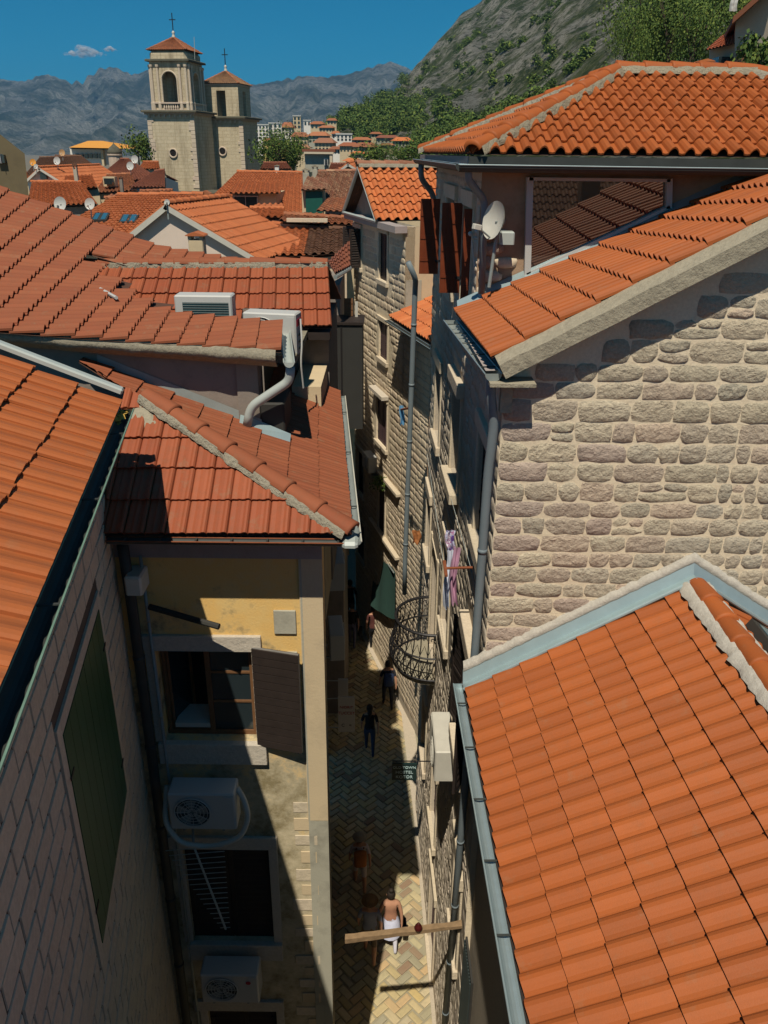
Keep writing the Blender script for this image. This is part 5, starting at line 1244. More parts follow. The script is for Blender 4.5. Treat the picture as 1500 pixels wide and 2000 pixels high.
mb = MB(); mb.quad(e_ + V((0, 0, -.05)), e2 + V((0, 0, -.05)), W4.p(0, 12.0), W4.p(W4.L, 12.0), world=True); mb.build('soffit', M['wood_dark'], H10)
ac_unit('air_conditioner', W3.p(PW(W3, 737, 895)[0], PW(W3, 737, 915)[1], .25), W3.ex, W3.n, 'small white air conditioner on the narrow house with the pediment', .7, .28, .5)
# ------------------------------------------------------------------ things on the right-hand facades
ac_unit('air_conditioner', W1f.p(1.9, 7.42, .24), W1f.ex, W1f.n, 'cream air conditioner with rusty top on the stone facade near the zinc gutter', .95, .30, .55, mat='white_old')
for k in range(2): W8.mb(.9, 8.6 - 1.9 * k, .35)
ac_unit('air_conditioner', W8.p(1.2, 8.3, .28), W8.ex * -1, W8.n, 'upper shaded air conditioner under the ochre roof corner in the alley', .8, .30, .6)
ac_unit('air_conditioner', W8.p(1.5, 6.5, .28), W8.ex * -1, W8.n, 'lower shaded air conditioner in the alley beneath the ochre roof corner', .8, .30, .6)
# laundry on its rusty bracket
bk = thing('laundry_bracket', (1.1, 9.0, 11.2), 'rusty iron laundry arm sticking out of the stone facade', 'bracket')
a = P(941, 1107, Y=9.0); b = P(868, 1110, Y=9.0); part('arm', *_tube([a + V((.12, 0, 0)), b], .018, 6), M['rust'], bk)
MB(b, V((1, 0, 0)), V((0, 1, 0)), V((0, 0, 1))).box(-.01, .03, -.2, .2, -.012, .012).build('crossbar', M['rust'], bk)
part('line', *_tube([b, V((.75, 13.5, b.z - .1))], .004, 4), M['pvc'], bk); part('line', *_tube([a.lerp(b, .3), V((.95, 13.5, b.z - .1))], .004, 4), M['pvc'], bk)
def clothp(name, label, u0, u1, v0, v1, Y, mats, seed):
    a = P(u0, v0, Y=Y); b = P(u1, v0, Y=Y); c = P((u0 + u1) / 2, v1, Y=Y); nx, nz = 6, 14; vs = []; fs = []
    for side in (0, 1):
        for j in range(nz + 1):
            for i in range(nx + 1):
                s, t_ = i / nx, j / nz; p = a.lerp(b, s); p.z = a.z + (c.z - a.z) * t_
                p.y += .05 * math.sin(s * 9 + seed) * (.4 + t_) + .03 * noise.noise(V((s * 4, t_ * 5, seed))) + side * .008; p.x += .02 * math.sin(t_ * 5 + seed); vs.append(p)
    o = (nx + 1) * (nz + 1)
    for side in (0, 1):
        for j in range(nz):
            for i in range(nx): k = side * o + j * (nx + 1) + i; fs.append((k, k + 1, k + nx + 2, k + nx + 1))
    return tag(part(name, vs, fs, mats, None, True, loc=c), label, 'laundry', 'clothes drying on the line')
t = MT('patterned_cloth'); c = t.ramp(t.noise(14, 3), [(.40, (.10, .04, .22)), (.48, (.55, .62, .75)), (.55, (.30, .05, .2)), (.62, (.7, .7, .75))]); M['pattern'] = t.fin(c, .9)
clothp('hanging_cloth', 'bright white towel hanging from the rusty arm on the stone facade', 872, 884, 1075, 1188, 9.25, cloth('white_cloth', (.62, .66, .78)), 1)
clothp('hanging_cloth', 'pink checked garment hanging beside the white towel on the stone facade', 884, 897, 1070, 1180, 9.15, cloth('pink_cloth', (.45, .25, .36)), 2)
clothp('hanging_cloth', 'blue and purple patterned garment pegged above the white towel', 872, 890, 1036, 1078, 9.5, M['pattern'], 3)
clothp('hanging_cloth', 'small blue garment on the far clothes line by the narrow house', 781, 790, 792, 830, 18.3, cloth('blue_cloth', (.12, .3, .5)), 4)
clothp('hanging_cloth', 'orange-brown cloth hanging beside the tall grey drainpipe', 806, 822, 1036, 1062, 15.2, cloth('orange_cloth', (.35, .14, .05)), 5)
far = MB(); far.tube([P(800, 797, Y=17.5), P(778, 801, Y=18.6)], .025, 6, world=True); one('clothes_line_rod', far, M['rust'], 'rusty rod carrying the far clothes line by the narrow house', 'rod', loc=P(790, 799, Y=18))
# weathered beam across the alley
bm = thing('wooden_beam', (1.2, 8.34, 5.5), 'weathered wooden beam sticking out across the bottom of the alley', 'beam')
a = P(912, 1803, Y=8.34) + V((.06, 0, 0)); b = P(674, 1834, Y=8.34); vs = []; fs = []; n_ = 14
for i in range(n_ + 1):
    p = a.lerp(b, i / n_); w_ = .045 + .012 * noise.noise(V((i * .5, 0, 0))); h_ = .045 + .03 * i / n_; 
    for sx, sz in ((-1, -1), (1, -1), (1, 1), (-1, 1)): vs.append(p + V((0, sx * w_ + .01 * noise.noise(V((i * .7, 3, sz))), sz * h_ * .6 + .012 * noise.noise(V((i * .6, 7, sx))))))
for i in range(n_):
    for k in range(4): fs.append((i * 4 + k, i * 4 + (k + 1) % 4, i * 4 + 4 + (k + 1) % 4, i * 4 + 4 + k))
fs += [(0, 1, 2, 3), (n_ * 4 + 3, n_ * 4 + 2, n_ * 4 + 1, n_ * 4)]
part('plank', vs, fs, M['wood_old'], bm)
M['lamp_glass'] = plain('dark_red_glass', (.06, .008, .008), .3); lp = P(817, 1812, Y=8.3); one('lamp_globe', MB(lp).lathe([(.012, -.06), (.045, -.045), (.062, 0), (.045, .045), (.02, .06), (.02, .09)], 14), M['lamp_glass'], 'dark red glass ball hanging on the weathered beam', 'lamp', smooth=True, loc=lp)
M['lamp_glass'] = plain('dark_red_glass', (.06, .008, .008), .3)
# dark grille and ledges low on the right
gr = thing('iron_grille', (1.18, 7.6, 5), 'dark iron window grille low on the wall under the zinc gutter', 'grille')
W0.mb().box(.05, .75, .05, .08, 4.2, 6.0).build('back_plate', M['charcoal'], gr)
for k in range(14): W0.mb().box(.06 + k * .05, .08 + k * .05, .08, .10, 4.25, 5.95).build('bar', M['fin_dark'], gr)
# green awning cloth
t_ = thing('awning', (0, 24, 3), 'dark green cloth awning hanging over the sunlit alley wall', 'awning')
q = [P(734, 1068, Y=24.6), P(769, 1118, Y=21.6), P(768, 1208, Y=21.4), P(724, 1183, Y=23.6)]
vs = []; fs = []
for j in range(9):
    for i in range(9):
        s, u_ = i / 8, j / 8; p = q[0].lerp(q[1], s).lerp(q[3].lerp(q[2], s), u_); p = p + V((.05 * math.sin(s * 8), .08 * math.sin(s * 9 + u_ * 3), -.05 * math.sin(s * 3.14) * u_)); vs.append(p)
for j in range(8):
    for i in range(8): fs.append((j * 9 + i, j * 9 + i + 1, j * 9 + i + 10, j * 9 + i + 9))
part('cloth', vs, fs, M['green_cloth'], t_, True); part('pole', *_tube([q[0], q[1]], .025, 6), M['gutter'], t_)
# hanging signs
M['sign_white'] = plain('sign_white', (.55, .52, .47), .6, 0, .05); M['sign_red'] = plain('sign_red', (.4, .03, .03), .6, 0, .05); M['sign_dark'] = plain('sign_dark_green', (.012, .03, .03), .5, 0, .1); M['sign_pale'] = plain('sign_letters', (.45, .6, .62), .6, 0, .05)
sg = thing('hanging_sign', P(675, 1420, Y=13.6), 'white shop sign with red lettering hanging over the shaded alley', 'sign')
a, b = P(660, 1362, Y=13.6), P(693, 1430, Y=13.6)
MB().box(a.x, b.x, 13.6, 13.64, b.z, a.z).build('panel', M['sign_white'], sg)
cx = (a.x + b.x) / 2; hgt = a.z - b.z; wd = b.x - a.x
text_part(sg, 'TUCCET', V((cx, 13.597, b.z + hgt * .55)), V((1, 0, 0)), V((0, 0, 1)), wd * .27, M['sign_red'])
text_part(sg, 'NIDRIT', V((cx, 13.597, b.z + hgt * .72)), V((1, 0, 0)), V((0, 0, 1)), wd * .25, M['sign_red'])
text_part(sg, 'C   =', V((cx, 13.597, b.z + hgt * .2)), V((1, 0, 0)), V((0, 0, 1)), wd * .3, M['black'])
part('arm', *_tube([V((-1.12, 13.62, a.z - .05)), V((b.x, 13.62, a.z - .02))], .012, 5), M['pvc'], sg); part('arm', *_tube([V((-1.12, 13.62, b.z + .1)), V((a.x, 13.62, b.z + .1))], .012, 5), M['pvc'], sg)
s2 = thing('hanging_sign', P(674, 1350, Y=14.3), 'narrow blank grey sign just behind the red-lettered sign', 'sign')
a, b = P(660, 1327, Y=14.3), P(680, 1362, Y=14.3); MB().box(a.x, b.x, 14.3, 14.34, b.z, a.z).build('panel', M['sign_white'], s2); part('arm', *_tube([V((-1.2, 14.32, a.z - .05)), V((b.x, 14.32, a.z - .05))], .012, 5), M['pvc'], s2)
s3 = thing('hanging_sign', P(790, 1524, Y=13.4), 'dark green sign with pale lettering on the right wall of the alley', 'sign')
a, b = P(766, 1492, Y=13.4), P(813, 1524, Y=13.4); MB().box(a.x, b.x, 13.4, 13.45, b.z, a.z).build('panel', M['sign_dark'], s3)
for k, tx in enumerate(('OLD TOWN', 'HOSTEL', 'KOTOR')): text_part(s3, tx, V(((a.x + b.x) / 2, 13.397, a.z - (a.z - b.z) * (.22 + .29 * k))), V((1, 0, 0)), V((0, 0, 1)), (b.x - a.x) * (.17, .2, .2)[k], M['sign_pale'])
part('arm', *_tube([V((a.x, 13.42, a.z + .06)), V((1.1, 13.42, a.z + .06))], .014, 5), M['black'], s3)
# flower box plant on the narrow house
CR['bush'] = crown_mesh('bush_crown', 3, 420, .20, 7); CR['mid'] = crown_mesh('tree_crown', 5, 900, .13, 11); CR['mid2'] = crown_mesh('tree_crown', 9, 900, .13, 12); CR['trunk'] = trunk_mesh('tree_trunk', 2); CR['tall'] = crown_mesh('tall_crown', 15, 5000, .045, 18); CR['near'] = crown_mesh('near_crown', 25, 4000, .05, 14, mats=('leaf', 'leaf_light', 'leaf_light')); CR['small'] = crown_mesh('small_bush', 21, 160, .3, 5)
pl_ = W3.p(PW(W3, 755, 948)[0], PW(W3, 755, 955)[1], .2); tree('window_plant', pl_, .45, .4, 'trailing green plant in the window of the narrow stone house', 'plant', kind='bush', parts=False)
# satellite dish by the large window
dd = dish('satellite_dish', P(963, 430, Y=10.28), (-.86, -.48, .2), .205, 'light grey satellite dish on a mast before the tall house wall', 'white_old', .6)
MB(P(985, 462, Y=10.45), V((1, 0, 0)), V((0, 1, 0)), V((0, 0, 1))).bbox(-.05, .12, -.06, .12, -.09, .06, .015).build('motor', M['pvc'], dd)
fl = thing('floodlight', P(925, 455, Y=11.0), 'pair of small white spotlights at the corner of the tall house', 'lamp')
for o_ in (V((-.05, -.1, .03)), V((.03, -.1, .06))): MB(P(925, 460, Y=11.0) + o_).lathe([(.01, -.03), (.03, -.015), (.034, .01), (.012, .03)], 10).build('lamp_head', M['white'], fl, True)
part('bracket', *_tube([P(925, 462, Y=11.0) + V((-.02, -.1, 0)), P(950, 468, Y=10.75)], .012, 6), M['pvc'], fl)
part('cable', *_tube(smooth_path([P(922, 470, Y=10.9), P(924, 500, Y=10.9), P(932, 540, Y=10.85), P(930, 590, Y=10.8)], .1), .010, 6), M['white'], fl)
# ------------------------------------------------------------------ people in the alley
def ped(u, v, h, head, label, **k):
    p = P(u, v, Z=0.0); return pyfig('person', V((p.x, p.y, .005)), head, label, H=h, **k)
ped(703, 1735, 1.66, .1, 'person with an orange backpack, pale cap and white shorts walking in the shade', shirt=(.45, .4, .42), pants=(.5, .42, .4), shorts=True, extras=[('backpack', (.35, .12, .03))], hatcol=(.3, .26, .2))
ped(722, 1872, 1.78, -.05, 'person in grey-blue shirt and straw hat walking at the front of the alley', shirt=(.20, .22, .30), pants=(.16, .12, .08), hatcol=(.22, .13, .06), shorts=True)
ped(762, 1850, 1.68, .05, 'person with bare shoulders and dark hair bun in white skirt, at the shadow edge', shirt=(.4, .2, .13), pants=(.6, .6, .7), bare=True, sleeves=False, extras=[('bun',), ('skirt', (.55, .58, .75), .5), ('bag', (.75, .75, .72), 1), ('bag', (.01, .01, .02), 1)])
ped(722, 1472, 1.70, .0, 'person in black top and blue jeans walking alone in mid-alley', shirt=(.012, .012, .014), pants=(.03, .05, .09), longhair=True)
ped(757, 1382, 1.72, .15, 'person with a blue backpack walking along the right wall', shirt=(.02, .02, .03), pants=(.02, .02, .025), extras=[('backpack', (.03, .05, .12))])
ped(779, 1335, 1.70, .1, 'person in a white top with dark strap in the sun beside the balcony', shirt=(.7, .72, .78), pants=(.08, .10, .09), hatcol=(.2, .19, .17))
ped(730, 1272, 1.80, .0, 'person in a dark red shirt and black trousers further down the alley', shirt=(.10, .035, .03), pants=(.012, .012, .014))
ped(688, 1262, 1.72, -.1, 'person in black with a long dark bag by the left wall', shirt=(.015, .013, .013), pants=(.10, .10, .16), extras=[('bag', (.01, .01, .012), 1)])
ped(664, 1292, 1.62, .2, 'person in a purple skirt partly hidden by the ochre house corner', shirt=(.08, .03, .03), pants=(.25, .08, .25), extras=[('skirt', (.22, .06, .22), .5)])
ped(763, 1262, 1.66, .3, 'person with a grey cap beside the green awning', shirt=(.05, .05, .05), pants=(.03, .03, .03), hatcol=(.25, .25, .26))
ped(684, 1215, 1.75, .0, 'person in dark clothes furthest down the alley by the left wall', shirt=(.012, .012, .016), pants=(.01, .01, .01))
# ------------------------------------------------------------------ old town roofs
def far_house(name, label, eL, eR, rR, rL, tile='tile_orange', wall='plaster_cream', w=.24, e=.38, prof='barrel', hh=.07, back=True, zb=3, extra=None, group='houses of the old town'):
    a, b, c, d = (P(q[0], q[1], Y=q[2]) for q in (eL, eR, rR, rL))
    ctr = (a + b + c + d) / 4; H = thing(name, (ctr.x, ctr.y, 0), label, 'house', group)
    tile_patch(H, [a, d], [b, c], M[tile], w=w, e=e, prof=prof, hh=hh, seed=sum(map(ord, label)) % 999, sheet=True, jit=2.0, lift=.035)
    a2 = d + V((d.x - a.x, d.y - a.y, a.z - d.z)); b2 = c + V((c.x - b.x, c.y - b.y, b.z - c.z))
    if back: tile_patch(H, [b2, c], [a2, d], M[tile], w=w, e=e, prof=prof, hh=hh, seed=5, sheet=True, jit=2.0, lift=.035)
    cap_tiles(H, d, c, M[tile], r=.12, ln=max(.42, (c - d).length / 14))
    n = (b - a).cross(V((0, 0, 1))).normalized()
    if n.y > 0: n = -n
    q = [p - n * .25 * s + V((0, 0, -.1)) for p, s in ((a, 1), (b, 1), (b2, -1), (a2, -1))]
    def dn(p): return V((p.x, p.y, zb))
    mb = MB()
    for i in range(4): mb.quad(dn(q[i]), dn(q[(i + 1) % 4]), q[(i + 1) % 4], q[i], world=True)
    dd = d - V((0, 0, .12)); cc = c - V((0, 0, .12)); mb.add([q[0], q[3], dd], [(0, 1, 2)], True); mb.add([q[1], q[2], cc], [(0, 1, 2)], True)
    mb.build('wall', M[wall], H); return H
def gable_house(name, label, apex, left, right, Y, depth, tile, wall, over=.35, zb=3, w=.22, dirx=0.0, limit=0):
    a, l, r = P(*apex, Y=Y), P(*left, Y=Y), P(*right, Y=Y); H = thing(name, (a.x, Y + depth / 2, 0), label, 'house', 'houses of the old town')
    bk = V((dirx * depth, depth, 0)); f = V((0, -over, 0))
    tile_patch(H, [r + f, a + f], [r + bk, a + bk], M[tile], w=w, e=.37, prof='roman', hh=.05, seed=3, sheet=True); tile_patch(H, [l + bk, a + bk], [l + f, a + f], M[tile], w=w, e=.37, prof='roman', hh=.05, seed=4, sheet=True)
    cap_tiles(H, a + f, a + bk, M[tile], r=.11, ln=.42)
    mb = MB(); li = l.lerp(a, .06) - V((0, 0, .1)); ri = r.lerp(a, .06) - V((0, 0, .1)); ai = a - V((0, 0, .12))
    mb.quad(V((li.x, Y, zb)), V((ri.x, Y, zb)), ri, ai, li, world=True); mb.quad(V((ri.x, Y, zb)), V((ri.x, Y, zb)) + bk, ri + bk, ri, world=True); mb.quad(V((li.x, Y, zb)), V((li.x, Y, zb)) + bk, li + bk, li, world=True)
    mb.build('wall', M[wall], H)
    for p in (l, r):
        d_ = (a - p); mb = MB(p + f, d_.normalized(), V((0, 1, 0)), V((0, -1, 0)).cross(d_.normalized()) * (1 if p is l else -1)); mb.box(0, d_.length, -.02, .10, -.14, .0); mb.build('bargeboard', M['white_old'], H)
    return H
def flat_part(H, name, u0, u1, v0, v1, Y, mat, d=.08):
    a, b = P(u0, v0, Y=Y), P(u1, v1, Y=Y); MB().box(a.x, b.x, Y - d, Y + d, b.z, a.z).build(name, M[mat], H)
def chimney(u0, u1, v0, v1, Y, label, mat='plaster_grey', cap='tile_orange', h=1.2, pot=False):
    a, b = P(u0, v0, Y=Y), P(u1, v1, Y=Y); cx = (a.x + b.x) / 2; w_ = (b.x - a.x); z0 = b.z; z1 = a.z; H = thing('chimney', (cx, Y, z0), label, 'chimney', 'chimneys')
    mb = MB(V((cx, Y, 0))); mb.bbox(-w_ * .42, w_ * .42, -w_ * .42, w_ * .42, z0 - 1.0, z0 + (z1 - z0) * .68, .02); mb.build('stack', M[mat], H)
    for sx in (-.33, .33):
        for sy in (-.33, .33): MB(V((cx, Y, 0))).box(w_ * (sx - .09), w_ * (sx + .09), w_ * (sy - .09), w_ * (sy + .09), z0 + (z1 - z0) * .68, z0 + (z1 - z0) * .84).build('pillar', M[mat], H)
    mb = MB(V((cx, Y, z0 + (z1 - z0) * .84))); mb.prism([(-w_ * .55, 0), (w_ * .55, 0), (w_ * .5, (z1 - z0) * .05), (0, (z1 - z0) * .17), (-w_ * .5, (z1 - z0) * .05)], -w_ * .55, w_ * .55); mb.build('cap', M[cap], H)
def skylight(H, u0, u1, v0, v1, Y0, Y1, n=2):
    a, b, c, d = P(u0 - 4, v1, Y=Y0), P(u1 - 4, v1, Y=Y0), P(u1 + 4, v0, Y=Y1), P(u0 + 4, v0, Y=Y1); x = (b - a); y = (d - a); nn = x.cross(y).normalized() * 1
    if nn.z < 0: nn = -nn
    mb = MB(a + nn * .08, x.normalized(), y.normalized(), nn); L, W_ = x.length, y.length; mb.box(0, L, 0, W_, -.1, .06); s = mb.build('roof_window', M['charcoal'], H)
    for k in range(n): MB(a + nn * .08, x.normalized(), y.normalized(), nn).box(L * k / n + .06, L * (k + 1) / n - .06, .08, W_ - .08, .06, .07).build('pane', M['sky_glass'], s)
H = gable_house('gabled_house', 'pale pink gabled house with broad orange roof, behind the low terracotta roof', (326, 398), (228, 478), (512, 508), 24, 4.0, 'tile_orange', 'plaster_pink', over=.18, dirx=.25)
H = far_house('town_house', 'house with worn orange roof and two twin roof windows, left of the pink gable', (20, 500, 27), (430, 480, 27), (398, 380, 36), (232, 382, 36), 'tile_orange', w=.23)
skylight(H, 183, 213, 423, 437, 31.0, 32.2); skylight(H, 237, 270, 426, 441, 30.8, 32.0)
H = far_house('town_house', 'house with a wide dormer window in its orange roof, in front of the bell towers', (350, 448, 40), (600, 452, 40), (592, 338, 52), (464, 336, 52), 'tile_orange', 'plaster_cream')
dm = P(497, 395, Y=43)
MB().box(P(455, 400, Y=43.2).x, P(540, 400, Y=43.2).x, 43.2, 47, P(497, 420, Y=43.2).z, P(497, 378, Y=43.2).z).build('dormer', M['plaster_cream'], H)
flat_part(H, 'dormer_window', 458, 504, 384, 412, 43.15, 'glass', .05)
for u in (458, 480, 503): flat_part(H, 'window_bar', u - 1.2, u + 1.2, 383, 413, 43.1, 'white', .06)
for v in (383, 412): flat_part(H, 'window_bar', 457, 505, v - 1.2, v + 1.2, 43.1, 'white', .07)
flat_part(H, 'dormer_sill', 448, 545, 413, 419, 43.0, 'dressed_old', .15)
tile_patch(H, [P(448, 378, Y=42.6), P(462, 354, Y=47.5)], [P(548, 378, Y=42.6), P(546, 356, Y=47.5)], M['tile_orange'], w=.24, e=.38, prof='barrel', hh=.07, seed=6, sheet=True)
H = far_house('town_house', 'house with pale mottled old tiles and a green dormer door', (597, 388, 38), (716, 412, 36), (722, 334, 46), (622, 336, 46), 'tile_mottled', 'plaster_grey')
flat_part(H, 'dormer', 590, 636, 366, 428, 36.6, 'plaster_cream', .2); flat_part(H, 'green_door', 597, 631, 374, 426, 36.3, 'wood_teal', .12)
tile_patch(H, [P(588, 372, Y=36.0), P(600, 345, Y=39)], [P(640, 370, Y=36.0), P(640, 348, Y=39)], M['tile_mottled'], w=.24, e=.38, prof='barrel', seed=6, sheet=True)
tile_patch(H, [P(618, 412, Y=33), P(640, 388, Y=36)], [P(690, 414, Y=33), P(690, 384, Y=36)], M['tile_old'], w=.24, e=.38, prof='barrel', seed=7, sheet=True)
H = far_house('town_house', 'lower house with orange roof and one small blue roof window', (470, 500, 25), (596, 500, 25), (604, 441, 32), (486, 437, 32), 'tile_orange', 'plaster_grey'); skylight(H, 538, 555, 459, 475, 28.2, 29.6, 1)
H = far_house('town_house', 'small house with dark brown mossy roof beside the blue roof window', (592, 500, 25.2), (676, 494, 25.2), (676, 448, 31), (604, 448, 31), 'tile_brown', 'stone_warm')
H = far_house('town_house', 'terrace with cream parapet below the green dormer door', (545, 432, 31), (690, 440, 31), (690, 428, 33), (556, 420, 33), 'tile_old', 'plaster_cream')
flat_part(H, 'parapet', 560, 640, 426, 434, 30.8, 'dressed', .1)
H = far_house('town_house', 'house with long brown hipped roof at the left edge of town', (40, 352, 78), (222, 350, 78), (160, 305, 92), (78, 308, 92), 'tile_brown', 'plaster_dim', w=.3)
H = far_house('town_house', 'house with a brown pyramid roof under two white dishes', (182, 354, 72), (314, 350, 72), (252, 311, 82), (236, 311, 82), 'tile_rust', 'plaster_dim', w=.3)
H = far_house('town_house', 'house with dark red roof and white wall left of the bell tower', (252, 366, 60), (322, 366, 60), (322, 332, 67), (303, 335, 67), 'tile_rust', 'plaster_white', w=.26)
flat_part(H, 'window', 282, 300, 369, 378, 59.9, 'glass', .3)
H = far_house('town_house', 'orange roofed house below the small white gable at left', (52, 405, 42), (190, 398, 42), (160, 356, 52), (62, 356, 52), 'tile_orange', 'plaster_dim', w=.24)
H = far_house('town_house', 'brown roofed house with small dormer windows in mid-town', (170, 378, 60), (268, 372, 60), (258, 340, 68), (200, 342, 68), 'tile_old', 'plaster_cream', w=.26)
flat_part(H, 'dormer_window', 205, 222, 348, 360, 61.0, 'glass', .3); flat_part(H, 'dormer', 203, 228, 345, 364, 61.5, 'plaster_cream', .3)
H = gable_house('gabled_house', 'small white gabled house with orange roof at the left of town', (80, 327), (52, 354), (152, 372), 58, 12, 'tile_orange', 'plaster_white'); flat_part(H, 'window', 79, 93, 338, 350, 57.9, 'glass', .15)
H = far_house('town_house', 'long low orange roof behind the pediment of the narrow house', (700, 352, 50), (880, 348, 50), (880, 327, 56), (716, 327, 56), 'tile_rust', 'plaster_cream', w=.26)
H = gable_house('gabled_house', 'tiny cream gabled attic with a green shutter above the mottled roof', (680, 319), (664, 331), (722, 345), 60, 8, 'tile_orange', 'plaster_cream'); flat_part(H, 'shutter', 676, 681, 328, 336, 59.8, 'wood_green', .1)
o = thing('olive_building', (-13, 31, 0), 'tall olive building with shade put into its dark plaster colour and a small window, at the left edge', 'building')
pts = [P(-60, 225, Y=29), P(0, 262, Y=29), P(48, 300, Y=29), P(58, 400, Y=29), P(-60, 400, Y=29)]
mb = MB(); n_ = len(pts); dv_ = V((-4.5, 7, 0)); mb.add([p for p in pts] + [p + dv_ for p in pts], [tuple(range(n_))] + [(i, i + n_, (i + 1) % n_ + n_, (i + 1) % n_) for i in range(n_)], True); mb.build('wall', M['plaster_olive_shade'], o)
flat_part(o, 'window', -6, 12, 302, 318, 28.95, 'glass', .1); flat_part(o, 'window_frame', 2, 4, 301, 319, 28.9, 'white', .1)
for nm, a_, b_, c_, d_, tl, wl_, lb in (
    ('town_house', (120, 372, 50), (190, 366, 50), (180, 342, 57), (128, 344, 57), 'tile_orange', 'plaster_cream', 'small orange roof right of the small white gable'),
    ('town_house', (262, 395, 46), (345, 392, 46), (338, 372, 52), (275, 374, 52), 'tile_old', 'plaster_dim', 'narrow old roof just below the nearer bell tower'),
    ('town_house', (372, 412, 44), (440, 408, 44), (432, 384, 50), (385, 384, 50), 'tile_orange', 'plaster_cream', 'small orange roof between the chimney and the dormer'),
    ('town_house', (508, 330, 85), (570, 330, 85), (560, 318, 92), (515, 318, 92), 'tile_rust', 'plaster_cream', 'low rust roof at the foot of the further bell tower'),
    ('town_house', (0, 352, 62), (58, 350, 62), (50, 330, 70), (10, 330, 70), 'tile_old', 'plaster_cream', 'old roof beside the olive building'),
    ('town_house', (100, 318, 100), (160, 318, 100), (150, 304, 110), (108, 304, 110), 'tile_brown', 'plaster_dim', 'brown roof below the pavilion'),
    ('town_house', (270, 330, 95), (312, 330, 95), (310, 316, 102), (280, 316, 102), 'tile_orange', 'plaster_cream', 'small orange roof touching the nearer bell tower'),
    ('town_house', (655, 345, 66), (720, 345, 66), (716, 330, 72), (662, 330, 72), 'tile_old', 'plaster_cream', 'old roof below the tiny cream attic'),
    ('town_house', (480, 425, 33), (560, 425, 33), (556, 408, 37), (490, 408, 37), 'tile_orange', 'plaster_grey', 'narrow orange roof under the dormer sill'),
    ('town_house', (640, 336, 80), (700, 336, 80), (694, 320, 88), (646, 320, 88), 'tile_rust', 'plaster_grey', 'rust roof right of the arched building'),
    ('town_house', (200, 405, 38), (262, 402, 38), (256, 386, 43), (206, 388, 43), 'tile_old', 'plaster_dim', 'old roof peeking over the worn orange roof')):
    far_house(nm, lb, a_, b_, c_, d_, tl, wl_, w=.28)
# building with yellow-orange roof, glazed floor and its dome
o = thing('pavilion', P(190, 320, Y=150), 'distant pavilion with yellow-orange roof and a glazed top floor', 'building')
a, b, c_, d = P(134, 288, Y=148), P(243, 290, Y=148), P(200, 275, Y=158), P(172, 275, Y=158)
mb = MB(); mb.quad(a, b, c_, d, world=True); mb.quad(b, b + V((0, 18, 0)), c_, world=True); mb.quad(a, d, a + V((0, 18, 0)), world=True); mb.build('roof', M['yellow_roof'], o)
flat_part(o, 'wall', 140, 238, 289, 322, 151, 'plaster_white', 1.0); flat_part(o, 'eave_shade', 138, 240, 288, 292, 149.8, 'charcoal', .3)
for k in range(6): flat_part(o, 'window', 148 + 9 * k, 155 + 9 * k, 300, 309, 149.9, 'glass', .3)
flat_part(o, 'stair_tower', 198, 206, 293, 324, 149.5, 'plaster_cream', .5)
dt = P(226, 318, Y=135); o = thing('dome_tower', dt, 'small stone tower with a ribbed grey dome in front of the pavilion', 'tower')
MB(dt).lathe([(1.0, -3), (1.0, 1.0), (1.15, 1.05), (1.15, 1.25)], 14).build('drum', M['tower_trim'], o); MB(dt).lathe([(1.1, 1.25), (1.05, 1.6), (.75, 2.1), (.3, 2.45), (.06, 2.7), (.05, 3.2)], 14).build('dome', M['dark_cornice'], o, True)
# dishes and chimneys
for u, v, Y, r, l in ((117, 398, 19, .14, 'white satellite dish at the end of the low terracotta roof'), (175, 398, 30, .18, 'white satellite dish half hidden behind the worn orange roof'), (111, 314, 60, .24, 'white satellite dish standing on the brown roof at left'), (254, 324, 62, .26, 'lower of two white dishes by the pyramid roof'), (263, 311, 64, .26, 'upper of two white dishes by the pyramid roof'), (70, 325, 55, .14, 'small dish beside the orange dish at far left'), (326, 395, 22, .07, 'tiny white dish at the tip of the pink gable')): dish('satellite_dish', P(u, v, Y=Y), (-.1, -.97, .2), r, l)
dish('satellite_dish', P(64, 317, Y=58), (.1, -.97, .2), .2, 'orange satellite dish at far left', 'yellow_roof'); dish('satellite_dish', P(121, 298, Y=66), (.1, -.97, .2), .22, 'brownish satellite dish above the brown roof', 'tan')
chimney(366, 404, 452, 498, 18.5, 'cream chimney with a tiled cap before the pink gable', 'plaster_cream', 'tile_orange')
chimney(392, 415, 372, 420, 40, 'grey stone chimney left of the dormer window', 'stone_facade', 'tile_old'); chimney(141, 155, 318, 358, 52, 'dark slender chimney beside the small white gable', 'plaster_grey', 'tile_brown')
chimney(590, 606, 328, 356, 44, 'grey chimney on the mottled roof', 'plaster_grey', 'concrete'); chimney(609, 622, 322, 348, 46, 'chimney with pale panel right of the grey one', 'plaster_grey', 'concrete'); chimney(232, 241, 345, 362, 58, 'small dark chimney among the brown roofs', 'plaster_dim', 'tile_brown')
chimney(536, 546, 322, 336, 70, 'short white chimney pot right of the bell towers', 'plaster_white', 'concrete')
HBk = thing('rear_roof_house', (5, -8, 0), 'dark tiled roof mirrored in the large window of the tall house', 'house')
tile_patch(HBk, [V((14, -4.0, 12.6)), V((14, -10, 16.2))], [V((-4, -4.0, 12.6)), V((-4, -10, 16.2))], M['tile_brown'], w=.24, e=.42, prof='barrel', hh=.08, seed=8, sheet=True)
tile_patch(HBk, [V((-4, -16, 12.6)), V((-4, -10, 16.2))], [V((14, -16, 12.6)), V((14, -10, 16.2))], M['tile_brown'], w=.24, e=.42, prof='barrel', hh=.08, seed=9, sheet=True)
MB().box(-3.7, 13.7, -15.7, -4.3, 0, 12.6).build('wall', M['plaster_dim'], HBk)
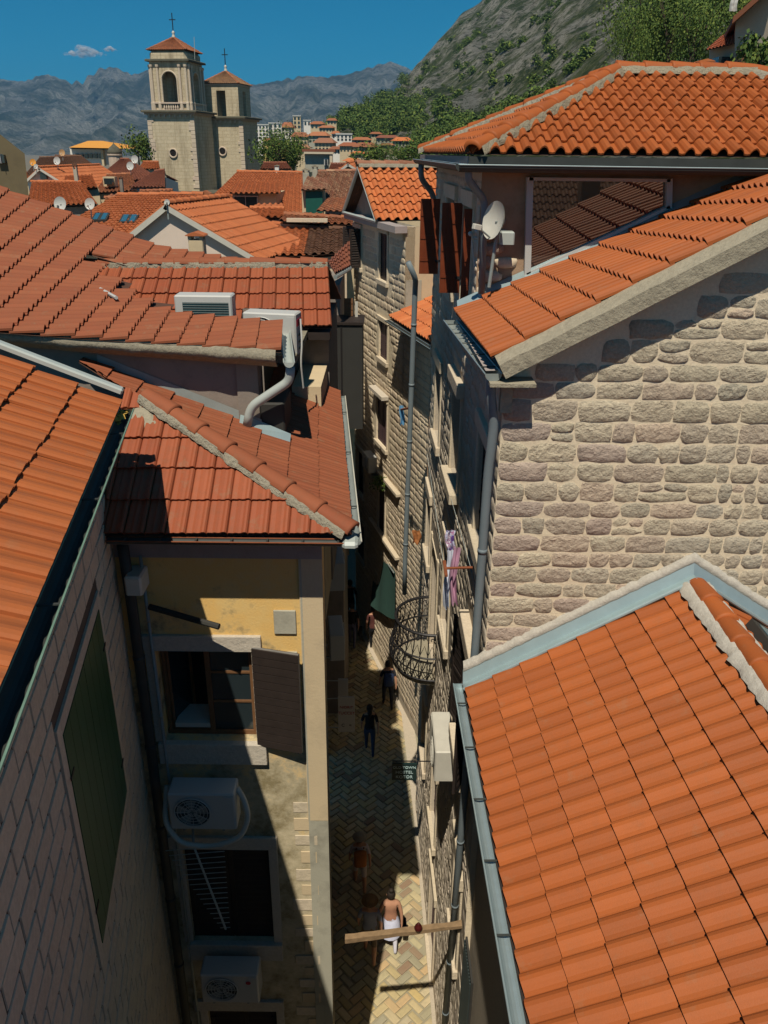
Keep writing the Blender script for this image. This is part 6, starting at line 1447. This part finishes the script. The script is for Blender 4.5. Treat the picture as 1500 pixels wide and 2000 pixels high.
MB().bbox(6.3, 6.9, -7.4, -6.8, 13.5, 15.6, .03).build('chimney_stack', M['rust_wall'], HBk)
# ------------------------------------------------------------------ bell towers
def bell_tower(corner, w, top, capz, label, lantern, mir=False):
    """corner = base of the front right corner"""
    c0 = P(corner[0], corner[1], Y=corner[2]); al = math.radians(-10); ax = V((math.cos(al), math.sin(al), 0)); ay = V((-math.sin(al), math.cos(al), 0))
    O = c0 - ax * (w / 2) + ay * (w / 2); O.z = 0; H = thing('bell_tower', O, label, 'bell tower', 'bell towers'); z0 = c0.z; k = w / 2
    def T(): return MB(O, ax, ay)
    zt = top
    mb = T(); b = .12; mb.add([(-k - b, -k - b, z0 - 8), (k + b, -k - b, z0 - 8), (k + b, k + b, z0 - 8), (-k - b, k + b, z0 - 8), (-k, -k, zt), (k, -k, zt), (k, k, zt), (-k, k, zt)], [(0, 1, 5, 4), (1, 2, 6, 5), (2, 3, 7, 6), (3, 0, 4, 7), (4, 5, 6, 7)]); mb.build('shaft', M['tower'], H)
    # quoins
    R = random.Random(6); z = z0
    while z < zt - 1.2:
        h = R.uniform(.42, .55)
        for sx in (-1, 1):
            q = (.85 if R.random() < .5 else .6); e_ = k + .05 + b * (zt - z) / (zt - z0 + 8)
            x0_, x1_ = sorted((sx * e_, sx * (e_ - q))); T().bbox(x0_, x1_, -e_ - .03, -e_ + .2, z + .03, z + h - .03, .03).build('quoin', M['tower_trim'], H)
        z += h
    e_ = k + .12; mb = T(); n_ = 24; cz = z0 + (zt - z0) * .46
    mb.add([(.45 * math.cos(2 * math.pi * i / n_), -e_ - .02, cz + .45 * math.sin(2 * math.pi * i / n_)) for i in range(n_)], [tuple(range(n_))]); mb.build('oculus', M['void'], H)
    mb = T(); mb.tube([(.52 * math.cos(2 * math.pi * i / n_), -e_ - .02, cz + .52 * math.sin(2 * math.pi * i / n_)) for i in range(n_ + 1)], .10, 6); mb.build('oculus_ring', M['tower_trim'], H)
    for i in range(9): x_ = -k + .3 + (2 * k - .6) * i / 8; T().box(x_ - .09, x_ + .09, -k - .28, -k + .1, zt - .75, zt - .45).build('corbel', M['tower_trim'], H)
    T().box(-k - .30, k + .30, -k - .30, k + .30, zt - .45, zt - .2).build('frieze', M['tower_shade'], H)
    T().bbox(-k - .62, k + .62, -k - .62, k + .62, zt - .2, zt + .05, .08).build('cornice', M['dark_cornice'], H)
    # belfry
    zb = zt + .05; j = k * .80; hB = capz - zb
    ow = j * .42 if lantern else j * .26; zo = zb + hB * (.16 if lantern else .05); zsp = zb + hB * .62; 
    for sx in (-1, 1):
        for sy in (-1, 1): T().box(*sorted((sx * j, sx * ow)), *sorted((sy * j, sy * ow)), zb, capz - .001).build('pier', M['tower'], H)
    for (fx, fy) in ((1, 0), (-1, 0), (0, 1), (0, -1)):
        axx = ax if fy else ay; ayy = (ay * fy if fy else ax * fx); mm = MB(O, axx, ayy); n_ = 12
        if lantern:
            poly = [(-ow + .001, capz - .02), (-ow + .001, zsp)] + [(-ow * math.cos(math.pi * i / n_), zsp + ow * math.sin(math.pi * i / n_)) for i in range(1, n_)] + [(ow - .001, zsp), (ow - .001, capz - .02)]
            for i in range(1, len(poly) - 2): p_, q_ = poly[i], poly[i + 1]; mm.prism([p_, q_, (q_[0], capz - .02), (p_[0], capz - .02)], j - .5, j - .002)
            mm.build('arch', M['tower'], H)
            mm = MB(O, axx, ayy); mm.tube([(-ow, j + .02, zo)] + [(-ow * math.cos(math.pi * i / n_), j + .02, zsp + ow * math.sin(math.pi * i / n_)) for i in range(n_ + 1)] + [(ow, j + .02, zo)], .10, 6); mm.build('archivolt', M['tower_trim'], H)
            for sx in (-1, 1):
                for xx_, rr_ in ((sx * (ow + .42), .17), (sx * (j - .22), .17)):
                    mm = MB(O, axx, ayy); mm.lathe([(rr_ * 1.35, zb), (rr_ * 1.35, zb + .9), (rr_, zb + 1.0), (rr_ * .88, capz - .75), (rr_ * 1.3, capz - .6), (rr_ * 1.4, capz - .35)], 10, (xx_, j + .1, 0)); mm.build('column', M['tower_trim'], H)
            for i in range(7): mm = MB(O, axx, ayy); mm.lathe([(.08, zb + .1), (.12, zb + .35), (.06, zb + .6), (.09, zb + .75)], 8, (-ow + .15 + (2 * ow - .3) * i / 6, j + .12, 0)); mm.build('baluster', M['tower_trim'], H)
            mm = MB(O, axx, ayy); mm.box(-j, j, j + .0, j + .28, zb + .78, zb + .95); mm.box(-j, j, j + .002, j + .26, zb, zb + .1); mm.build('balustrade_rail', M['tower_trim'], H)
        else:
            mm.box(-ow + .001, ow - .001, j - .5, j - .002, capz - .6, capz - .01); mm.build('lintel', M['tower'], H)
    T().box(-j + .6, j - .6, -.2, .2, zb, zb + .02).build('belfry_floor', M['tower_trim'], H)
    if lantern:
        T().bbox(-j - .42, j + .42, -j - .42, j + .42, capz, capz + .26, .08).build('upper_cornice', M['dark_cornice'], H)
        T().bbox(-j + .02, j - .02, -j + .02, j - .02, capz + .26, capz + 1.25, .35).build('attic', M['tower'], H); zr = capz + 1.25; jr = j + .12
    else: T().bbox(-j - .1, j + .1, -j - .1, j + .1, capz, capz + .22, .03).build('upper_cornice', M['tower_trim'], H); zr = capz + .22; jr = j + .25
    hr = jr * .62; ap = O + V((0, 0, zr + hr))
    for i in range(4):
        c = [(-1, -1), (1, -1), (1, 1), (-1, 1)]; p, q = c[i], c[(i + 1) % 4]; A_ = O + ax * p[0] * jr + ay * p[1] * jr + V((0, 0, zr)); B_ = O + ax * q[0] * jr + ay * q[1] * jr + V((0, 0, zr))
        tile_patch(H, [A_, ap], [B_, ap.lerp(B_, .002)], M['tile_old' if lantern else 'tile_tower'], w=.3, e=.42, prof='barrel', hh=.08, seed=i, sheet=True, lift=.05)
        cap_tiles(H, A_, ap, M['tile_old'], r=.14, ln=.6)
    mb = MB(ap); mb.lathe([(.3, -.1), (.2, .15), (.12, .4), (.22, .55), (.05, .75)], 10); mb.build('finial', M['white_old'], H, True)
    mb = MB(ap, ax, ay); mb.box(-.045, .045, -.045, .045, .7, 2.7).box(-.42, .42, -.044, .044, 1.9, 2.0); mb.build('cross', M['black'], H)
    return H
def zat(u, v, Y): return P(u, v, Y=Y).z
M['tile_tower'] = tile_mat('tile_tower', [(.25, .14, .07), (.32, .18, .09), (.2, .11, .06), (.28, .16, .1)], dirt_amt=.5, lichen=.3)
t1 = bell_tower((389, 368, 115), 6.3, zat(345, 216, 115), zat(345, 118, 115), 'nearer bell tower with arched belfry and columns, topped by a cross', True)
t2 = bell_tower((480, 352, 121), 6.1, zat(460, 228, 121), zat(460, 166, 121), 'further bell tower with plain square belfry openings and brown roof', False)
ch = thing('church_roof', P(390, 372, Y=113), 'dark edged terrace at the foot of the bell towers', 'building'); a, b = P(308, 366, Y=111), P(450, 369, Y=111); MB().box(a.x, b.x, 111, 128, a.z - 9, a.z - .9).build('wall', M['tower_trim'], ch); MB().box(a.x - .3, b.x + .3, 110.6, 128, a.z - .9, a.z - .55).build('coping', M['dark_cornice'], ch)
one('aerial', MB().tube([P(379, 72, Y=118), P(380, 95, Y=118), P(380.5, 120, Y=118)], .04, 5, world=True), M['pvc'], 'thin whip aerial at the right of the nearer bell tower', 'antenna', loc=P(380, 95, Y=118))
# ------------------------------------------------------------------ hillside town
HS = [(512, 256, 26, 28, 330, 'w', 0), (538, 252, 24, 26, 335, 'w', 0), (560, 250, 20, 26, 340, 'w', 1), (580, 237, 14, 24, 350, 'c', 0), (600, 240, 14, 10, 380, 'w', 0), (618, 243, 24, 14, 320, 'c', 1), (648, 236, 18, 12, 360, 'c', 1), (636, 250, 26, 12, 300, 'c', 1), (585, 268, 30, 22, 260, 'c', 1), (620, 266, 36, 20, 250, 'g', 1), (632, 280, 36, 24, 230, 'c', 2), (672, 268, 30, 12, 260, 'w', 0), (708, 274, 34, 14, 250, 'g', 1), (680, 286, 34, 18, 210, 'c', 1), (712, 288, 40, 22, 200, 'g', 1), (758, 270, 44, 14, 260, 'g', 3), (788, 276, 34, 18, 240, 'g', 4), (756, 284, 26, 10, 230, 'c', 1), (548, 284, 30, 12, 240, 'y', 1), (525, 276, 20, 14, 260, 'y', 1), (700, 300, 30, 10, 180, 'c', 4), (735, 262, 20, 10, 290, 'c', 1), (590, 290, 24, 18, 200, 'c', 2), (655, 292, 20, 14, 215, 'w', 1), (655, 262, 14, 14, 280, 'w', 1), (804, 292, 26, 16, 200, 'g', 1), (690, 315, 26, 14, 120, 'c', 4)]
desc = ['flat roofed white house', 'house with a red gabled roof', 'house with grey balconies', 'long house with dark red roof', 'house with a vivid orange roof']
where = ['leftmost on the slope', 'second from left on the slope', 'third from left on the slope', 'tall and narrow, near the top of the slope', 'small, at the top left of the slope', 'high on the slope left of the wood', 'highest, against the wood', 'just below the highest roofs', 'mid-slope, left', 'broad, mid-slope', 'cream, with several storeys, mid-slope', 'low and white, before the wood', 'left of the long dark roof', 'below the low white house', 'below the wood, with grey gable', 'directly below the wood', 'at the right end of the slope', 'tucked beneath the long dark roof', 'low, above the dark trees', 'yellowish, above the dark trees', 'small, above the grey arched building', 'small, at the wood edge', 'above the grey arched building', 'white walled, mid-slope', 'small white, below the highest roofs', 'lowest on the right', 'small, nearest, right of the arched building']
wm = {'w': 'plaster_white', 'c': 'plaster_cream', 'g': 'plaster_grey', 'y': 'yellow'}
for i, (u, v, wp, hp_, Y, wc, k) in enumerate(HS):
    a = P(u - wp / 2, v + hp_ * .6, Y=Y); b = P(u + wp / 2, v - hp_ * .4, Y=Y); w_ = b.x - a.x; h_ = b.z - a.z; d_ = w_ * .7; zr = h_ * (.36 if k else 0)
    H = thing('hillside_house', (a.x + w_ / 2, Y, a.z), '%s, %s' % (desc[k], where[i]), 'house', 'houses on the hillside'); O = V((a.x + w_ / 2, Y, a.z))
    al = rnd.uniform(-.25, .25); ax = V((math.cos(al), math.sin(al), 0)); ay = V((-math.sin(al), math.cos(al), 0))
    MB(O, ax, ay).box(-w_ / 2, w_ / 2, 0, d_, -6, h_ - zr).build('wall', M[wm[wc]], H)
    if k:
        mb = MB(O, ax, ay); o_ = .5; za_, zb_ = h_ - zr, h_ * 1.05; mb.add([(-w_ / 2 - o_, -o_, za_), (w_ / 2 + o_, -o_, za_), (w_ / 2 + o_, d_ + o_, za_), (-w_ / 2 - o_, d_ + o_, za_), (-w_ / 2 + w_ * .15, d_ / 2, zb_), (w_ / 2 - w_ * .15, d_ / 2, zb_)], [(0, 1, 5, 4), (1, 2, 5), (2, 3, 4, 5), (3, 0, 4), (3, 2, 1, 0)]); mb.build('roof', M[('tile_old', 'tile_old', 'tile_mottled', 'tile_rust', 'tile_bright')[k]], H)
    else: MB(O, ax, ay).box(-w_ / 2 - .2, w_ / 2 + .2, -.2, d_, h_, h_ + .4).build('roof', M['white'], H)
    n_ = max(2, round(wp / 7)); rows = max(1, round(hp_ * (1 - .36 * bool(k)) / 8))
    for r_ in range(rows):
        for q in range(n_):
            x_ = -w_ / 2 + w_ * (q + .5) / n_; z_ = (h_ - zr) * (r_ + .5) / rows; s_ = w_ / n_ * .26; t_ = (h_ - zr) / rows * .3; MB(O, ax, ay).box(x_ - s_, x_ + s_, -.12, .05, z_ - t_, z_ + t_).build('window', M['glass'], H)
o = thing('arched_building', P(640, 330, Y=95), 'grey building with pale frame and a white arched window, below the hillside houses', 'building')
flat_part(o, 'wall', 596, 650, 298, 336, 96, 'plaster_grey', .6); flat_part(o, 'cornice', 594, 652, 296, 301, 95.2, 'dressed', .4); flat_part(o, 'pilaster', 644, 650, 300, 336, 95.2, 'dressed', .3); flat_part(o, 'window', 633, 641, 309, 323, 95.3, 'white', .2); flat_part(o, 'pane', 634.5, 639.5, 311, 322, 95.1, 'glass', .08); flat_part(o, 'roof', 592, 656, 291, 297, 96, 'tile_rust', 1.2)
o = thing('retaining_wall', P(760, 320, Y=130), 'long grey retaining wall below the wooded hillside', 'wall'); flat_part(o, 'wall', 735, 785, 303, 316, 130, 'plaster_grey', .5)
o = thing('white_awning', P(800, 320, Y=80), 'white flat awning roof between trees behind the pediment roof', 'roof'); flat_part(o, 'canopy', 765, 835, 318, 324, 80, 'white', 1.5)
# ------------------------------------------------------------------ house at the top right
o = thing('upper_house', P(1440, 100, Y=42), 'grey stone house with pitched roof high at the upper right corner', 'house')
q = [P(1432, 175, Y=40), P(1520, 175, Y=38.5), P(1520, -40, Y=38.5), P(1437, 42, Y=40)]
mb = MB(); dv_ = V((3, 8, 0)); mb.add(q + [p + dv_ for p in q], [(0, 1, 2, 3), (0, 3, 7, 4), (3, 2, 6, 7)], True); mb.build('wall', M['mortar_grey'], o)
rr = [P(1430, 46, Y=39.3), P(1520, -34, Y=38.0)]; mb = MB(); dv2 = V((2.5, 8, 0)); mb.add(rr + [p + dv2 for p in reversed(rr)] + [p + V((0, 0, .25)) for p in rr] + [p + dv2 + V((0, 0, .25)) for p in reversed(rr)], [(3, 2, 1, 0), (4, 5, 6, 7), (0, 1, 5, 4), (1, 2, 6, 5), (2, 3, 7, 6), (3, 0, 4, 7)], True); mb.build('roof', M['tile_old'], o)
q = [P(1385, 160, Y=43), P(1440, 170, Y=41), P(1440, 80, Y=41), P(1385, 98, Y=43)]; mb = MB(); mb.add(q + [p + V((2, 5, 0)) for p in q], [(0, 1, 2, 3), (0, 3, 7, 4), (3, 2, 6, 7)], True); mb.build('annex', M['mortar_grey'], o)
tile_patch(o, [P(1378, 99, Y=42.3), P(1412, 70, Y=46)], [P(1440, 84, Y=40.5), P(1440, 60, Y=44)], M['tile_red'], w=.22, e=.38, prof='barrel', seed=3, sheet=True)
q = P(1415, 112, Y=41.6); MB().box(q.x - .35, q.x + .35, 41.3, 42.1, q.z - .9, q.z).build('window', M['glass'], o); q = P(1460, 120, Y=39.3); MB().box(q.x - .3, q.x + .3, 39.2, 40.2, q.z - 1.4, q.z + .6).build('door', M['wood_brown'], o)
chimney(1362, 1386, 116, 150, 36, 'small tile-capped chimney behind the hipped ridge', 'plaster_cream', 'tile_bright')
clothp('hanging_cloth', 'white cloth hanging at the top edge above the trees', 1430, 1443, -10, 22, 44, M['white'], 8)
# ------------------------------------------------------------------ hills and mountains
def interp(tab, u):
    if u <= tab[0][0]: return tab[0][1]
    for (a, b), (c, d) in zip(tab[:-1], tab[1:]):
        if a <= u <= c: return b + (d - b) * (u - a) / (c - a)
    return tab[-1][1]
TOP = [(380, 330), (520, 305), (560, 290), (600, 264), (640, 240), (660, 228), (700, 206), (740, 195), (770, 184), (785, 165), (800, 140), (815, 122), (840, 100), (860, 80), (880, 56), (900, 32), (940, 0), (1000, -60), (1100, -150), (1250, -260), (1500, -420), (1900, -560)]
YB = [(380, 300), (600, 190), (800, 150), (1000, 110), (1200, 80), (1500, 62), (1900, 55)]
YT = [(380, 420), (600, 460), (700, 520), (785, 620), (800, 800), (900, 900), (1000, 900), (1250, 700), (1500, 560), (1900, 480)]
def hillpt(u, s):
    v = 345 + (interp(TOP, u) - 345) * s; Y = interp(YB, u) * (interp(YT, u) / interp(YB, u)) ** s
    p = P(u, v, Y=Y); am = Y * .020 * min(1, s * 6) * (1 - s ** 8 * .8)
    n = noise.fractal(V((p.x * .012, p.y * .012, 3)), .9, 2.1, 6); r_ = abs(noise.noise(V((p.x * .03 + p.z * .01, p.y * .015, 9))))
    p.z += am * (n * .9 - r_ * 1.1); return p
us = [380 + (1900 - 380) * i / 400 for i in range(401)]; nj = 140; vs = []; fs = []
for j in range(nj + 1):
    for u in us: vs.append(hillpt(u, j / nj))
n_ = len(us)
for k in range(1, 5):
    for u in us:
        p = hillpt(u, 1.0); vs.append(p + V((0, k * 60, -k * k * 9)))
for j in range(nj + 4):
    for i in range(n_ - 1): fs.append((j * n_ + i, j * n_ + i + 1, (j + 1) * n_ + i + 1, (j + 1) * n_ + i))
tag(part('hill', vs, fs, M['hill'], None, True), kind='structure')
RID = [(-300, 190), (-100, 165), (0, 154), (40, 160), (70, 150), (90, 146), (115, 152), (135, 161), (160, 161), (180, 145), (200, 133), (215, 131), (235, 135), (255, 147), (275, 142), (295, 134), (340, 150), (400, 158), (450, 160), (500, 166), (540, 158), (575, 152), (600, 148), (640, 151), (680, 145), (710, 136), (740, 126), (765, 121), (785, 128), (810, 140), (900, 150), (1200, 160)]
us = [-300 + 1500 * i / 420 for i in range(421)]; nj = 90; vs = []; fs = []
def mtn(u, s):
    v = 312 + (interp(RID, u) - 312) * s; Y = 2300 * (1.9 ** s); p = P(u, v, Y=Y); am = Y * .010 * min(1, s * 5)
    q = V((p.x * .0022, p.y * .0016, p.z * .002)); n = noise.fractal(q, .85, 2.2, 7); rg = abs(noise.noise(V((p.x * .006 + p.z * .003, 1.5, p.z * .002)))) + .5 * abs(noise.noise(V((p.x * .014, 4.5, p.z * .006)))) + .3 * abs(noise.noise(V((p.x * .034, 7.5, p.z * .016))))
    k = 1 - s ** 6
    p.z += am * (n * 1.0 - rg * 1.3) * k + am * .35 * noise.noise(V((u * .09, 2, s))) * s ** 4; p.y += am * 6 * rg * k; return p
for j in range(nj + 1):
    for u in us: vs.append(mtn(u, j / nj))
n_ = len(us)
for k in range(1, 4):
    for u in us: p = mtn(u, 1.0); vs.append(p + V((0, k * 300, -k * k * 60)))
for j in range(nj + 3):
    for i in range(n_ - 1): fs.append((j * n_ + i, j * n_ + i + 1, (j + 1) * n_ + i + 1, (j + 1) * n_ + i))
tag(part('mountain', vs, fs, M['mountain'], None, True), kind='structure')
# ------------------------------------------------------------------ trees and bushes
R = random.Random(17)
spots = 0
while spots < 270:                                   # wood at the foot of the hill
    u = R.uniform(630, 1060); s = R.uniform(.02, .98) ** 1.15
    vtop = interp(TOP, u); lim = 1.0 if u < 790 else max(.28, .75 - (u - 790) / 330)
    if s > lim: continue
    p = hillpt(u, s); sz = R.uniform(3.5, 6.5) * (.6 + p.y / 600)
    if u < 815 and s < .46 + .2 * (u < 690): continue
    if u > 815 and p.y < 150: continue
    tree('hillside_tree', p - V((0, 0, sz * .12)), sz * .75, sz * .85, '%s green tree in the %s part of the hillside wood' % (('tall', 'rounded')[sz < 6], ('upper', 'middle', 'lower')[0 if s > .45 else 1 if s > .2 else 2]), 'tree', 'trees of the hillside wood', kind=R.choice(('mid', 'mid2', 'bush')), parts=False); spots += 1
spots = 0
while spots < 290:                                   # scattered bushes on the rock
    u = R.uniform(800, 1420); s = R.uniform(.2, .98); p = hillpt(u, s); q = proj(p)
    if q[1] < -30 or noise.noise(V((u * .012, s * 6, 4))) < -.2: continue
    sz = R.uniform(2.0, 6.5) * (.5 + p.y / 800)
    tree('hillside_bush', p - V((0, 0, sz * .15)), sz * .7, sz * .6, '%s dark bush %s on the bare rock face' % (('large', 'small')[sz < 4], ('high up', 'half way up', 'low down')[0 if s > .7 else 1 if s > .42 else 2]), 'bush', 'bushes on the rocky hillside', kind=R.choice(('small', 'bush')), parts=False); spots += 1
NT = [(1252, 150, 66, 6.6, 6.3, 'tall', 'large dark green tree rising behind the hipped roof ridge'), (1215, 150, 60, 3.2, 4.2, 'tall', 'smaller tree at the left side of the large dark tree'), (1300, 150, 62, 5.5, 5.6, 'tall', 'leafy tree between the large dark tree and the stone house'), (1345, 150, 58, 5.0, 4.6, 'tall', 'bushy tree left of the small tiled chimney'), (1330, 118, 85, 7, 6.5, 'mid', 'pale green tree higher behind the ridge'), (1390, 90, 85, 7, 7, 'near', 'bright green tree above the annex roof'), (1290, 95, 110, 8, 5, 'near', 'yellowish tree on the slope above the dark tree'), (1430, 60, 95, 8, 7, 'near', 'tree against the upper stone house'), (1385, 45, 120, 11, 6, 'near', 'topmost tree at the upper edge'), (1455, 150, 36, 1.6, 1.5, 'bush', 'round shrub before the upper house door'), (1480, 165, 34, 1.3, 1.5, 'bush', 'shrub at the right edge under the upper house')]
for u, v, Y, w_, h_, kd, lb in NT: p = P(u, v + 12, Y=Y); tree('tree', p, w_ * .62, h_, lb, 'tree', kind=kd)
TT = [(548, 338, 100, 7.0, 4.6, 'tall', 'dark tree just right of the bell towers'), (525, 338, 104, 4.5, 3.8, 'mid', 'tree half hidden behind the further bell tower'), (574, 338, 102, 4.5, 3.6, 'mid2', 'rounded dark tree left of the arched building'), (272, 322, 110, 3.6, 3.6, 'mid', 'green tree left of the nearer bell tower'), (287, 324, 112, 2.6, 3.0, 'bush', 'low tree against the nearer bell tower'), (750, 330, 95, 5, 2.6, 'tall', 'dark tree behind the pediment roof'), (725, 332, 92, 4, 2.2, 'mid', 'tree left of the grey retaining wall'), (790, 326, 110, 5, 2.6, 'mid2', 'tree right of the grey retaining wall'), (820, 318, 120, 5, 3.0, 'mid', 'tree left of the tall house eaves')]
for u, v, Y, w_, h_, kd, lb in TT: p = P(u, v, Y=Y); tree('tree', p, w_ * .6, h_, lb, 'tree', kind=kd)
# ------------------------------------------------------------------ cloud
def cloud(u, v, wp, hp_, label, seed):
    c = P(u, v, Y=9000); R = random.Random(seed); sx = wp / FPX * 9000 * .9; sz = hp_ / FPX * 9000; vs = []; fs = []
    for k in range(110):
        x_ = max(-.55, min(.55, R.gauss(0, .24))); r_ = R.uniform(.06, .22) * (1 - abs(x_)); cc = c + cR * x_ * sx + V((0, R.uniform(-.2, .2) * sx, (R.uniform(-.15, .45) * (1 - abs(x_) * 1.5)) * sz)); n_ = 10; b = len(vs)
        for i in range(n_ // 2 + 1):
            for j in range(n_):
                th, ph = math.pi * i / (n_ // 2), 2 * math.pi * j / n_; d = V((math.sin(th) * math.cos(ph), math.sin(th) * math.sin(ph), math.cos(th) * .7)); vs.append(cc + d * r_ * sx * .55 * (1 + .25 * noise.noise(d * 2 + V((k, 0, 0)))))
        for i in range(n_ // 2):
            for j in range(n_): fs.append((b + i * n_ + j, b + i * n_ + (j + 1) % n_, b + (i + 1) * n_ + (j + 1) % n_, b + (i + 1) * n_ + j))
    o = part('cloud', vs, fs, M['cloud'], None, True, loc=c); return tag(o, label, 'cloud', None, 'thing')
cloud(163, 106, 70, 24, 'small white cloud in the blue sky left of the bell towers', 1); cloud(214, 98, 26, 12, 'tiny wisp of cloud right of the small white cloud', 2)
# ------------------------------------------------------------------ haze
HZ = MB().box(-6500, 6500, -400, 8200, -1.5, 620).build('haze', M['haze']); HZ['kind'] = 'stuff'
